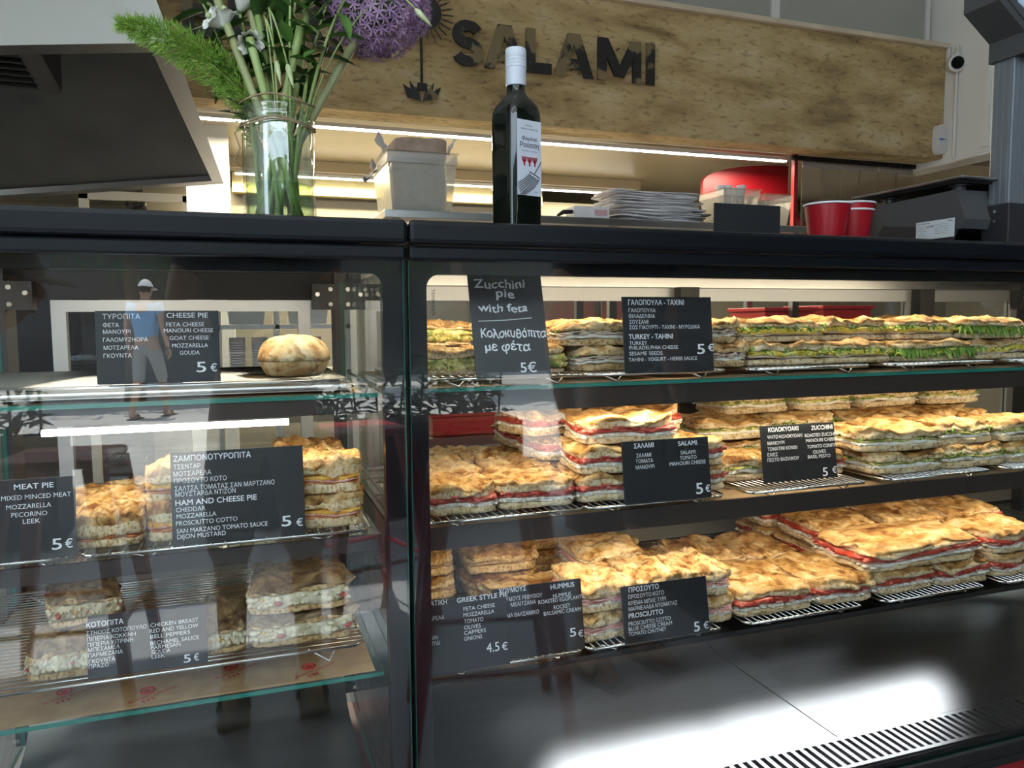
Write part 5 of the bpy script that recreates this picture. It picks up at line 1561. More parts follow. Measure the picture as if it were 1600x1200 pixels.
# ------------------------------------------------------------------ price cards
SIGNS = [
    ('black card chalked zucchini pie with feta, leftmost sign on the upper shelf', (0.3077, 0.034, 1.09), 0.1133, 0.1528, 16, [('Zucchini', 0.0082, 0.0861, 0.1395, 0.0135, 0.018), ('pie', 0.0408, 0.0684, 0.1252, 0.0136, 0.018), ('with feta', 0.0115, 0.0871, 0.103, 0.0124, 0.018), ('Κολοκυθόπιτα', 0.0118, 0.112, 0.0649, 0.0132, 0.018), ('με φέτα', 0.0166, 0.0847, 0.0451, 0.0131, 0.018), ('5€', 0.0666, 0.0912, 0.0138, 0.015, 0.018), ('_', 0.0096, 0.0919, 0.0829, 0.0, 0)], 'hand'),
    ('black TURKEY - TAHINI price card on the upper shelf of the right case', (0.5409, 0.034, 1.09), 0.156, 0.1157, 6, [('ΓΑΛΟΠΟΥΛΑ - ΤΑΧΙΝΙ', 0.0096, 0.1064, 0.1073, 0.0078, 0.018), ('ΓΑΛΟΠΟΥΛΑ', 0.01, 0.0561, 0.0951, 0.0058, 0), ('ΦΙΛΑΔΕΛΦΙΑ', 0.0096, 0.0546, 0.0863, 0.0058, 0), ('ΣΟΥΣΑΜΙ', 0.0103, 0.0431, 0.0776, 0.0058, 0), ('ΣΩΣ ΓΙΑΟΥΡΤΙ - ΤΑΧΙΝΙ - ΜΥΡΩΔΙΚΑ', 0.0099, 0.1331, 0.0693, 0.0058, 0), ('TURKEY - TAHINI', 0.0081, 0.0843, 0.0553, 0.0077, 0.018), ('TURKEY', 0.0087, 0.0392, 0.0456, 0.0058, 0), ('PHILADELPHIA CHEESE', 0.0083, 0.0925, 0.0383, 0.0058, 0), ('SESAME SEEDS', 0.0079, 0.065, 0.0296, 0.0058, 0), ('TAHINI - YOGURT - HERBS SAUCE', 0.0064, 0.1258, 0.0205, 0.0058, 0), ('5', 0.1266, 0.1405, 0.0347, 0.016, 0.018), ('€', 0.1465, 0.157, 0.0363, 0.0111, 0.018)], 'print'),
    ('black SALAMI price card on the middle shelf of the right case', (0.5421, 0.034, 0.888), 0.1539, 0.0966, 8, [('ΣΑΛΑΜΙ', 0.0203, 0.0549, 0.089, 0.0074, 0.018), ('SALAMI', 0.0983, 0.1327, 0.0883, 0.0075, 0.018), ('ΣΑΛΑΜΙ', 0.0237, 0.0494, 0.074, 0.0059, 0), ('ΤΟΜΑΤΑ', 0.022, 0.0522, 0.0652, 0.0059, 0), ('ΜΑΝΟΥΡΙ', 0.0214, 0.0538, 0.0559, 0.0059, 0), ('SALAMI', 0.1019, 0.1287, 0.074, 0.006, 0), ('TOMATO', 0.1001, 0.1304, 0.0656, 0.006, 0), ('MANOURI CHEESE', 0.0811, 0.1463, 0.0573, 0.006, 0), ('5', 0.1255, 0.1384, 0.0159, 0.018, 0.018), ('€', 0.143, 0.1513, 0.0145, 0.0111, 0.018)], 'print'),
    ('black ZUCCHINI price card on the middle shelf of the right case', (0.8348, 0.085, 0.888), 0.157, 0.0991, 8, [('ΚΟΛΟΚΥΘΑΚΙ', 0.0155, 0.0787, 0.0917, 0.0077, 0.018), ('ZUCCHINI', 0.1062, 0.1524, 0.0908, 0.0079, 0.018), ('ΨΗΤΟ ΚΟΛΟΚΥΘΑΚΙ', 0.0131, 0.0858, 0.0791, 0.006, 0), ('ΜΑΝΟΥΡΙ', 0.0123, 0.0469, 0.0686, 0.006, 0), ('ΤΟΜΑΤΙΝΙ ΚΟΝΦΙ', 0.0115, 0.0732, 0.0588, 0.006, 0), ('ΕΛΙΕΣ', 0.0106, 0.0319, 0.0489, 0.006, 0), ('ΠΕΣΤΟ ΒΑΣΙΛΙΚΟΥ', 0.0099, 0.0757, 0.0401, 0.006, 0), ('ROASTED ZUCCHINI', 0.0913, 0.164, 0.078, 0.0062, 0), ('MANOURI CHEESE', 0.0932, 0.1603, 0.0689, 0.0062, 0), ('TOMATO CONFIT', 0.095, 0.1565, 0.0581, 0.0062, 0), ('OLIVES', 0.1066, 0.1345, 0.0484, 0.0062, 0), ('BASIL PESTO', 0.0948, 0.1436, 0.0402, 0.0061, 0), ('5', 0.1242, 0.1354, 0.0123, 0.0157, 0.018), ('€', 0.1454, 0.1553, 0.0142, 0.0113, 0.018)], 'print'),
    ('black GREEK STYLE PIE price card at the left end of the lower shelf', (0.1914, 0.034, 0.667), 0.163, 0.1035, 10, [('ΧΩΡΙΑΤΙΚΗ', 0.0286, 0.0726, 0.1012, 0.0071, 0.018), ('GREEK STYLE PIE', 0.0875, 0.1654, 0.101, 0.0072, 0.018), ('FETA CHEESE', 0.0968, 0.1446, 0.0876, 0.0059, 0), ('MOZZARELLA', 0.0962, 0.143, 0.079, 0.0059, 0), ('TOMATO', 0.0966, 0.1257, 0.0698, 0.0059, 0), ('OLIVES', 0.0961, 0.1213, 0.0612, 0.0059, 0), ('CAPPERS', 0.0956, 0.1286, 0.0536, 0.0059, 0), ('ONIONS', 0.0952, 0.1222, 0.0455, 0.0058, 0), ('ΜΟΤΣΑΡΕΛΑ', 0.0265, 0.0676, 0.08, 0.0058, 0), ('ΚΑΠΑΡΗ', 0.0361, 0.0566, 0.0528, 0.0057, 0), ('ΚΡΕΜΜΥΔΙ', 0.0264, 0.059, 0.0453, 0.0057, 0), ('4.5', 0.128, 0.1476, 0.0281, 0.0136, 0.018), ('€', 0.1515, 0.1605, 0.0266, 0.0109, 0.018)], 'print'),
    ('black HUMMUS price card partly behind the greek style pie card', (0.3365, 0.044, 0.667), 0.1436, 0.1063, 10, [('ΧΟΥΜΟΥΣ', 0.0097, 0.0534, 0.1025, 0.0074, 0.018), ('HUMMUS', 0.0928, 0.1322, 0.0992, 0.0076, 0.018), ('ΧΟΥΜΟΥΣ ΡΕΒΥΘΙΟΥ', 0.0109, 0.0783, 0.0892, 0.006, 0), ('ΜΕΛΙΤΖΑΝΑ', 0.0274, 0.0674, 0.0806, 0.0061, 0), ('ΚΡΕΜΑ ΒΑΛΣΑΜΙΚΟ', 0.0073, 0.0714, 0.0654, 0.006, 0), ('HUMMUS', 0.096, 0.1257, 0.0854, 0.0062, 0), ('ROASTED EGGPLANTS', 0.0715, 0.1467, 0.0789, 0.0061, 0), ('ROCKET', 0.0958, 0.1233, 0.0682, 0.0062, 0), ('BALSAMIC CREAM', 0.079, 0.1399, 0.0608, 0.0061, 0), ('5', 0.1193, 0.1299, 0.0277, 0.0133, 0.018), ('€', 0.1329, 0.1415, 0.0239, 0.0095, 0.018)], 'print'),
    ('black PROSCIUTTO price card in the middle of the lower shelf', (0.5433, 0.034, 0.667), 0.1537, 0.0886, 10, [('ΠΡΟΣΟΥΤΟ', 0.0127, 0.066, 0.0825, 0.0078, 0.018), ('ΠΡΟΣΟΥΤΟ ΚΟΤΟ', 0.0112, 0.0743, 0.0719, 0.0063, 0), ('ΚΡΕΜΑ ΜΠΛΕ ΤΥΡΙ', 0.0109, 0.0768, 0.0621, 0.0063, 0), ('ΜΑΡΜΕΛΑΔΑ ΝΤΟΜΑΤΑΣ', 0.0102, 0.0969, 0.0533, 0.0063, 0), ('PROSCIUTTO', 0.0093, 0.0704, 0.0431, 0.0077, 0.018), ('PROSCIUTTO COTTO', 0.0082, 0.0831, 0.031, 0.0063, 0), ('BLUE CHEESE CREAM', 0.0076, 0.0847, 0.0233, 0.0063, 0), ('TOMATO CHUTNEY', 0.0069, 0.0736, 0.0156, 0.0063, 0), ('5', 0.1239, 0.1345, 0.0116, 0.0159, 0.018), ('€', 0.1417, 0.1513, 0.0112, 0.011, 0.018)], 'print'),
    ('black CHEESE PIE price card beside the round bun on the tray', (-0.1725, 0.06, 1.095), 0.1426, 0.0913, 5, [('ΤΥΡΟΠΙΤΑ', 0.0083, 0.0506, 0.0842, 0.0063, 0), ('ΦΕΤΑ', 0.0086, 0.0264, 0.0735, 0.0051, 0), ('ΜΑΝΟΥΡΙ', 0.0084, 0.0391, 0.0652, 0.0051, 0), ('ΓΑΛΟΜΥΖΗΘΡΑ', 0.0081, 0.0585, 0.0553, 0.0051, 0), ('ΜΟΤΣΑΡΕΛΑ', 0.0085, 0.0472, 0.0454, 0.0051, 0), ('ΓΚΟΥΝΤΑ', 0.0081, 0.0396, 0.0355, 0.0051, 0), ('CHEESE PIE', 0.0808, 0.13, 0.0855, 0.0065, 0.018), ('FETA CHEESE', 0.0804, 0.125, 0.0738, 0.0053, 0), ('MANOURI CHEESE', 0.0772, 0.1355, 0.0661, 0.0053, 0), ('GOAT CHEESE', 0.0836, 0.1298, 0.0567, 0.0053, 0), ('MOZZARELLA', 0.0863, 0.1287, 0.0469, 0.0053, 0), ('GOUDA', 0.095, 0.1184, 0.0377, 0.0053, 0), ('5', 0.114, 0.1255, 0.0193, 0.0139, 0.018), ('€', 0.1308, 0.1385, 0.018, 0.0099, 0.018)], 'print'),
    ('black MEAT PIE price card at the left end of the middle shelf', (-0.3102, 0.04, 0.888), 0.1092, 0.0977, 8, [('MEAT PIE', 0.0446, 0.0863, 0.0888, 0.0065, 0.018), ('MIXED MINCED MEAT', 0.0312, 0.1046, 0.0761, 0.0057, 0), ('MOZZARELLA', 0.0363, 0.0831, 0.0651, 0.0057, 0), ('PECORINO', 0.0414, 0.0788, 0.0555, 0.0057, 0), ('LEEK', 0.0531, 0.0712, 0.0469, 0.0057, 0), ('5', 0.0828, 0.0937, 0.0172, 0.0138, 0.018), ('€', 0.0971, 0.1053, 0.0166, 0.0108, 0.018)], 'print'),
    ('large black HAM AND CHEESE PIE price card on the middle shelf of the left case', (-0.0937, 0.04, 0.888), 0.1632, 0.1188, 8, [('ΖΑΜΠΟΝΟΤΥΡΟΠΙΤΑ', 0.004, 0.0974, 0.1109, 0.0073, 0.018), ('ΤΣΕΝΤΑΡ', 0.0037, 0.0355, 0.1004, 0.0061, 0), ('ΜΟΤΣΑΡΕΛΑ', 0.0034, 0.0482, 0.0914, 0.0061, 0), ('ΠΡΟΣΟΥΤΟ ΚΟΤΟ', 0.0039, 0.0666, 0.0825, 0.0061, 0), ('ΣΑΛΤΣΑ ΤΟΜΑΤΑΣ ΣΑΝ ΜΑΡΤΖΑΝΟ', 0.0044, 0.1258, 0.0727, 0.0061, 0), ('ΜΟΥΣΤΑΡΔΑ ΝΤΙΖΟΝ', 0.0049, 0.077, 0.0654, 0.0061, 0), ('HAM AND CHEESE PIE', 0.0046, 0.1027, 0.0549, 0.0073, 0.018), ('CHEDDAR', 0.0051, 0.0399, 0.046, 0.006, 0), ('MOZZARELLA', 0.0057, 0.0527, 0.0378, 0.006, 0), ('PROSCIUTTO COTTO', 0.0047, 0.0781, 0.029, 0.006, 0), ('SAN MARZANO TOMATO SAUCE', 0.0051, 0.1151, 0.0193, 0.006, 0), ('DIJON MUSTARD', 0.0057, 0.0635, 0.012, 0.006, 0), ('5', 0.1328, 0.1451, 0.0205, 0.0142, 0.018), ('€', 0.1515, 0.1597, 0.0171, 0.0101, 0.018)], 'print'),
    ('black chicken pie price card between the brown pies, left case lower shelf', (-0.1981, 0.05, 0.727), 0.1396, 0.0764, 14, [('ΚΟΤΟΠΙΤΑ', -0.0015, 0.0407, 0.0659, 0.0063, 0.018), ('ΣΤΗΘΟΣ ΚΟΤΟΠΟΥΛΟ', -0.0015, 0.0674, 0.0558, 0.0051, 0), ('ΠΙΠΕΡΙΑ ΚΟΚΚΙΝΗ', -0.0008, 0.0546, 0.0483, 0.0051, 0), ('ΠΙΠΕΡΙΑ ΚΙΤΡΙΝΗ', -0.0002, 0.0515, 0.0416, 0.005, 0), ('ΜΠΕΣΑΜΕΛ', 0.0005, 0.036, 0.0353, 0.005, 0), ('ΠΑΡΜΕΖΑΝΑ', 0.0005, 0.0396, 0.0287, 0.005, 0), ('ΓΚΟΥΝΤΑ', 0.0012, 0.0308, 0.0212, 0.005, 0), ('ΠΡΑΣΟ', 0.0012, 0.0234, 0.0151, 0.005, 0), ('CHICKEN BREAST', 0.0719, 0.1294, 0.0562, 0.0052, 0), ('RED AND YELLOW', 0.071, 0.1292, 0.0491, 0.0052, 0), ('BELL PEPPERS', 0.0717, 0.1189, 0.0419, 0.0052, 0), ('BECHAMEL SAUCE', 0.0715, 0.1296, 0.0339, 0.0052, 0), ('PARMESAN', 0.0722, 0.1071, 0.0283, 0.0051, 0), ('GOUDA', 0.0729, 0.0947, 0.0226, 0.0051, 0), ('LEEK', 0.0728, 0.0886, 0.0171, 0.0051, 0), ('5', 0.1105, 0.119, 0.0092, 0.0104, 0.018), ('€', 0.1228, 0.129, 0.0091, 0.0088, 0.018)], 'print'),
]

for k, (label, p, Wd, H, lean, lines, kind) in enumerate(SIGNS):
    s = thing('price_sign', label, 'sign', p, (rad(-lean), 0, 0), 'black price cards')
    MB().box(0, Wd, 0, 0.0028, 0, H, ch=0.0005).build('board', 'chalk_board', s, world=False)
    ft = MB().box(Wd * 0.32, Wd * 0.68, 0.003, 0.022, 0.0, 0.004, M=Matrix.Rotation(rad(lean), 4, 'X'))
    ft.box(Wd * 0.32, Wd * 0.68, 0.0029, 0.006, 0.0, 0.02)
    ft.build('foot', 'black_matt', s, world=False)
    tx, pr = MB(), MB()
    rr = random.Random(k + 3)
    for (t, u0, u1, v, cap, bold) in lines:
        if t == '_':
            tx.tube([(u0, -0.0006, v), ((u0 + u1) / 2, -0.0006, v + 0.0012), (u1, -0.0006, v + 0.0045)], 0.0007, 6)
            continue
        isprice = t in ('5', '€', '4.5', '5€')
        if kind == 'hand' and not isprice:
            # letter by letter, slightly uneven like chalk pen writing
            gl = text_geo(t, 0.020)
            x0 = min(q.x for q in gl[0]); x1 = max(q.x for q in gl[0])
            kx = (u1 - u0) / (x1 - x0)
            ky = cap / 0.727
            vs = []
            for q in gl[0]:
                xx = (q.x - x0) * kx
                vs.append((u0 + xx + 0.0006 * math.sin(q.y * 9 + xx * 300), -0.0006 - 0.00004 * q.z, v - cap / 2 + q.y * ky + 0.0011 * math.sin(xx * 190 + k)))
            tx.add(vs, gl[1])
        elif isprice:
            put_text(pr, t, u0, u1, v, cap, Matrix.Identity(4), 0.010)
        else:
            put_text(tx, t, u0, u1, v, cap, Matrix.Identity(4), bold)
    tx.build('lettering', 'chalk', s, world=False)
    o = pr.build('price', 'chalk', s, world=False)
# ------------------------------------------------------------------ things standing on the cases
nmat('petal_white', [(0.3, (0.74, 0.76, 0.68)), (0.7, (0.84, 0.85, 0.80))], 30, 3, 0.6)
nmat('stem_green', [(0.3, (0.24, 0.36, 0.10)), (0.7, (0.42, 0.52, 0.20))], 18, 4, 0.45, stretch=(1, 1, 0.2))
nmat('stem_pale', [(0.3, (0.30, 0.34, 0.14)), (0.7, (0.46, 0.48, 0.24))], 18, 4, 0.5, stretch=(1, 1, 0.2))
nmat('leaf_dark', [(0.3, (0.018, 0.065, 0.015)), (0.7, (0.055, 0.15, 0.03))], 25, 3, 0.40)
nmat('leaf_mid', [(0.3, (0.05, 0.14, 0.025)), (0.7, (0.12, 0.26, 0.05))], 25, 3, 0.42)
nmat('fern_green', [(0.3, (0.15, 0.31, 0.03)), (0.7, (0.34, 0.54, 0.09))], 40, 3, 0.6)
nmat('lilac', [(0.3, (0.30, 0.17, 0.34)), (0.6, (0.48, 0.31, 0.50)), (0.8, (0.60, 0.44, 0.60))], 40, 3, 0.6)
nmat('bud_green', [(0.3, (0.40, 0.50, 0.20)), (0.7, (0.62, 0.68, 0.40))], 60, 3, 0.5)
nmat('twine', [(0.3, (0.26, 0.18, 0.10)), (0.7, (0.42, 0.32, 0.20))], 200, 2, 0.9)
clear_mat('jar_glass', (0.92, 0.96, 0.94), 0.11, 0.0)
clear_mat('water', (0.80, 0.88, 0.74), 0.03, 0.0)
VX, VY, VZ = 0.054, 0.120, 1.2985
vs_ = thing('glass_vase', 'clear glass jar vase with water and green stems on the left case', 'vase', (VX, VY, VZ))
prof = [(0.040, 0.0), (0.046, 0.004), (0.048, 0.015), (0.0475, 0.125), (0.045, 0.137), (0.0455, 0.142), (0.0485, 0.145), (0.0455, 0.149), (0.0455, 0.153), (0.0485, 0.157), (0.047, 0.163), (0.044, 0.162), (0.0435, 0.140), (0.0445, 0.125), (0.0445, 0.012), (0.038, 0.008)]
MB().lathe(prof, 40, (VX, VY, VZ), fn=lambda q, r, z: 1 + (0.012 * noise.noise((math.cos(q) * 3, math.sin(q) * 3, z * 55)) if 0.02 < z < 0.12 and r > 0.046 else 0)).build('jar', 'jar_glass', vs_, smooth=True)
MB().lathe([(0.036, 0.0085), (0.043, 0.0125), (0.0432, 0.058), (0.001, 0.0582)], 32, (VX, VY, VZ)).build('water', 'water', vs_, smooth='auto')
m = MB()
for z, ph in ((0.1345, 0), (0.1375, 2), (0.166, 4)):
    m.tube([(VX + 0.0495 * math.cos(a + ph), VY + 0.0495 * math.sin(a + ph), VZ + z + 0.003 * math.sin(3 * a)) for a in [k * 2 * math.pi / 24 for k in range(25)]], 0.0012, 6)
m.tube([(VX - 0.047, VY - 0.02, VZ + 0.136), (VX - 0.056, VY - 0.025, VZ + 0.12), (VX - 0.050, VY - 0.03, VZ + 0.10), (VX - 0.058, VY - 0.028, VZ + 0.085), (VX - 0.047, VY - 0.03, VZ + 0.074)], 0.0012, 6)
m.tube([(VX - 0.05, VY - 0.01, VZ + 0.165), (VX - 0.064, VY - 0.012, VZ + 0.168), (VX - 0.060, VY - 0.015, VZ + 0.150), (VX - 0.048, VY - 0.015, VZ + 0.150)], 0.0012, 6)
m.build('twine', 'twine', vs_, smooth=True)

def bez(a, b, c, n=10):
    a, b, c = Vector(a), Vector(b), Vector(c)
    return [a * (1 - t) ** 2 + b * 2 * t * (1 - t) + c * t * t for t in [k / n for k in range(n + 1)]]
def leaf(mb, p, d, up, L, w, curl=0.3, mi=0, n=6):
    p, d = Vector(p), Vector(d).normalized()
    s = d.cross(Vector(up)).normalized()
    u = s.cross(d).normalized()
    top = []
    for i in range(n + 1):
        t = i / n
        ww = w * math.sin(math.pi * min(1, t * 0.92 + 0.06)) ** 0.8 * (1 - 0.25 * t)
        c = p + d * (L * t) - u * (curl * L * t * t)
        top += [c - s * ww + u * ww * 0.35, c.copy(), c + s * ww + u * ww * 0.35]
    lo = [q - u * 0.0006 for q in top]
    fs = [(3 * i + k, 3 * i + k + 1, 3 * i + k + 4, 3 * i + k + 3) for i in range(n) for k in range(2)]
    o = len(top)
    mb.add(top + lo, fs + [tuple(i + o for i in f[::-1]) for f in fs], mi)
def base(a, r=0.028, z=0.014):
    return (VX + r * math.cos(a), VY + r * math.sin(a), VZ + z)
rr = random.Random(21)

# purple allium ball
al = thing('allium_flower', 'large purple allium ball on a thick slanting stem in the vase', 'flower', base(3.4))
AC = Vector((0.192, 0.125, 1.622))
MB().tube(bez(base(3.4), (0.105, 0.118, 1.47), AC - Vector((0.012, 0, 0.03)), 14), [0.0062] * 15, 10).build('stem', 'stem_pale', al, smooth=True)
m = MB()
N = 520
for k in range(N):
    z = 1 - 2 * (k + 0.5) / N
    a = k * 2.39996
    d = Vector((math.sqrt(1 - z * z) * math.cos(a), math.sqrt(1 - z * z) * math.sin(a), z))
    R = 0.076 * rr.uniform(0.86, 1.03)
    c = AC + d * R
    s = d.orthogonal().normalized()
    t = d.cross(s)
    m.add([AC + d * 0.03 + s * 0.0004, AC + d * 0.03 - s * 0.0004, c - s * 0.0004, c + s * 0.0004], [(0, 1, 2, 3)])
    ph = rr.random() * 6
    for q in range(6):
        b = ph + q * math.pi / 3
        e = (s * math.cos(b) + t * math.sin(b))
        g = (s * -math.sin(b) + t * math.cos(b))
        tip = c + e * 0.0105 + d * rr.uniform(0.001, 0.006)
        m.add([c + g * 0.0010, c - g * 0.0010, c + e * 0.006 - g * 0.0013 + d * 0.002, tip, c + e * 0.006 + g * 0.0013 + d * 0.002], [(0, 1, 2, 3, 4)])
    for q in range(4):
        b = ph + 0.5 + q * math.pi / 2
        e = (s * math.cos(b) + t * math.sin(b))
        tip = c + e * 0.003 + d * 0.008
        m.add([c + e * 0.0006, c + e.cross(d) * 0.0006, tip], [(0, 1, 2)])
m.build('flower_head', 'lilac', al)
m = MB().ball(AC, 0.045, 0, 2)
m.build('flower_core', 'leaf_mid', al, smooth=True)

# green foxtail fern plume to the left, a second one behind the vase mouth
def fern(label, b, mid, a0, a1, rad0, n, seed):
    f = thing('fern_plume', label, 'plant', b)
    ax = bez(b, mid, a1, 24)
    MB().tube(ax, [0.0022 - 0.0012 * i / 24 for i in range(25)], 6).build('stem', 'stem_green', f, smooth=True)
    r = random.Random(seed)
    m = MB()
    for k in range(n):
        t = a0 + (1 - a0) * (k + r.random()) / n
        i = min(23, int(t * 24))
        p = ax[i].lerp(ax[i + 1], t * 24 - i)
        d = (ax[i + 1] - ax[i]).normalized()
        s = d.orthogonal().normalized()
        a = r.random() * 6.283
        e = s * math.cos(a) + d.cross(s) * math.sin(a)
        env = math.sin(math.pi * min(1, 0.12 + 0.88 * (t - a0) / (1 - a0)) ** 0.8) ** 0.6
        R = rad0 * max(0.18, env) * r.uniform(0.35, 1.0)
        q = p + e * R + d * R * 0.55
        L = 0.011 * r.uniform(0.6, 1.2)
        v = (e + d * r.uniform(0.0, 1.2) + Vector((r.uniform(-1, 1), r.uniform(-1, 1), r.uniform(-1, 1))) * 0.6).normalized()
        w = v.orthogonal().normalized() * 0.0009
        w2 = v.cross(w)
        m.add([q + w, q - w * 0.5 + w2 * 0.8, q - w * 0.5 - w2 * 0.8, q + v * L], [(0, 1, 3), (1, 2, 3), (2, 0, 3), (2, 1, 0)])
        if k % 3 == 0:
            g = w * 0.5
            m.add([p + g, p - g, q], [(0, 1, 2)])
    m.build('needle_foliage', 'fern_green', f)
fern('feathery green foxtail fern plume reaching left over the hood', base(0.3), (0.040, 0.125, 1.530), 0.42, (-0.136, 0.115, 1.549), 0.027, 2600, 3)
fern('feathery green fern sprig hanging low behind the white bell flower', base(0.8), (0.0, 0.150, 1.50), 0.30, (-0.028, 0.16, 1.545), 0.022, 900, 7)

# white lisianthus blooms
def bloom(label, b, mid, c, face, R, seed, leaves=3):
    f = thing('white_flower', label, 'flower', b, group='white bell flowers of the bouquet')
    c, d = Vector(c), Vector(face).normalized()
    ax = bez(b, mid, c - d * 0.02, 12)
    MB().tube(ax, [0.0022] * 13, 6).build('stem', 'stem_green', f, smooth=True)
    r = random.Random(seed)
    s = d.orthogonal().normalized()
    t = d.cross(s)
    m = MB()
    for q in range(6):
        a0 = q * math.pi / 3 + r.uniform(-.1, .1)
        vs = []
        nu, nv = 6, 6
        for i in range(nu + 1):
            for j in range(nv + 1):
                u = i / nu
                w = (j / nv - 0.5) * 1.35 * (0.55 + 0.75 * math.sin(math.pi * min(1, 0.15 + u * 0.75)))
                rr_ = R * (0.10 + 0.95 * u ** 0.75 + 0.12 * u ** 4) * (1 + 0.03 * (q % 2))
                z = R * (2.0 * u - 0.35 * u ** 5 * (1.4 - abs(j / nv - 0.5)) - 0.35 * u * u * (2 * (j / nv - 0.5)) ** 2 * 0.9)
                a = a0 + w * 0.75
                k = rr_ * (1 + 0.07 * math.sin(w * 9 + q))
                vs.append(c - d * 0.02 + (s * math.cos(a) + t * math.sin(a)) * k + d * z)
        fs = [(i * (nv + 1) + j, i * (nv + 1) + j + 1, (i + 1) * (nv + 1) + j + 1, (i + 1) * (nv + 1) + j) for i in range(nu) for j in range(nv)]
        m.add(vs, fs)
    m.build('petals', 'petal_white', f, smooth=True)
    g = MB()
    for q in range(5):
        a = q * 1.257
        e = s * math.cos(a) + t * math.sin(a)
        leaf(g, c - d * 0.021, (e * 0.5 + d), e, 0.018, 0.0024, -0.1)
    g.ball(c - d * 0.019, 0.0042, 0, 1)
    for k in range(leaves):
        i = 4 + 2 * k
        leaf(g, ax[i], (math.cos(k * 2.2 + seed), math.sin(k * 2.2 + seed) * 0.6, 0.5), (0, 0, 1), 0.042, 0.007, 0.25)
    g.build('sepal_leaves', 'leaf_mid', f, smooth=True)
    b_ = MB().ball(c + d * 0.004, 0.0045, 0, 1)
    b_.build('flower_eye', 'bud_green', f, smooth=True)
bloom('white bell flower facing down in front of the stems, just above the vase', base(1.0), (0.03, 0.09, 1.60), (0.0215, 0.088, 1.533), (0.15, -0.75, -0.62), 0.0145, 1, 1)
bloom('white flower pointing left beside the fern plume, lower of the pair', base(2.0), (0.012, 0.12, 1.54), (-0.026, 0.105, 1.566), (-0.75, -0.35, 0.35), 0.0150, 2)
bloom('white flower upright beside the fern plume, upper of the pair', base(2.4), (0.015, 0.12, 1.55), (-0.010, 0.100, 1.573), (0.05, -0.25, 1.0), 0.0150, 3)
bloom('white flower at the top edge above the pair, pointing right', base(2.8), (0.02, 0.13, 1.56), (0.016, 0.115, 1.600), (0.35, -0.3, 0.8), 0.0145, 4)
bloom('white flower high at the left, mostly above the photo edge', base(3.0), (0.02, 0.13, 1.58), (-0.045, 0.13, 1.615), (-0.4, -0.3, 0.8), 0.0145, 5)

# leafy stems, thick pale stalks and hanging buds
def foliage(label, b, mid, c, n, seed, L=0.05, w=0.011, m_='leaf_dark', r0=0.003):
    f = thing('foliage_sprig', label, 'plant', b)
    ax = bez(b, mid, c, 16)
    MB().tube(ax, [r0 * (1 - 0.5 * i / 16) for i in range(17)], 7).build('stem', 'stem_green', f, smooth=True)
    r = random.Random(seed)
    g = MB()
    for k in range(n):
        t = 0.50 + 0.5 * (k + 0.5) / n
        i = min(15, int(t * 16))
        p = ax[i].lerp(ax[i + 1], t * 16 - i)
        a = k * 2.4 + seed
        leaf(g, p, (math.cos(a), math.sin(a) * 0.7, r.uniform(-0.5, 0.7)), (0, 0, 1), L * r.uniform(0.7, 1.2), w * r.uniform(0.7, 1.2), r.uniform(-0.1, 0.5))
    g.build('leaves', m_, f, smooth=True)
foliage('dark leafy stem in the middle of the bouquet', base(4.0), (0.075, 0.11, 1.50), (0.085, 0.10, 1.66), 20, 1)
foliage('dark leafy stem left of the middle, behind the white bell flower', base(4.6), (0.035, 0.13, 1.50), (0.028, 0.12, 1.65), 18, 2)
foliage('leafy stem right of the middle reaching under the purple ball', base(5.2), (0.085, 0.12, 1.52), (0.130, 0.10, 1.62), 18, 3)
foliage('mid green leafy stem at the back of the bouquet', base(5.8), (0.065, 0.14, 1.52), (0.060, 0.15, 1.68), 20, 4, 0.055, 0.012, 'leaf_mid')
foliage('mid green leafy stem at the front of the bouquet', base(0.2, 0.02), (0.065, 0.085, 1.50), (0.075, 0.080, 1.63), 16, 5, 0.045, 0.009, 'leaf_mid')
foliage('leafy stem reaching up left behind the white flower pair', base(1.4), (0.0, 0.14, 1.53), (-0.055, 0.13, 1.63), 16, 6, 0.05, 0.008)
foliage('leafy stem with long blade reaching right across the purple ball', base(0.9, 0.02), (0.10, 0.09, 1.55), (0.155, 0.055, 1.615), 8, 8, 0.055, 0.011, 'leaf_mid')
def stalk(label, b, c, r, m_='stem_pale', mid=None):
    f = MB().tube(bez(b, mid or [(p + q) / 2 for p, q in zip(b, c)], c, 8), r, 9)
    o = f.build('flower_stalk', m_, None, smooth=True)
    tag(o, label, 'stalk')
stalk('thick pale stalk leaning left from the vase past the white flowers', base(5.9), (-0.038, 0.10, 1.645), 0.0055)
stalk('pale stalk leaning slightly left out of the vase, behind the bell flower', base(5.4), (0.012, 0.13, 1.65), 0.0045)
stalk('straight pale green stalk right of the middle of the vase', base(4.4, 0.02), (0.100, 0.12, 1.62), 0.0055, 'stem_green')
stalk('second straight stalk close beside the right edge of the vase', base(3.9, 0.02), (0.088, 0.13, 1.64), 0.0040, 'stem_pale')
stalk('thin dark stalk leaning right behind the purple ball stem', base(3.2, 0.03), (0.150, 0.14, 1.62), 0.0025, 'leaf_dark')
stalk('green stalk standing at the left inside the vase', base(0.6, 0.02), (0.030, 0.12, 1.60), 0.0050, 'stem_green')
stalk('thick green stalk crossing to the right in the front of the vase', base(2.9, 0.03), (0.085, 0.085, 1.56), 0.0060, 'stem_green')
stalk('thick green stalk crossing to the left in the front of the vase', base(5.6, 0.03), (0.020, 0.088, 1.54), 0.0055, 'stem_green')
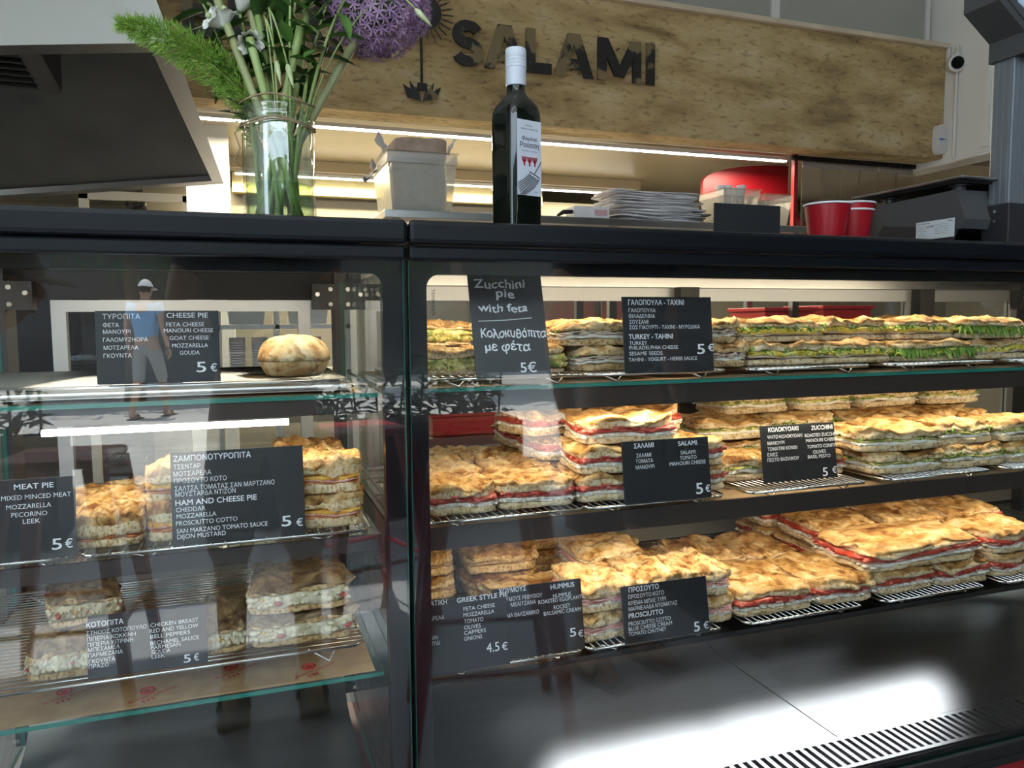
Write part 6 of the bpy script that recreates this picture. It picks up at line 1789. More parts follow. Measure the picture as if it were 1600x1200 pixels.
def budstem(label, b, mid, top, tip, R):
    f = thing('flower_bud', label, 'flower', b, group='green buds of the bouquet')
    ax = bez(b, mid, top, 10) + bez(top, tuple((p + q) / 2 + (0.0, 0.0, 0.012)[i] for i, (p, q) in enumerate(zip(top, tip))), tip, 6)[1:]
    MB().tube(ax, 0.0013, 6).build('stem', 'stem_green', f, smooth=True)
    d = (ax[-1] - ax[-2]).normalized()
    m = MB().tube([ax[-1], ax[-1] + d * 0.006, ax[-1] + d * 0.014, ax[-1] + d * 0.024, ax[-1] + d * 0.031], [0.0018, R, R * 0.9, R * 0.45, 0.0004], 10)
    m.build('bud', 'bud_green', f, smooth=True)
budstem('small green bud hanging over the vase rim, left of two', base(1.2, 0.01), (0.05, 0.08, 1.50), (0.040, 0.075, 1.565), (0.052, 0.070, 1.508), 0.0034)
budstem('pale green bud hanging over the vase rim, right of two', base(1.5, 0.01), (0.055, 0.08, 1.50), (0.045, 0.070, 1.575), (0.0655, 0.068, 1.505), 0.0044)
budstem('green bud on a curved stem right of the purple ball, before the sun ornament', base(0.5, 0.01), (0.10, 0.10, 1.55), (0.195, 0.060, 1.607), (0.2330, 0.055, 1.590), 0.0042)

# ------------------------------------------------------------------ olive oil bottle
mat('dark_glass', (0.006, 0.009, 0.006), 0.05, 0.0, 0.7)
mat('cap_white', (0.66, 0.72, 0.80), 0.35)
mat('label_paper', (0.62, 0.67, 0.76), 0.7)
mat('ink_black', (0.012, 0.012, 0.015), 0.7)
bt = thing('oil_bottle', 'tall dark square olive oil bottle with white cap and label on the right case', 'bottle', (0.405, 0.135, 1.2985), (0, 0, rad(17)))
hw, rc = 0.0305, 0.010
def sq_ring(t, half, rad_):
    """t=0: rounded square, t=1: circle"""
    pts = []
    for k in range(48):
        a = 2 * math.pi * (k + 0.5) / 48
        c, s = math.cos(a), math.sin(a)
        n_ = 9.0
        d = (abs(c) ** n_ + abs(s) ** n_) ** (1 / n_)
        r1 = half / d
        if max(abs(c), abs(s)) / d > 0 and abs(abs(c) - abs(s)) < 0.16:
            r1 *= 0.955
        r = r1 * (1 - t) + rad_ * t
        pts.append((r * c, r * s))
    return pts
lv = [(0.0, 0.92, 0), (0.004, 1, 0), (0.178, 1, 0), (0.187, 0.985, 0.06), (0.195, 0.93, 0.2), (0.202, 0.82, 0.45), (0.208, 0.68, 0.75), (0.213, 0.56, 0.95), (0.218, 0.48, 1.0), (0.229, 0.45, 1.0), (0.232, 0.45, 1.0)]
vs, fs = [], []
for z, sc, t in lv:
    for (x, y) in sq_ring(t, hw * sc, hw * sc):
        vs.append((x, y, z))
for i in range(len(lv) - 1):
    for k in range(48):
        fs.append((i * 48 + k, i * 48 + (k + 1) % 48, (i + 1) * 48 + (k + 1) % 48, (i + 1) * 48 + k))
fs += [tuple(range(48))[::-1], tuple(range((len(lv) - 1) * 48, len(lv) * 48))]
MB().add(vs, fs).build('bottle_body', 'dark_glass', bt, smooth='auto', world=False)
cp = [(0.0150, 0.2275), (0.0155, 0.229), (0.0155, 0.254), (0.0162, 0.2545), (0.0162, 0.257), (0.0156, 0.258), (0.0160, 0.259), (0.0160, 0.262), (0.0155, 0.263), (0.0160, 0.264), (0.0160, 0.267), (0.0155, 0.268), (0.0160, 0.269), (0.0160, 0.280), (0.0150, 0.2825), (0.001, 0.283)]
MB().lathe(cp, 32).build('cap', 'cap_white', bt, smooth='auto', world=False)
lb = MB().box(-0.0215, 0.0235, -hw - 0.0009, -hw - 0.0001, 0.060, 0.171, ch=0.0002)
lo_ = lb.build('label', 'label_paper', bt, world=False)
Mb = Matrix.Translation((0.001, -hw - 0.0009, 0))
m = MB()
def lt(t, u0, u1, z, cap, b=0.0): put_text(m, t, u0, u1, z, cap, Mb, b, lift=0.0003)
lt('EXTRA', -0.007, 0.005, 0.1630, 0.0024)
lt('VIRGIN OLIVE OIL', -0.0165, 0.0165, 0.1577, 0.0024)
lt('Φαμίλια', -0.0140, 0.0140, 0.1440, 0.0052, 0.012)
lt('Ρούσση', -0.0175, 0.0180, 0.1345, 0.0074, 0.012)
lt('ΕΛΛΗΝΙΚΟ ΠΡΟΪΟΝ', -0.0150, 0.0145, 0.1255, 0.0016)
lt('500ml', 0.0085, 0.0170, 0.0660, 0.0018)
m.tube([(0.0225, -0.0004, 0.112), (0.0095, -0.0004, 0.0935)], 0.0007, 4, 0, Mb)
m.tube([(0.0005, -0.0004, 0.0955), (0.0190, -0.0004, 0.0875)], 0.0007, 4, 0, Mb)
m.tube([(0.0190, -0.0004, 0.0875), (0.0175, -0.0004, 0.0835), (-0.0005, -0.0004, 0.0915), (0.0005, -0.0004, 0.0955)], 0.0004, 4, 0, Mb)
for k in range(9):
    t = k / 8
    x0, zz0 = -0.0005 + 0.018 * t, 0.0915 - 0.008 * t
    m.tube([(x0, -0.0004, zz0), (x0 - 0.010, -0.0004, zz0 - 0.008 - 0.004 * t), (-0.0222 + 0.013 * t * t, -0.0004, 0.0775 - 0.0165 * min(1, t * 1.6))], 0.00055, 4, 0, Mb)
m.build('label_print', 'ink_black', lo_, world=False)
m = MB()
for k in range(3):
    cx = -0.010 + k * 0.010
    m.tube([(cx, -0.0004, 0.1035), (cx, -0.0004, 0.109)], 0.0011, 4, 0, Mb)
    for a in range(-3, 4):
        m.tube([(cx, -0.0004, 0.1065), (cx + a * 0.0012, -0.0004, 0.1120), (cx + a * 0.0015, -0.0004, 0.1170)], 0.00042, 4, 0, Mb)
m.build('label_trees', 'red_paint', lo_, world=False)

# black blank card, red cups
cd = thing('table_card', 'blank black card standing on the edge of the right case', 'card', (0.805, 0.10, 1.2985))
MB().box(0.738, 0.868, 0.100, 0.103, 1.2985, 1.361).build('card', 'chalk_board', cd)
MB().box(0.78, 0.83, 0.1035, 0.13, 1.2985, 1.302).build('foot', 'black_matt', cd)
def cup(x, y, z, lab, s=1.0):
    c = thing('paper_cup', lab, 'cup', (x, y, z), group='red paper cups')
    MB().lathe([(0.030 * s, 0.0), (0.0305 * s, 0.002), (0.0425 * s, 0.088 * s), (0.0415 * s, 0.088 * s), (0.0295 * s, 0.004), (0.001, 0.004)], 32, (x, y, z)).build('cup_body', 'red_paint', c, smooth='auto')
    MB().tube([(x + 0.043 * s * math.cos(a), y + 0.043 * s * math.sin(a), z + 0.089 * s) for a in [k * 2 * math.pi / 32 for k in range(33)]], 0.0022 * s, 8).build('cup_rim', 'paper_white', c, smooth=True)
    return c
cup(1.068, 0.215, 1.2985, 'red paper cup with white rim standing alone left of the scale')
cup(1.180, 0.275, 1.2985, 'red paper cup half hidden behind the scale, nearest the lone cup')
c3 = cup(1.182, 0.275, 1.3130, 'red paper cup nested on top in the half hidden pair behind the scale')

# ------------------------------------------------------------------ shop scale
mat('scale_grey', (0.060, 0.062, 0.066), 0.45)
mat('scale_dark', (0.020, 0.020, 0.022), 0.5)
nmat('pole_alu', [(0.3, (0.19, 0.21, 0.23)), (0.7, (0.23, 0.25, 0.27))], 4, 2, 0.42, metal=0.5, per_object=False)
mat('display_blue', (0.42, 0.56, 0.68), 0.35)
mat('ink_blue', (0.03, 0.08, 0.50), 0.5)
mat('plate_label', (0.62, 0.66, 0.66), 0.5)
sc = thing('shop_scale', 'dark grey price scale with steel plate and display pole on the right case', 'scale', (1.42, 0.24, 1.2985))
m = MB()
poly = [(0.085, 1.335), (0.080, 1.352), (0.100, 1.408), (0.290, 1.404), (0.365, 1.345), (0.375, 1.318), (0.30, 1.316)]
m.prism(poly, 'x', 1.262, 1.62)
m.build('scale_body', 'scale_grey', sc, smooth='auto')
MB().prism([(0.100, 1.3145), (0.092, 1.3355), (0.270, 1.3600), (0.300, 1.318)], 'x', 1.2585, 1.2615).build('side_panel', 'scale_dark', sc)
MB().box(1.285, 1.60, 0.10, 0.33, 1.3055, 1.3150).build('scale_base', 'scale_dark', sc)
for x in (1.29, 1.58):
    for y in (0.12, 0.31):
        MB().lathe([(0.012, 0), (0.012, 0.0065)], 14, (x, y, 1.2987)).build('foot', 'black_matt', sc)
pl = MB().box(1.245, 1.62, 0.075, 0.345, 1.424, 1.4295, ch=0.0025)
pl.build('weighing_plate', 'steel', sc)
MB().box(1.256, 1.61, 0.087, 0.333, 1.4195, 1.4238).build('plate_tray', 'black_matt', sc)
for x in (1.285, 1.58):
    for y in (0.115, 0.28):
        MB().lathe([(0.012, 0.0), (0.012, 0.012), (0.017, 0.013), (0.017, 0.0155)], 16, (x, y, 1.4035)).build('support', 'dark_grey', sc, smooth='auto')
lbq = MB().box(1.2570, 1.2583, 0.098, 0.184, 1.3215, 1.3560, M=Matrix.Translation((0, 0, 0)))
lo2 = lbq.build('rating_label', 'plate_label', sc)
ML = Matrix.Translation((1.2570, 0, 0)) @ Matrix.Rotation(rad(-90), 4, 'Z')
m = MB()
def lt2(t, u0, u1, z, cap, b=0.0): put_text(m, t, u0, u1, z, cap, ML, b, lift=0.0003)
lt2('Price Computing Scale', -0.1815, -0.152, 1.3525, 0.0026, 0.01)
lt2('CE M20', -0.160, -0.143, 1.3455, 0.0042, 0.01)
lt2('Aclas', -0.112, -0.101, 1.3525, 0.0034, 0.01)
for k in range(6): lt2(('Model PS1X', 'Max 15kg Min 40g', 'e=d=5g', 'No. 190221', 'AC 230V 50Hz', 'Temp -10 +40')[k], -0.1815, -0.165 + 0.003 * (k % 3), 1.3475 - 0.0042 * k, 0.0018)
for k in range(5): lt2(('Model PS1  DC 6V', 'Tare -5.995kg  Class III', 'Unit kg', 'Shop price scale', 'Made in P.R.C.')[k], -0.139, -0.113 + 0.003 * (k % 2), 1.3475 - 0.0042 * k, 0.0018)
m.build('label_print', 'ink_black', lo2)
# pole with bracket
m = MB()
m.box(1.334, 1.392, 0.052, 0.094, 1.379, 1.66, ch=0.002)
for k in range(4): m.box(1.343 + k * 0.012, 1.347 + k * 0.012, 0.0505, 0.0519, 1.379, 1.66)
for k in range(3): m.box(1.3325, 1.3339, 0.058 + k * 0.012, 0.062 + k * 0.012, 1.379, 1.66)
m.build('pole', 'pole_alu', sc)
br = MB().box(1.326, 1.400, 0.044, 0.099, 1.2990, 1.379, ch=0.002).build('pole_bracket', 'scale_dark', sc)
for z in (1.348, 1.366):
    MB().lathe([(0.0035, 0), (0.0032, 0.0015)], 12, M=Matrix.Translation((1.3262, 0.072, z)) @ Matrix.Rotation(rad(-90), 4, 'Y')).build('screw', 'chrome', br)
hp = [(1.328, 1.640), (1.400, 1.640), (1.400, 1.676), (1.470, 1.722), (1.470, 1.85), (1.262, 1.85), (1.262, 1.722), (1.328, 1.676)]
hm = MB().prism(hp, 'y', 0.030, 0.100)
hm.prism([(1.276, 1.728), (1.334, 1.686), (1.394, 1.686), (1.455, 1.728), (1.455, 1.84), (1.276, 1.84)], 'y', 0.0275, 0.0302)
hd2 = hm.build('display_head', 'scale_grey', sc)
pn = [(1.303, 1.7215), (1.320, 1.712), (1.345, 1.708), (1.39, 1.708), (1.42, 1.713), (1.435, 1.722), (1.450, 1.78), (1.450, 1.835), (1.290, 1.835), (1.294, 1.75)]
MB().prism(pn, 'y', 0.0255, 0.0274).build('display_panel', 'display_blue', hd2)
m = MB(); put_text(m, 'Aclas', 1.331, 1.405, 1.7245, 0.014, Matrix.Translation((0, 0.0253, 0)), 0.01, lift=0.0003)
m.build('display_lettering', 'ink_blue', hd2)
# ------------------------------------------------------------------ the customers' side, seen mirrored in the front glass
nmat('tree_leaf', [(0.3, (0.02, 0.05, 0.012)), (0.7, (0.07, 0.13, 0.03))], 3, 3, 0.6, per_object=False)
nmat('bark', [(0.3, (0.10, 0.07, 0.05)), (0.7, (0.18, 0.13, 0.09))], 8, 4, 0.9)
nmat('facade', [(0.3, (0.05, 0.047, 0.044)), (0.7, (0.075, 0.07, 0.065))], 0.7, 4, 0.8, per_object=False)
mat('awning_blue', (0.05, 0.13, 0.36), 0.8)
mat('awning_white', (0.60, 0.62, 0.66), 0.8)
mat('skin', (0.50, 0.29, 0.19), 0.55)
mat('hair_dark', (0.02, 0.014, 0.010), 0.6)
mat('cloth_khaki', (0.24, 0.20, 0.14), 0.9)
mat('cloth_grey', (0.34, 0.34, 0.33), 0.9)
mat('cloth_black', (0.02, 0.02, 0.022), 0.9)
mat('cloth_navy', (0.03, 0.04, 0.08), 0.9)
mat('cloth_blue', (0.22, 0.42, 0.70), 0.9)
mat('cloth_white', (0.75, 0.76, 0.78), 0.9)
mat('eye_white', (0.75, 0.75, 0.72), 0.3)
mat('lip', (0.42, 0.17, 0.13), 0.5)

struct('street_building', MB().box(-14, 16, -16.6, -16.0, -0.2, 6.0), 'facade')
aw = thing('striped_awning', 'blue and white striped awning across the street', 'awning', (1.5, -15.9, 2.6))
fr_ = MB().box(-2.0, 5.0, -15.99, -15.94, 3.45, 3.55)
fr_.build('awning_rail', 'white_frame', aw)
a1, a2 = MB(), MB()
for k in range(20):
    x = -2.0 + k * 0.35
    (a1 if k % 2 else a2).prism([(-15.93, 3.5), (-14.6, 2.95), (-14.6, 2.65), (-14.63, 2.65), (-14.63, 2.93), (-15.93, 3.46)], 'x', x, x + 0.35)
a1.build('awning_cloth', 'awning_blue', aw)
a2.build('awning_stripe', 'awning_white', aw)
def tree(x, y, h, r, seed, label):
    t = thing('street_tree', label, 'tree', (x, y, -0.02), group='trees along the street')
    MB().tube([(x, y, -0.02), (x + 0.05, y, h * 0.3), (x - 0.04, y + 0.05, h * 0.55), (x, y, h * 0.8)], [0.16, 0.12, 0.09, 0.03], 10).build('trunk', 'bark', t, smooth=True)
    m = MB()
    r_ = random.Random(seed)
    blobs = [Vector((x + r_.uniform(-1, 1) * r * 0.6, y + r_.uniform(-1, 1) * r * 0.6, h * 0.75 + r_.uniform(-0.8, 1) * r * 0.5)) for _ in range(9)]
    for b in blobs:
        m.ball(b, r * 0.38, 0, 1, (1, 1, 0.8), None, r_, 0.2)
        for _ in range(190):
            d = Vector((r_.gauss(0, 1), r_.gauss(0, 1), r_.gauss(0, 1))).normalized()
            p = b + d * r * r_.uniform(0.36, 0.62)
            leaf(m, p, d + Vector((r_.uniform(-1, 1), r_.uniform(-1, 1), -0.5)), (0.1, 0.2, 1), 0.16, 0.045, 0.2, 0, 2)
    m.build('crown', 'tree_leaf', t)
for k, (x, y, lab) in enumerate(((-6.5, -11.0, 'dark leafy street tree farthest left in the mirror image'), (-1.6, -12.0, 'dark leafy street tree opposite the left case'),
                                 (3.4, -11.6, 'dark leafy street tree opposite the right case'), (8.4, -11.2, 'dark leafy street tree farthest right'))):
    tree(x, y, 4.6, 1.9, 30 + k, lab)

def stool(x, y, rz, label):
    s = thing('bar_stool', label, 'stool', (x, y, 0), (0, 0, rz), 'red metal stools')
    MB().box(-0.155, 0.155, -0.155, 0.155, 0.735, 0.765, ch=0.012).build('seat', 'red_paint', s, world=False)
    for sx in (-1, 1):
        for sy in (-1, 1):
            a, b = (sx * 0.125, sy * 0.125), (sx * 0.215, sy * 0.215)
            m = MB()
            vs = []
            for (px, py), z, w in ((b, 0.0, 0.014), (a, 0.734, 0.030)):
                vs += [(px - w, py - w, z), (px + w, py - w, z), (px + w, py + w, z), (px - w, py + w, z)]
            m.add(vs, [(3, 2, 1, 0), (4, 5, 6, 7), (0, 1, 5, 4), (1, 2, 6, 5), (2, 3, 7, 6), (3, 0, 4, 7)])
            m.build('leg', 'red_paint', s, world=False)
    m = MB()
    q = 0.186
    m.tube([(-q, -q, 0.25), (q, -q, 0.25), (q, q, 0.25), (-q, q, 0.25), (-q, -q, 0.25)], 0.009, 6)
    m.build('foot_ring', 'red_paint', s, world=False)
stool(0.62, -1.05, 0.2, 'red metal bar stool in front of the right case')
stool(-0.55, -1.75, 0.1, 'red metal bar stool standing farther left, behind the man in the cap')
stool(0.42, -2.05, -0.3, 'red metal bar stool standing behind the person with the phone')

nmat('dark_wood', [(0.3, (0.020, 0.016, 0.013)), (0.7, (0.035, 0.028, 0.022))], 6, 4, 0.5, stretch=(1, 6, 1))
tb_ = thing('added_dark_table', 'dark table added to darken the mirror image at the lower right of the glass', 'table', (2.55, -1.5, 0))  # added table, keeps the pale floor out of the right pane's reflection
MB().box(1.55, 3.6, -2.05, -0.95, 0.715, 0.75, ch=0.006).build('table_top', 'dark_wood', tb_)
for x in (1.6, 3.48):
    for y in (-2.0, -1.07):
        MB().box(x, x + 0.07, y, y + 0.07, 0, 0.714).build('leg', 'dark_wood', tb_)
MB().box(1.62, 3.5, -1.94, -1.06, 0.02, 0.05).build('foot_board', 'dark_wood', tb_)

nmat('planter_grey', [(0.3, (0.022, 0.021, 0.020)), (0.7, (0.034, 0.032, 0.030))], 3, 3, 0.7)
for x0, x1, lab in ((-2.7, -0.95, 'dark shrub planter added to darken the mirrored floor, left'), (0.02, 1.65, 'dark shrub planter added to darken the mirrored floor, right')):
    pt = thing('added_planter', lab, 'planter', ((x0 + x1) / 2, -3.7, 0), group='planters added to darken the mirrored floor')  # added planters, they cover the pale floor mirrored in the left pane
    MB().box(x0, x1, -3.95, -3.55, 0.0, 0.55, ch=0.01).build('box', 'planter_grey', pt)
    MB().box(x0 + 0.03, x1 - 0.03, -3.92, -3.58, 0.551, 0.56).build('soil', 'bark', pt)
    m = MB()
    r_ = random.Random(int(x0 * 10))
    for k in range(420):
        p = Vector((r_.uniform(x0 + 0.08, x1 - 0.08), r_.uniform(-3.9, -3.6), 0.56 + abs(r_.gauss(0, 0.16))))
        leaf(m, p, (r_.gauss(0, 1), r_.gauss(0, 1), r_.random()), (0.1, 0.2, 1), 0.10, 0.03, 0.3, 0, 2)
    for k in range(12):
        xx = x0 + 0.1 + (x1 - x0 - 0.2) * k / 11
        m.tube([(xx, -3.75, 0.55), (xx + r_.uniform(-.05, .05), -3.75, 0.85)], 0.008, 5)
    m.build('shrub', 'tree_leaf', pt)

# people: one skinned surface per body, grown from a jointed skeleton
def skinned(pts, edges, radii, name, m, parent, sub=2, root=0):
    me = bpy.data.meshes.new(name)
    bm = bmesh.new()
    lay = bm.verts.layers.skin.verify()
    vv = []
    for i, p in enumerate(pts):
        v = bm.verts.new(p)
        r = radii[i]
        v[lay].radius = r if isinstance(r, tuple) else (r, r)
        v[lay].use_root = (i == root)
        vv.append(v)
    for a, b in edges:
        bm.edges.new((vv[a], vv[b]))
    bm.to_mesh(me)
    bm.free()
    o = bpy.data.objects.new(name, me)
    COL.objects.link(o)
    sk = o.modifiers.new('skin', 'SKIN')
    sk.use_smooth_shade = True
    ss = o.modifiers.new('sub', 'SUBSURF')
    ss.levels = ss.render_levels = sub
    dg = bpy.context.evaluated_depsgraph_get()
    m2 = bpy.data.meshes.new_from_object(o.evaluated_get(dg))
    o.modifiers.clear()
    o.data = m2
    bpy.data.meshes.remove(me)
    m2.name = name
    m2.materials.clear()
    m2.materials.append(MATS[m])
    m2.polygons.foreach_set('use_smooth', [True] * len(m2.polygons))
    o.parent = parent
    return o

def person(label, loc, rz, J, shirt, trousers, hair, cap=None, cap_m=None, sleeves=0.5, leg_len=0.55, barefoot=False, detail=True):
    """J: joint positions in the person's own frame, facing -y"""
    P = thing('person', label, 'person', loc, (0, 0, rz))
    names = ['pelvis', 'belly', 'chest', 'neck', 'head', 'shL', 'elL', 'wrL', 'shR', 'elR', 'wrR', 'hiL', 'knL', 'anL', 'hiR', 'knR', 'anR']
    pts = [Vector(J[n]) for n in names]
    ix = {n: i for i, n in enumerate(names)}
    R = dict(pelvis=(0.135, 0.10), belly=(0.125, 0.095), chest=(0.135, 0.105), neck=0.055, head=0.060, shL=0.062, elL=0.042, wrL=0.029, shR=0.062, elR=0.042, wrR=0.029,
             hiL=0.088, knL=0.056, anL=0.038, hiR=0.088, knR=0.056, anR=0.038)
    rad_ = [R[n] for n in names]
    E = [('pelvis', 'belly'), ('belly', 'chest'), ('chest', 'neck'), ('neck', 'head'), ('chest', 'shL'), ('shL', 'elL'), ('elL', 'wrL'), ('chest', 'shR'), ('shR', 'elR'), ('elR', 'wrR'),
         ('pelvis', 'hiL'), ('hiL', 'knL'), ('knL', 'anL'), ('pelvis', 'hiR'), ('hiR', 'knR'), ('knR', 'anR')]
    E = [(ix[a], ix[b]) for a, b in E]
    # feet
    for s in ('L', 'R'):
        a = pts[ix['an' + s]]
        heel = Vector((a.x, a.y + 0.03, 0.040)); toe = Vector((a.x * 1.05, a.y - 0.10, 0.032)); tip = Vector((a.x * 1.08, a.y - 0.17, 0.022))
        n = len(pts)
        pts += [heel, toe, tip]; rad_ += [(0.036, 0.036), (0.042, 0.028), (0.034, 0.018)]
        E += [(ix['an' + s], n), (n, n + 1), (n + 1, n + 2)]
    body = skinned(pts, E, rad_, 'body', 'skin', P)
    # head with face
    h = Vector(J['head'])
    f = Vector(J.get('look', (0, -1, 0))).normalized()
    up = Vector(J.get('up', (0, 0, 1)))
    r = f.cross(up).normalized()
    up = r.cross(f).normalized()
    def hp(x, y, z): return h + r * x + f * y + up * z
    m = MB()
    vs, fs = ICO[2]
    bm = bmesh.new(); bmesh.ops.create_icosphere(bm, subdivisions=4, radius=1); bm.verts.index_update()
    out = []
    for v in bm.verts:
        x, y, z = v.co
        w = 0.074 * (1 - 0.16 * max(0, -z) ** 1.5)
        yy = y * 0.094
        if y > 0:
            if z < -0.35: yy *= 1 - 0.10 * abs(z)
            nose = math.exp(-((x / 0.16) ** 2) - ((z + 0.08) / 0.24) ** 2)
            yy += 0.024 * nose * (1 if z < 0.2 else 0.4)
            yy -= 0.010 * (math.exp(-(((abs(x) - 0.36) / 0.17) ** 2) - ((z - 0.10) / 0.13) ** 2))
            yy += 0.006 * math.exp(-((x / 0.28) ** 2) - ((z + 0.50) / 0.10) ** 2) + 0.006 * math.exp(-((x / 0.3) ** 2) - ((z + 0.86) / 0.15) ** 2)
        out.append(hp(x * w, yy, z * 0.118))
    m.add(out, [[v.index for v in fc.verts] for fc in bm.faces])
    bm.free()
    for s in (-1, 1):
        m.ball(hp(s * 0.076, -0.008, -0.004), 0.020, 0, 2, (0.6, 0.9, 1.5))
    m.build('head', 'skin', P, smooth=True, world=False)
    e = MB()
    for s in (-1, 1): e.ball(hp(s * 0.028, 0.080, 0.011), 0.0105, 0, 2)
    e.build('eyes', 'eye_white', P, smooth=True, world=False)
    e = MB()
    for s in (-1, 1):
        e.ball(hp(s * 0.028, 0.0885, 0.010), 0.0048, 0, 1)
        e.tube([hp(s * 0.012, 0.092, 0.030), hp(s * 0.030, 0.090, 0.034), hp(s * 0.046, 0.078, 0.028)], 0.0035, 6)
    e.build('brows', 'hair_dark', P, smooth=True, world=False)
    MB().tube([hp(-0.022, 0.083, -0.060), hp(0, 0.093, -0.057), hp(0.022, 0.083, -0.060)], [0.002, 0.0055, 0.002], 8).build('mouth', 'lip', P, smooth=True, world=False)
    m = MB()
    bm = bmesh.new(); bmesh.ops.create_icosphere(bm, subdivisions=3, radius=1)
    bmesh.ops.delete(bm, geom=[v for v in bm.verts if v.co.z < (0.25 if v.co.y > 0.2 else -0.45)], context='VERTS')
    bm.verts.index_update()
    m.add([hp(v.co.x * 0.080, v.co.y * 0.100 - 0.004, v.co.z * 0.124 + 0.004) for v in bm.verts], [[v.index for v in fc.verts] for fc in bm.faces])
    m.build('hair', hair, P, smooth=True, world=False)
    if cap:
        c = MB()
        bmesh.ops.delete(bm, geom=[v for v in bm.verts if v.co.z < 0.24], context='VERTS')
        bm.verts.index_update()
        c.add([hp(v.co.x * 0.088, v.co.y * 0.110, v.co.z * 0.136 + 0.006) for v in bm.verts], [[v.index for v in fc.verts] for fc in bm.faces])
        vs = []
        for i in range(9):
            a = rad(-62 + i * 15.5)
            for q, (d, dz) in enumerate(((0.0, 0), (0.040, 0.002), (0.085, -0.012))):
                vs.append(hp(math.sin(a) * (0.086 + d * 0.25), math.cos(a) * 0.108 + d * (math.cos(a) ** 0.5 if math.cos(a) > 0 else 0), 0.040 + dz))
        lo = [v - up * 0.003 for v in vs]
        fs = [(3 * i + k, 3 * i + k + 1, 3 * i + k + 4, 3 * i + k + 3) for i in range(8) for k in range(2)]
        c.add(vs + lo, fs + [tuple(i + 27 for i in q[::-1]) for q in fs])
        c.build('cap', cap_m, P, smooth=True, world=False)
    bm.free()
    # hands: palm, four fingers and a thumb
    for s in ('L', 'R'):
        w = Vector(J['wr' + s]); el = Vector(J['el' + s])
        d = Vector(J.get('hand' + s, (w - el))).normalized()
        palm = Vector(J.get('palm' + s, (1 if s == 'R' else -1, 0, 0)))
        n = (palm - d * palm.dot(d)).normalized()
        b = d.cross(n) * (1 if s == 'R' else -1)
        hpnt = [w, w + d * 0.035, w + d * 0.085]
        hr = [0.027, (0.034, 0.018), (0.038, 0.015)]
        he = [(0, 1), (1, 2)]
        for k, (off, ln) in enumerate(((-0.030, 0.066), (-0.010, 0.076), (0.010, 0.071), (0.028, 0.055))):
            i = len(hpnt)
            base_ = w + d * 0.088 + b * off
            k1 = base_ + d * ln * 0.5 + n * 0.010
            k2 = base_ + d * ln * 0.80 + n * 0.030
            hpnt += [base_, k1, k2]
            hr += [0.0095, 0.0088, 0.0075]
            he += [(2, i), (i, i + 1), (i + 1, i + 2)]
        i = len(hpnt)
        hpnt += [w + d * 0.04 - b * 0.040 + n * 0.010, w + d * 0.075 - b * 0.052 + n * 0.028]
        hr += [0.0115, 0.009]
        he += [(1, i), (i, i + 1)]
        skinned(hpnt, he, hr, 'hand', 'skin', P, 1)
    # clothes: slightly wider skins over trunk, arms and thighs
    def cut(a, b, t): return Vector(J[a]).lerp(Vector(J[b]), t)
    sp = [cut('pelvis', 'belly', 0.2), Vector(J['belly']), Vector(J['chest']), cut('chest', 'neck', 0.62), Vector(J['shL']), cut('shL', 'elL', sleeves), Vector(J['shR']), cut('shR', 'elR', sleeves)]
    skinned(sp, [(0, 1), (1, 2), (2, 3), (2, 4), (4, 5), (2, 6), (6, 7)], [(0.155, 0.118), (0.148, 0.115), (0.158, 0.125), 0.075, 0.080, 0.064, 0.080, 0.064], 'shirt', shirt, P)
    tp = [cut('pelvis', 'belly', 0.35), Vector(J['pelvis']), Vector(J['hiL']), Vector(J['knL']).lerp(Vector(J['hiL']), 0.05), cut('knL', 'anL', leg_len), Vector(J['hiR']), Vector(J['knR']).lerp(Vector(J['hiR']), 0.05), cut('knR', 'anR', leg_len)]
    wl = 0.070 if leg_len < 0.3 else 0.058
    skinned(tp, [(0, 1), (1, 2), (2, 3), (3, 4), (1, 5), (5, 6), (6, 7)], [(0.150, 0.115), (0.152, 0.118), 0.102, 0.074, wl, 0.102, 0.074, wl], 'trousers', trousers, P, root=1)
    for s in ('L', 'R'):
        a = pts[ix['an' + s]]
        m = MB().box(a.x - 0.045, a.x + 0.045, a.y - 0.195, a.y + 0.065, 0.0, 0.016, ch=0.006)
        m.tube([(a.x - 0.046, a.y - 0.09, 0.012), (a.x - 0.03, a.y - 0.09, 0.064), (a.x + 0.03, a.y - 0.09, 0.064), (a.x + 0.046, a.y - 0.09, 0.012)], 0.007, 6)
        m.build('sandal', 'black_matt', P, world=False)
    return P
stand = dict(pelvis=(0, 0, 0.93), belly=(0, -0.01, 1.08), chest=(0, 0, 1.30), neck=(0, -0.01, 1.46), head=(0, -0.035, 1.60), shL=(0.185, 0.0, 1.40), shR=(-0.185, 0.0, 1.40),
             elL=(0.24, 0.02, 1.12), elR=(-0.24, 0.02, 1.12), wrL=(0.25, -0.05, 0.88), wrR=(-0.25, -0.05, 0.88), hiL=(0.095, 0, 0.86), hiR=(-0.095, 0, 0.86),
             knL=(0.11, -0.01, 0.49), knR=(-0.11, -0.01, 0.49), anL=(0.115, 0.02, 0.085), anR=(-0.115, 0.02, 0.085), look=(0, -1, -0.1))
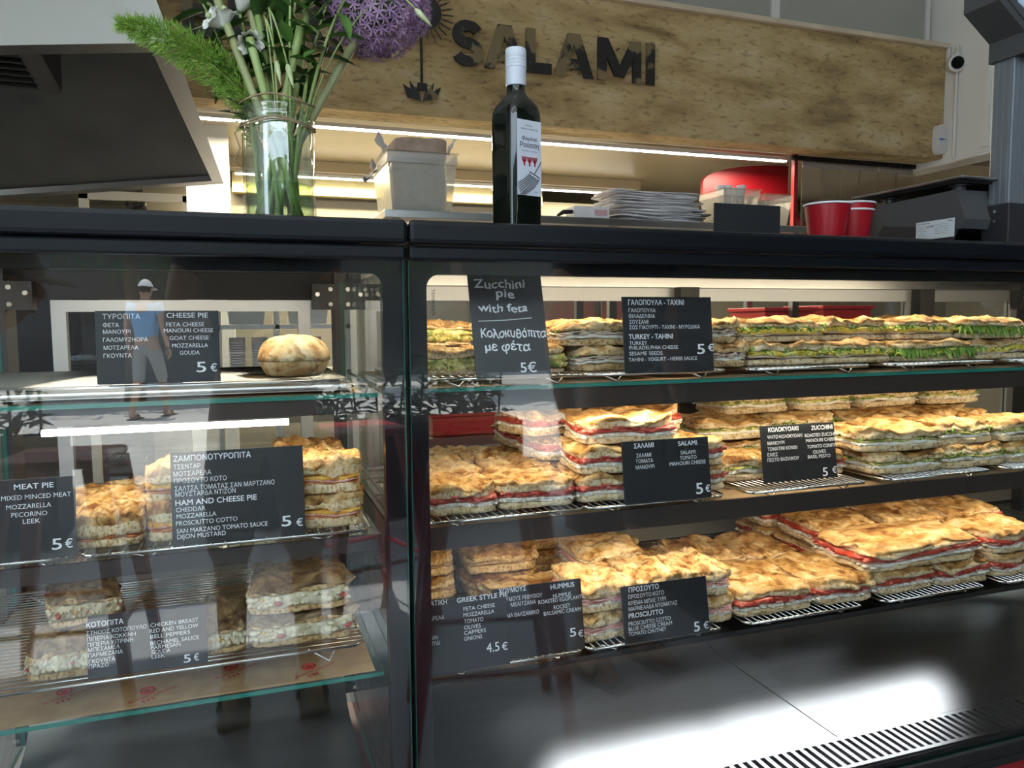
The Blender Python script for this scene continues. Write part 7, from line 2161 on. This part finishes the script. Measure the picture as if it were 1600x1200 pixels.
# faces +y (towards the case) = own -y turned half round
ph = dict(stand)
ph.update(elL=(0.23, -0.07, 1.14), elR=(-0.23, -0.07, 1.14), wrL=(0.105, -0.26, 1.16), wrR=(-0.105, -0.26, 1.16), handL=(-0.25, -0.72, 0.2), handR=(0.25, -0.72, 0.2), palmL=(-1, -0.2, 0), palmR=(1, -0.2, 0), look=(0, -1, -0.65), head=(0, -0.055, 1.595))
person('person in dark shirt and khaki shorts holding up a phone with both hands', (0.05, -1.47, 0), math.pi, ph, 'cloth_black', 'cloth_khaki', 'hair_dark', leg_len=0.12)
pn_ = thing('mobile_phone', 'dark mobile phone held upright by the person in the dark shirt', 'phone', (0.0, -1.035, 1.14))
MB().box(-0.075, 0.075, -1.040, -1.030, 1.130, 1.205, ch=0.003).build('phone_body', 'black_gloss', pn_)
bend = dict(pelvis=(0, 0.16, 0.88), belly=(0, 0.05, 1.00), chest=(0, -0.12, 1.13), neck=(0, -0.26, 1.21), head=(0, -0.36, 1.275), shL=(0.185, -0.16, 1.19), shR=(-0.185, -0.16, 1.19),
            elL=(0.23, -0.14, 0.93), elR=(-0.23, -0.14, 0.93), wrL=(0.19, -0.24, 0.72), wrR=(-0.19, -0.24, 0.72), hiL=(0.095, 0.16, 0.82), hiR=(-0.095, 0.16, 0.82),
            knL=(0.12, 0.02, 0.47), knR=(-0.12, 0.02, 0.47), anL=(0.12, 0.10, 0.085), anR=(-0.12, 0.10, 0.085), look=(0, -1, -0.15))
person('person in a khaki cap and grey shirt bending down towards the left case', (-0.99, -1.55, 0), rad(95), bend, 'cloth_grey', 'cloth_khaki', 'hair_dark', True, 'cloth_khaki', leg_len=0.9)
lk = dict(stand)
person('person in black shirt and shorts standing before the right case', (1.16, -1.30, 0), math.pi - 0.25, lk, 'cloth_black', 'cloth_navy', 'hair_dark', leg_len=0.05)
wk = dict(stand)
wk.update(knL=(0.10, -0.16, 0.50), anL=(0.11, -0.20, 0.085), anR=(-0.11, 0.20, 0.10), knR=(-0.10, 0.04, 0.49))
person('person in light blue shirt and white cap walking on the sunny street', (-1.15, -9.6, -0.02), 0.4, wk, 'cloth_blue', 'cloth_grey', 'hair_dark', True, 'cloth_white', leg_len=0.1)
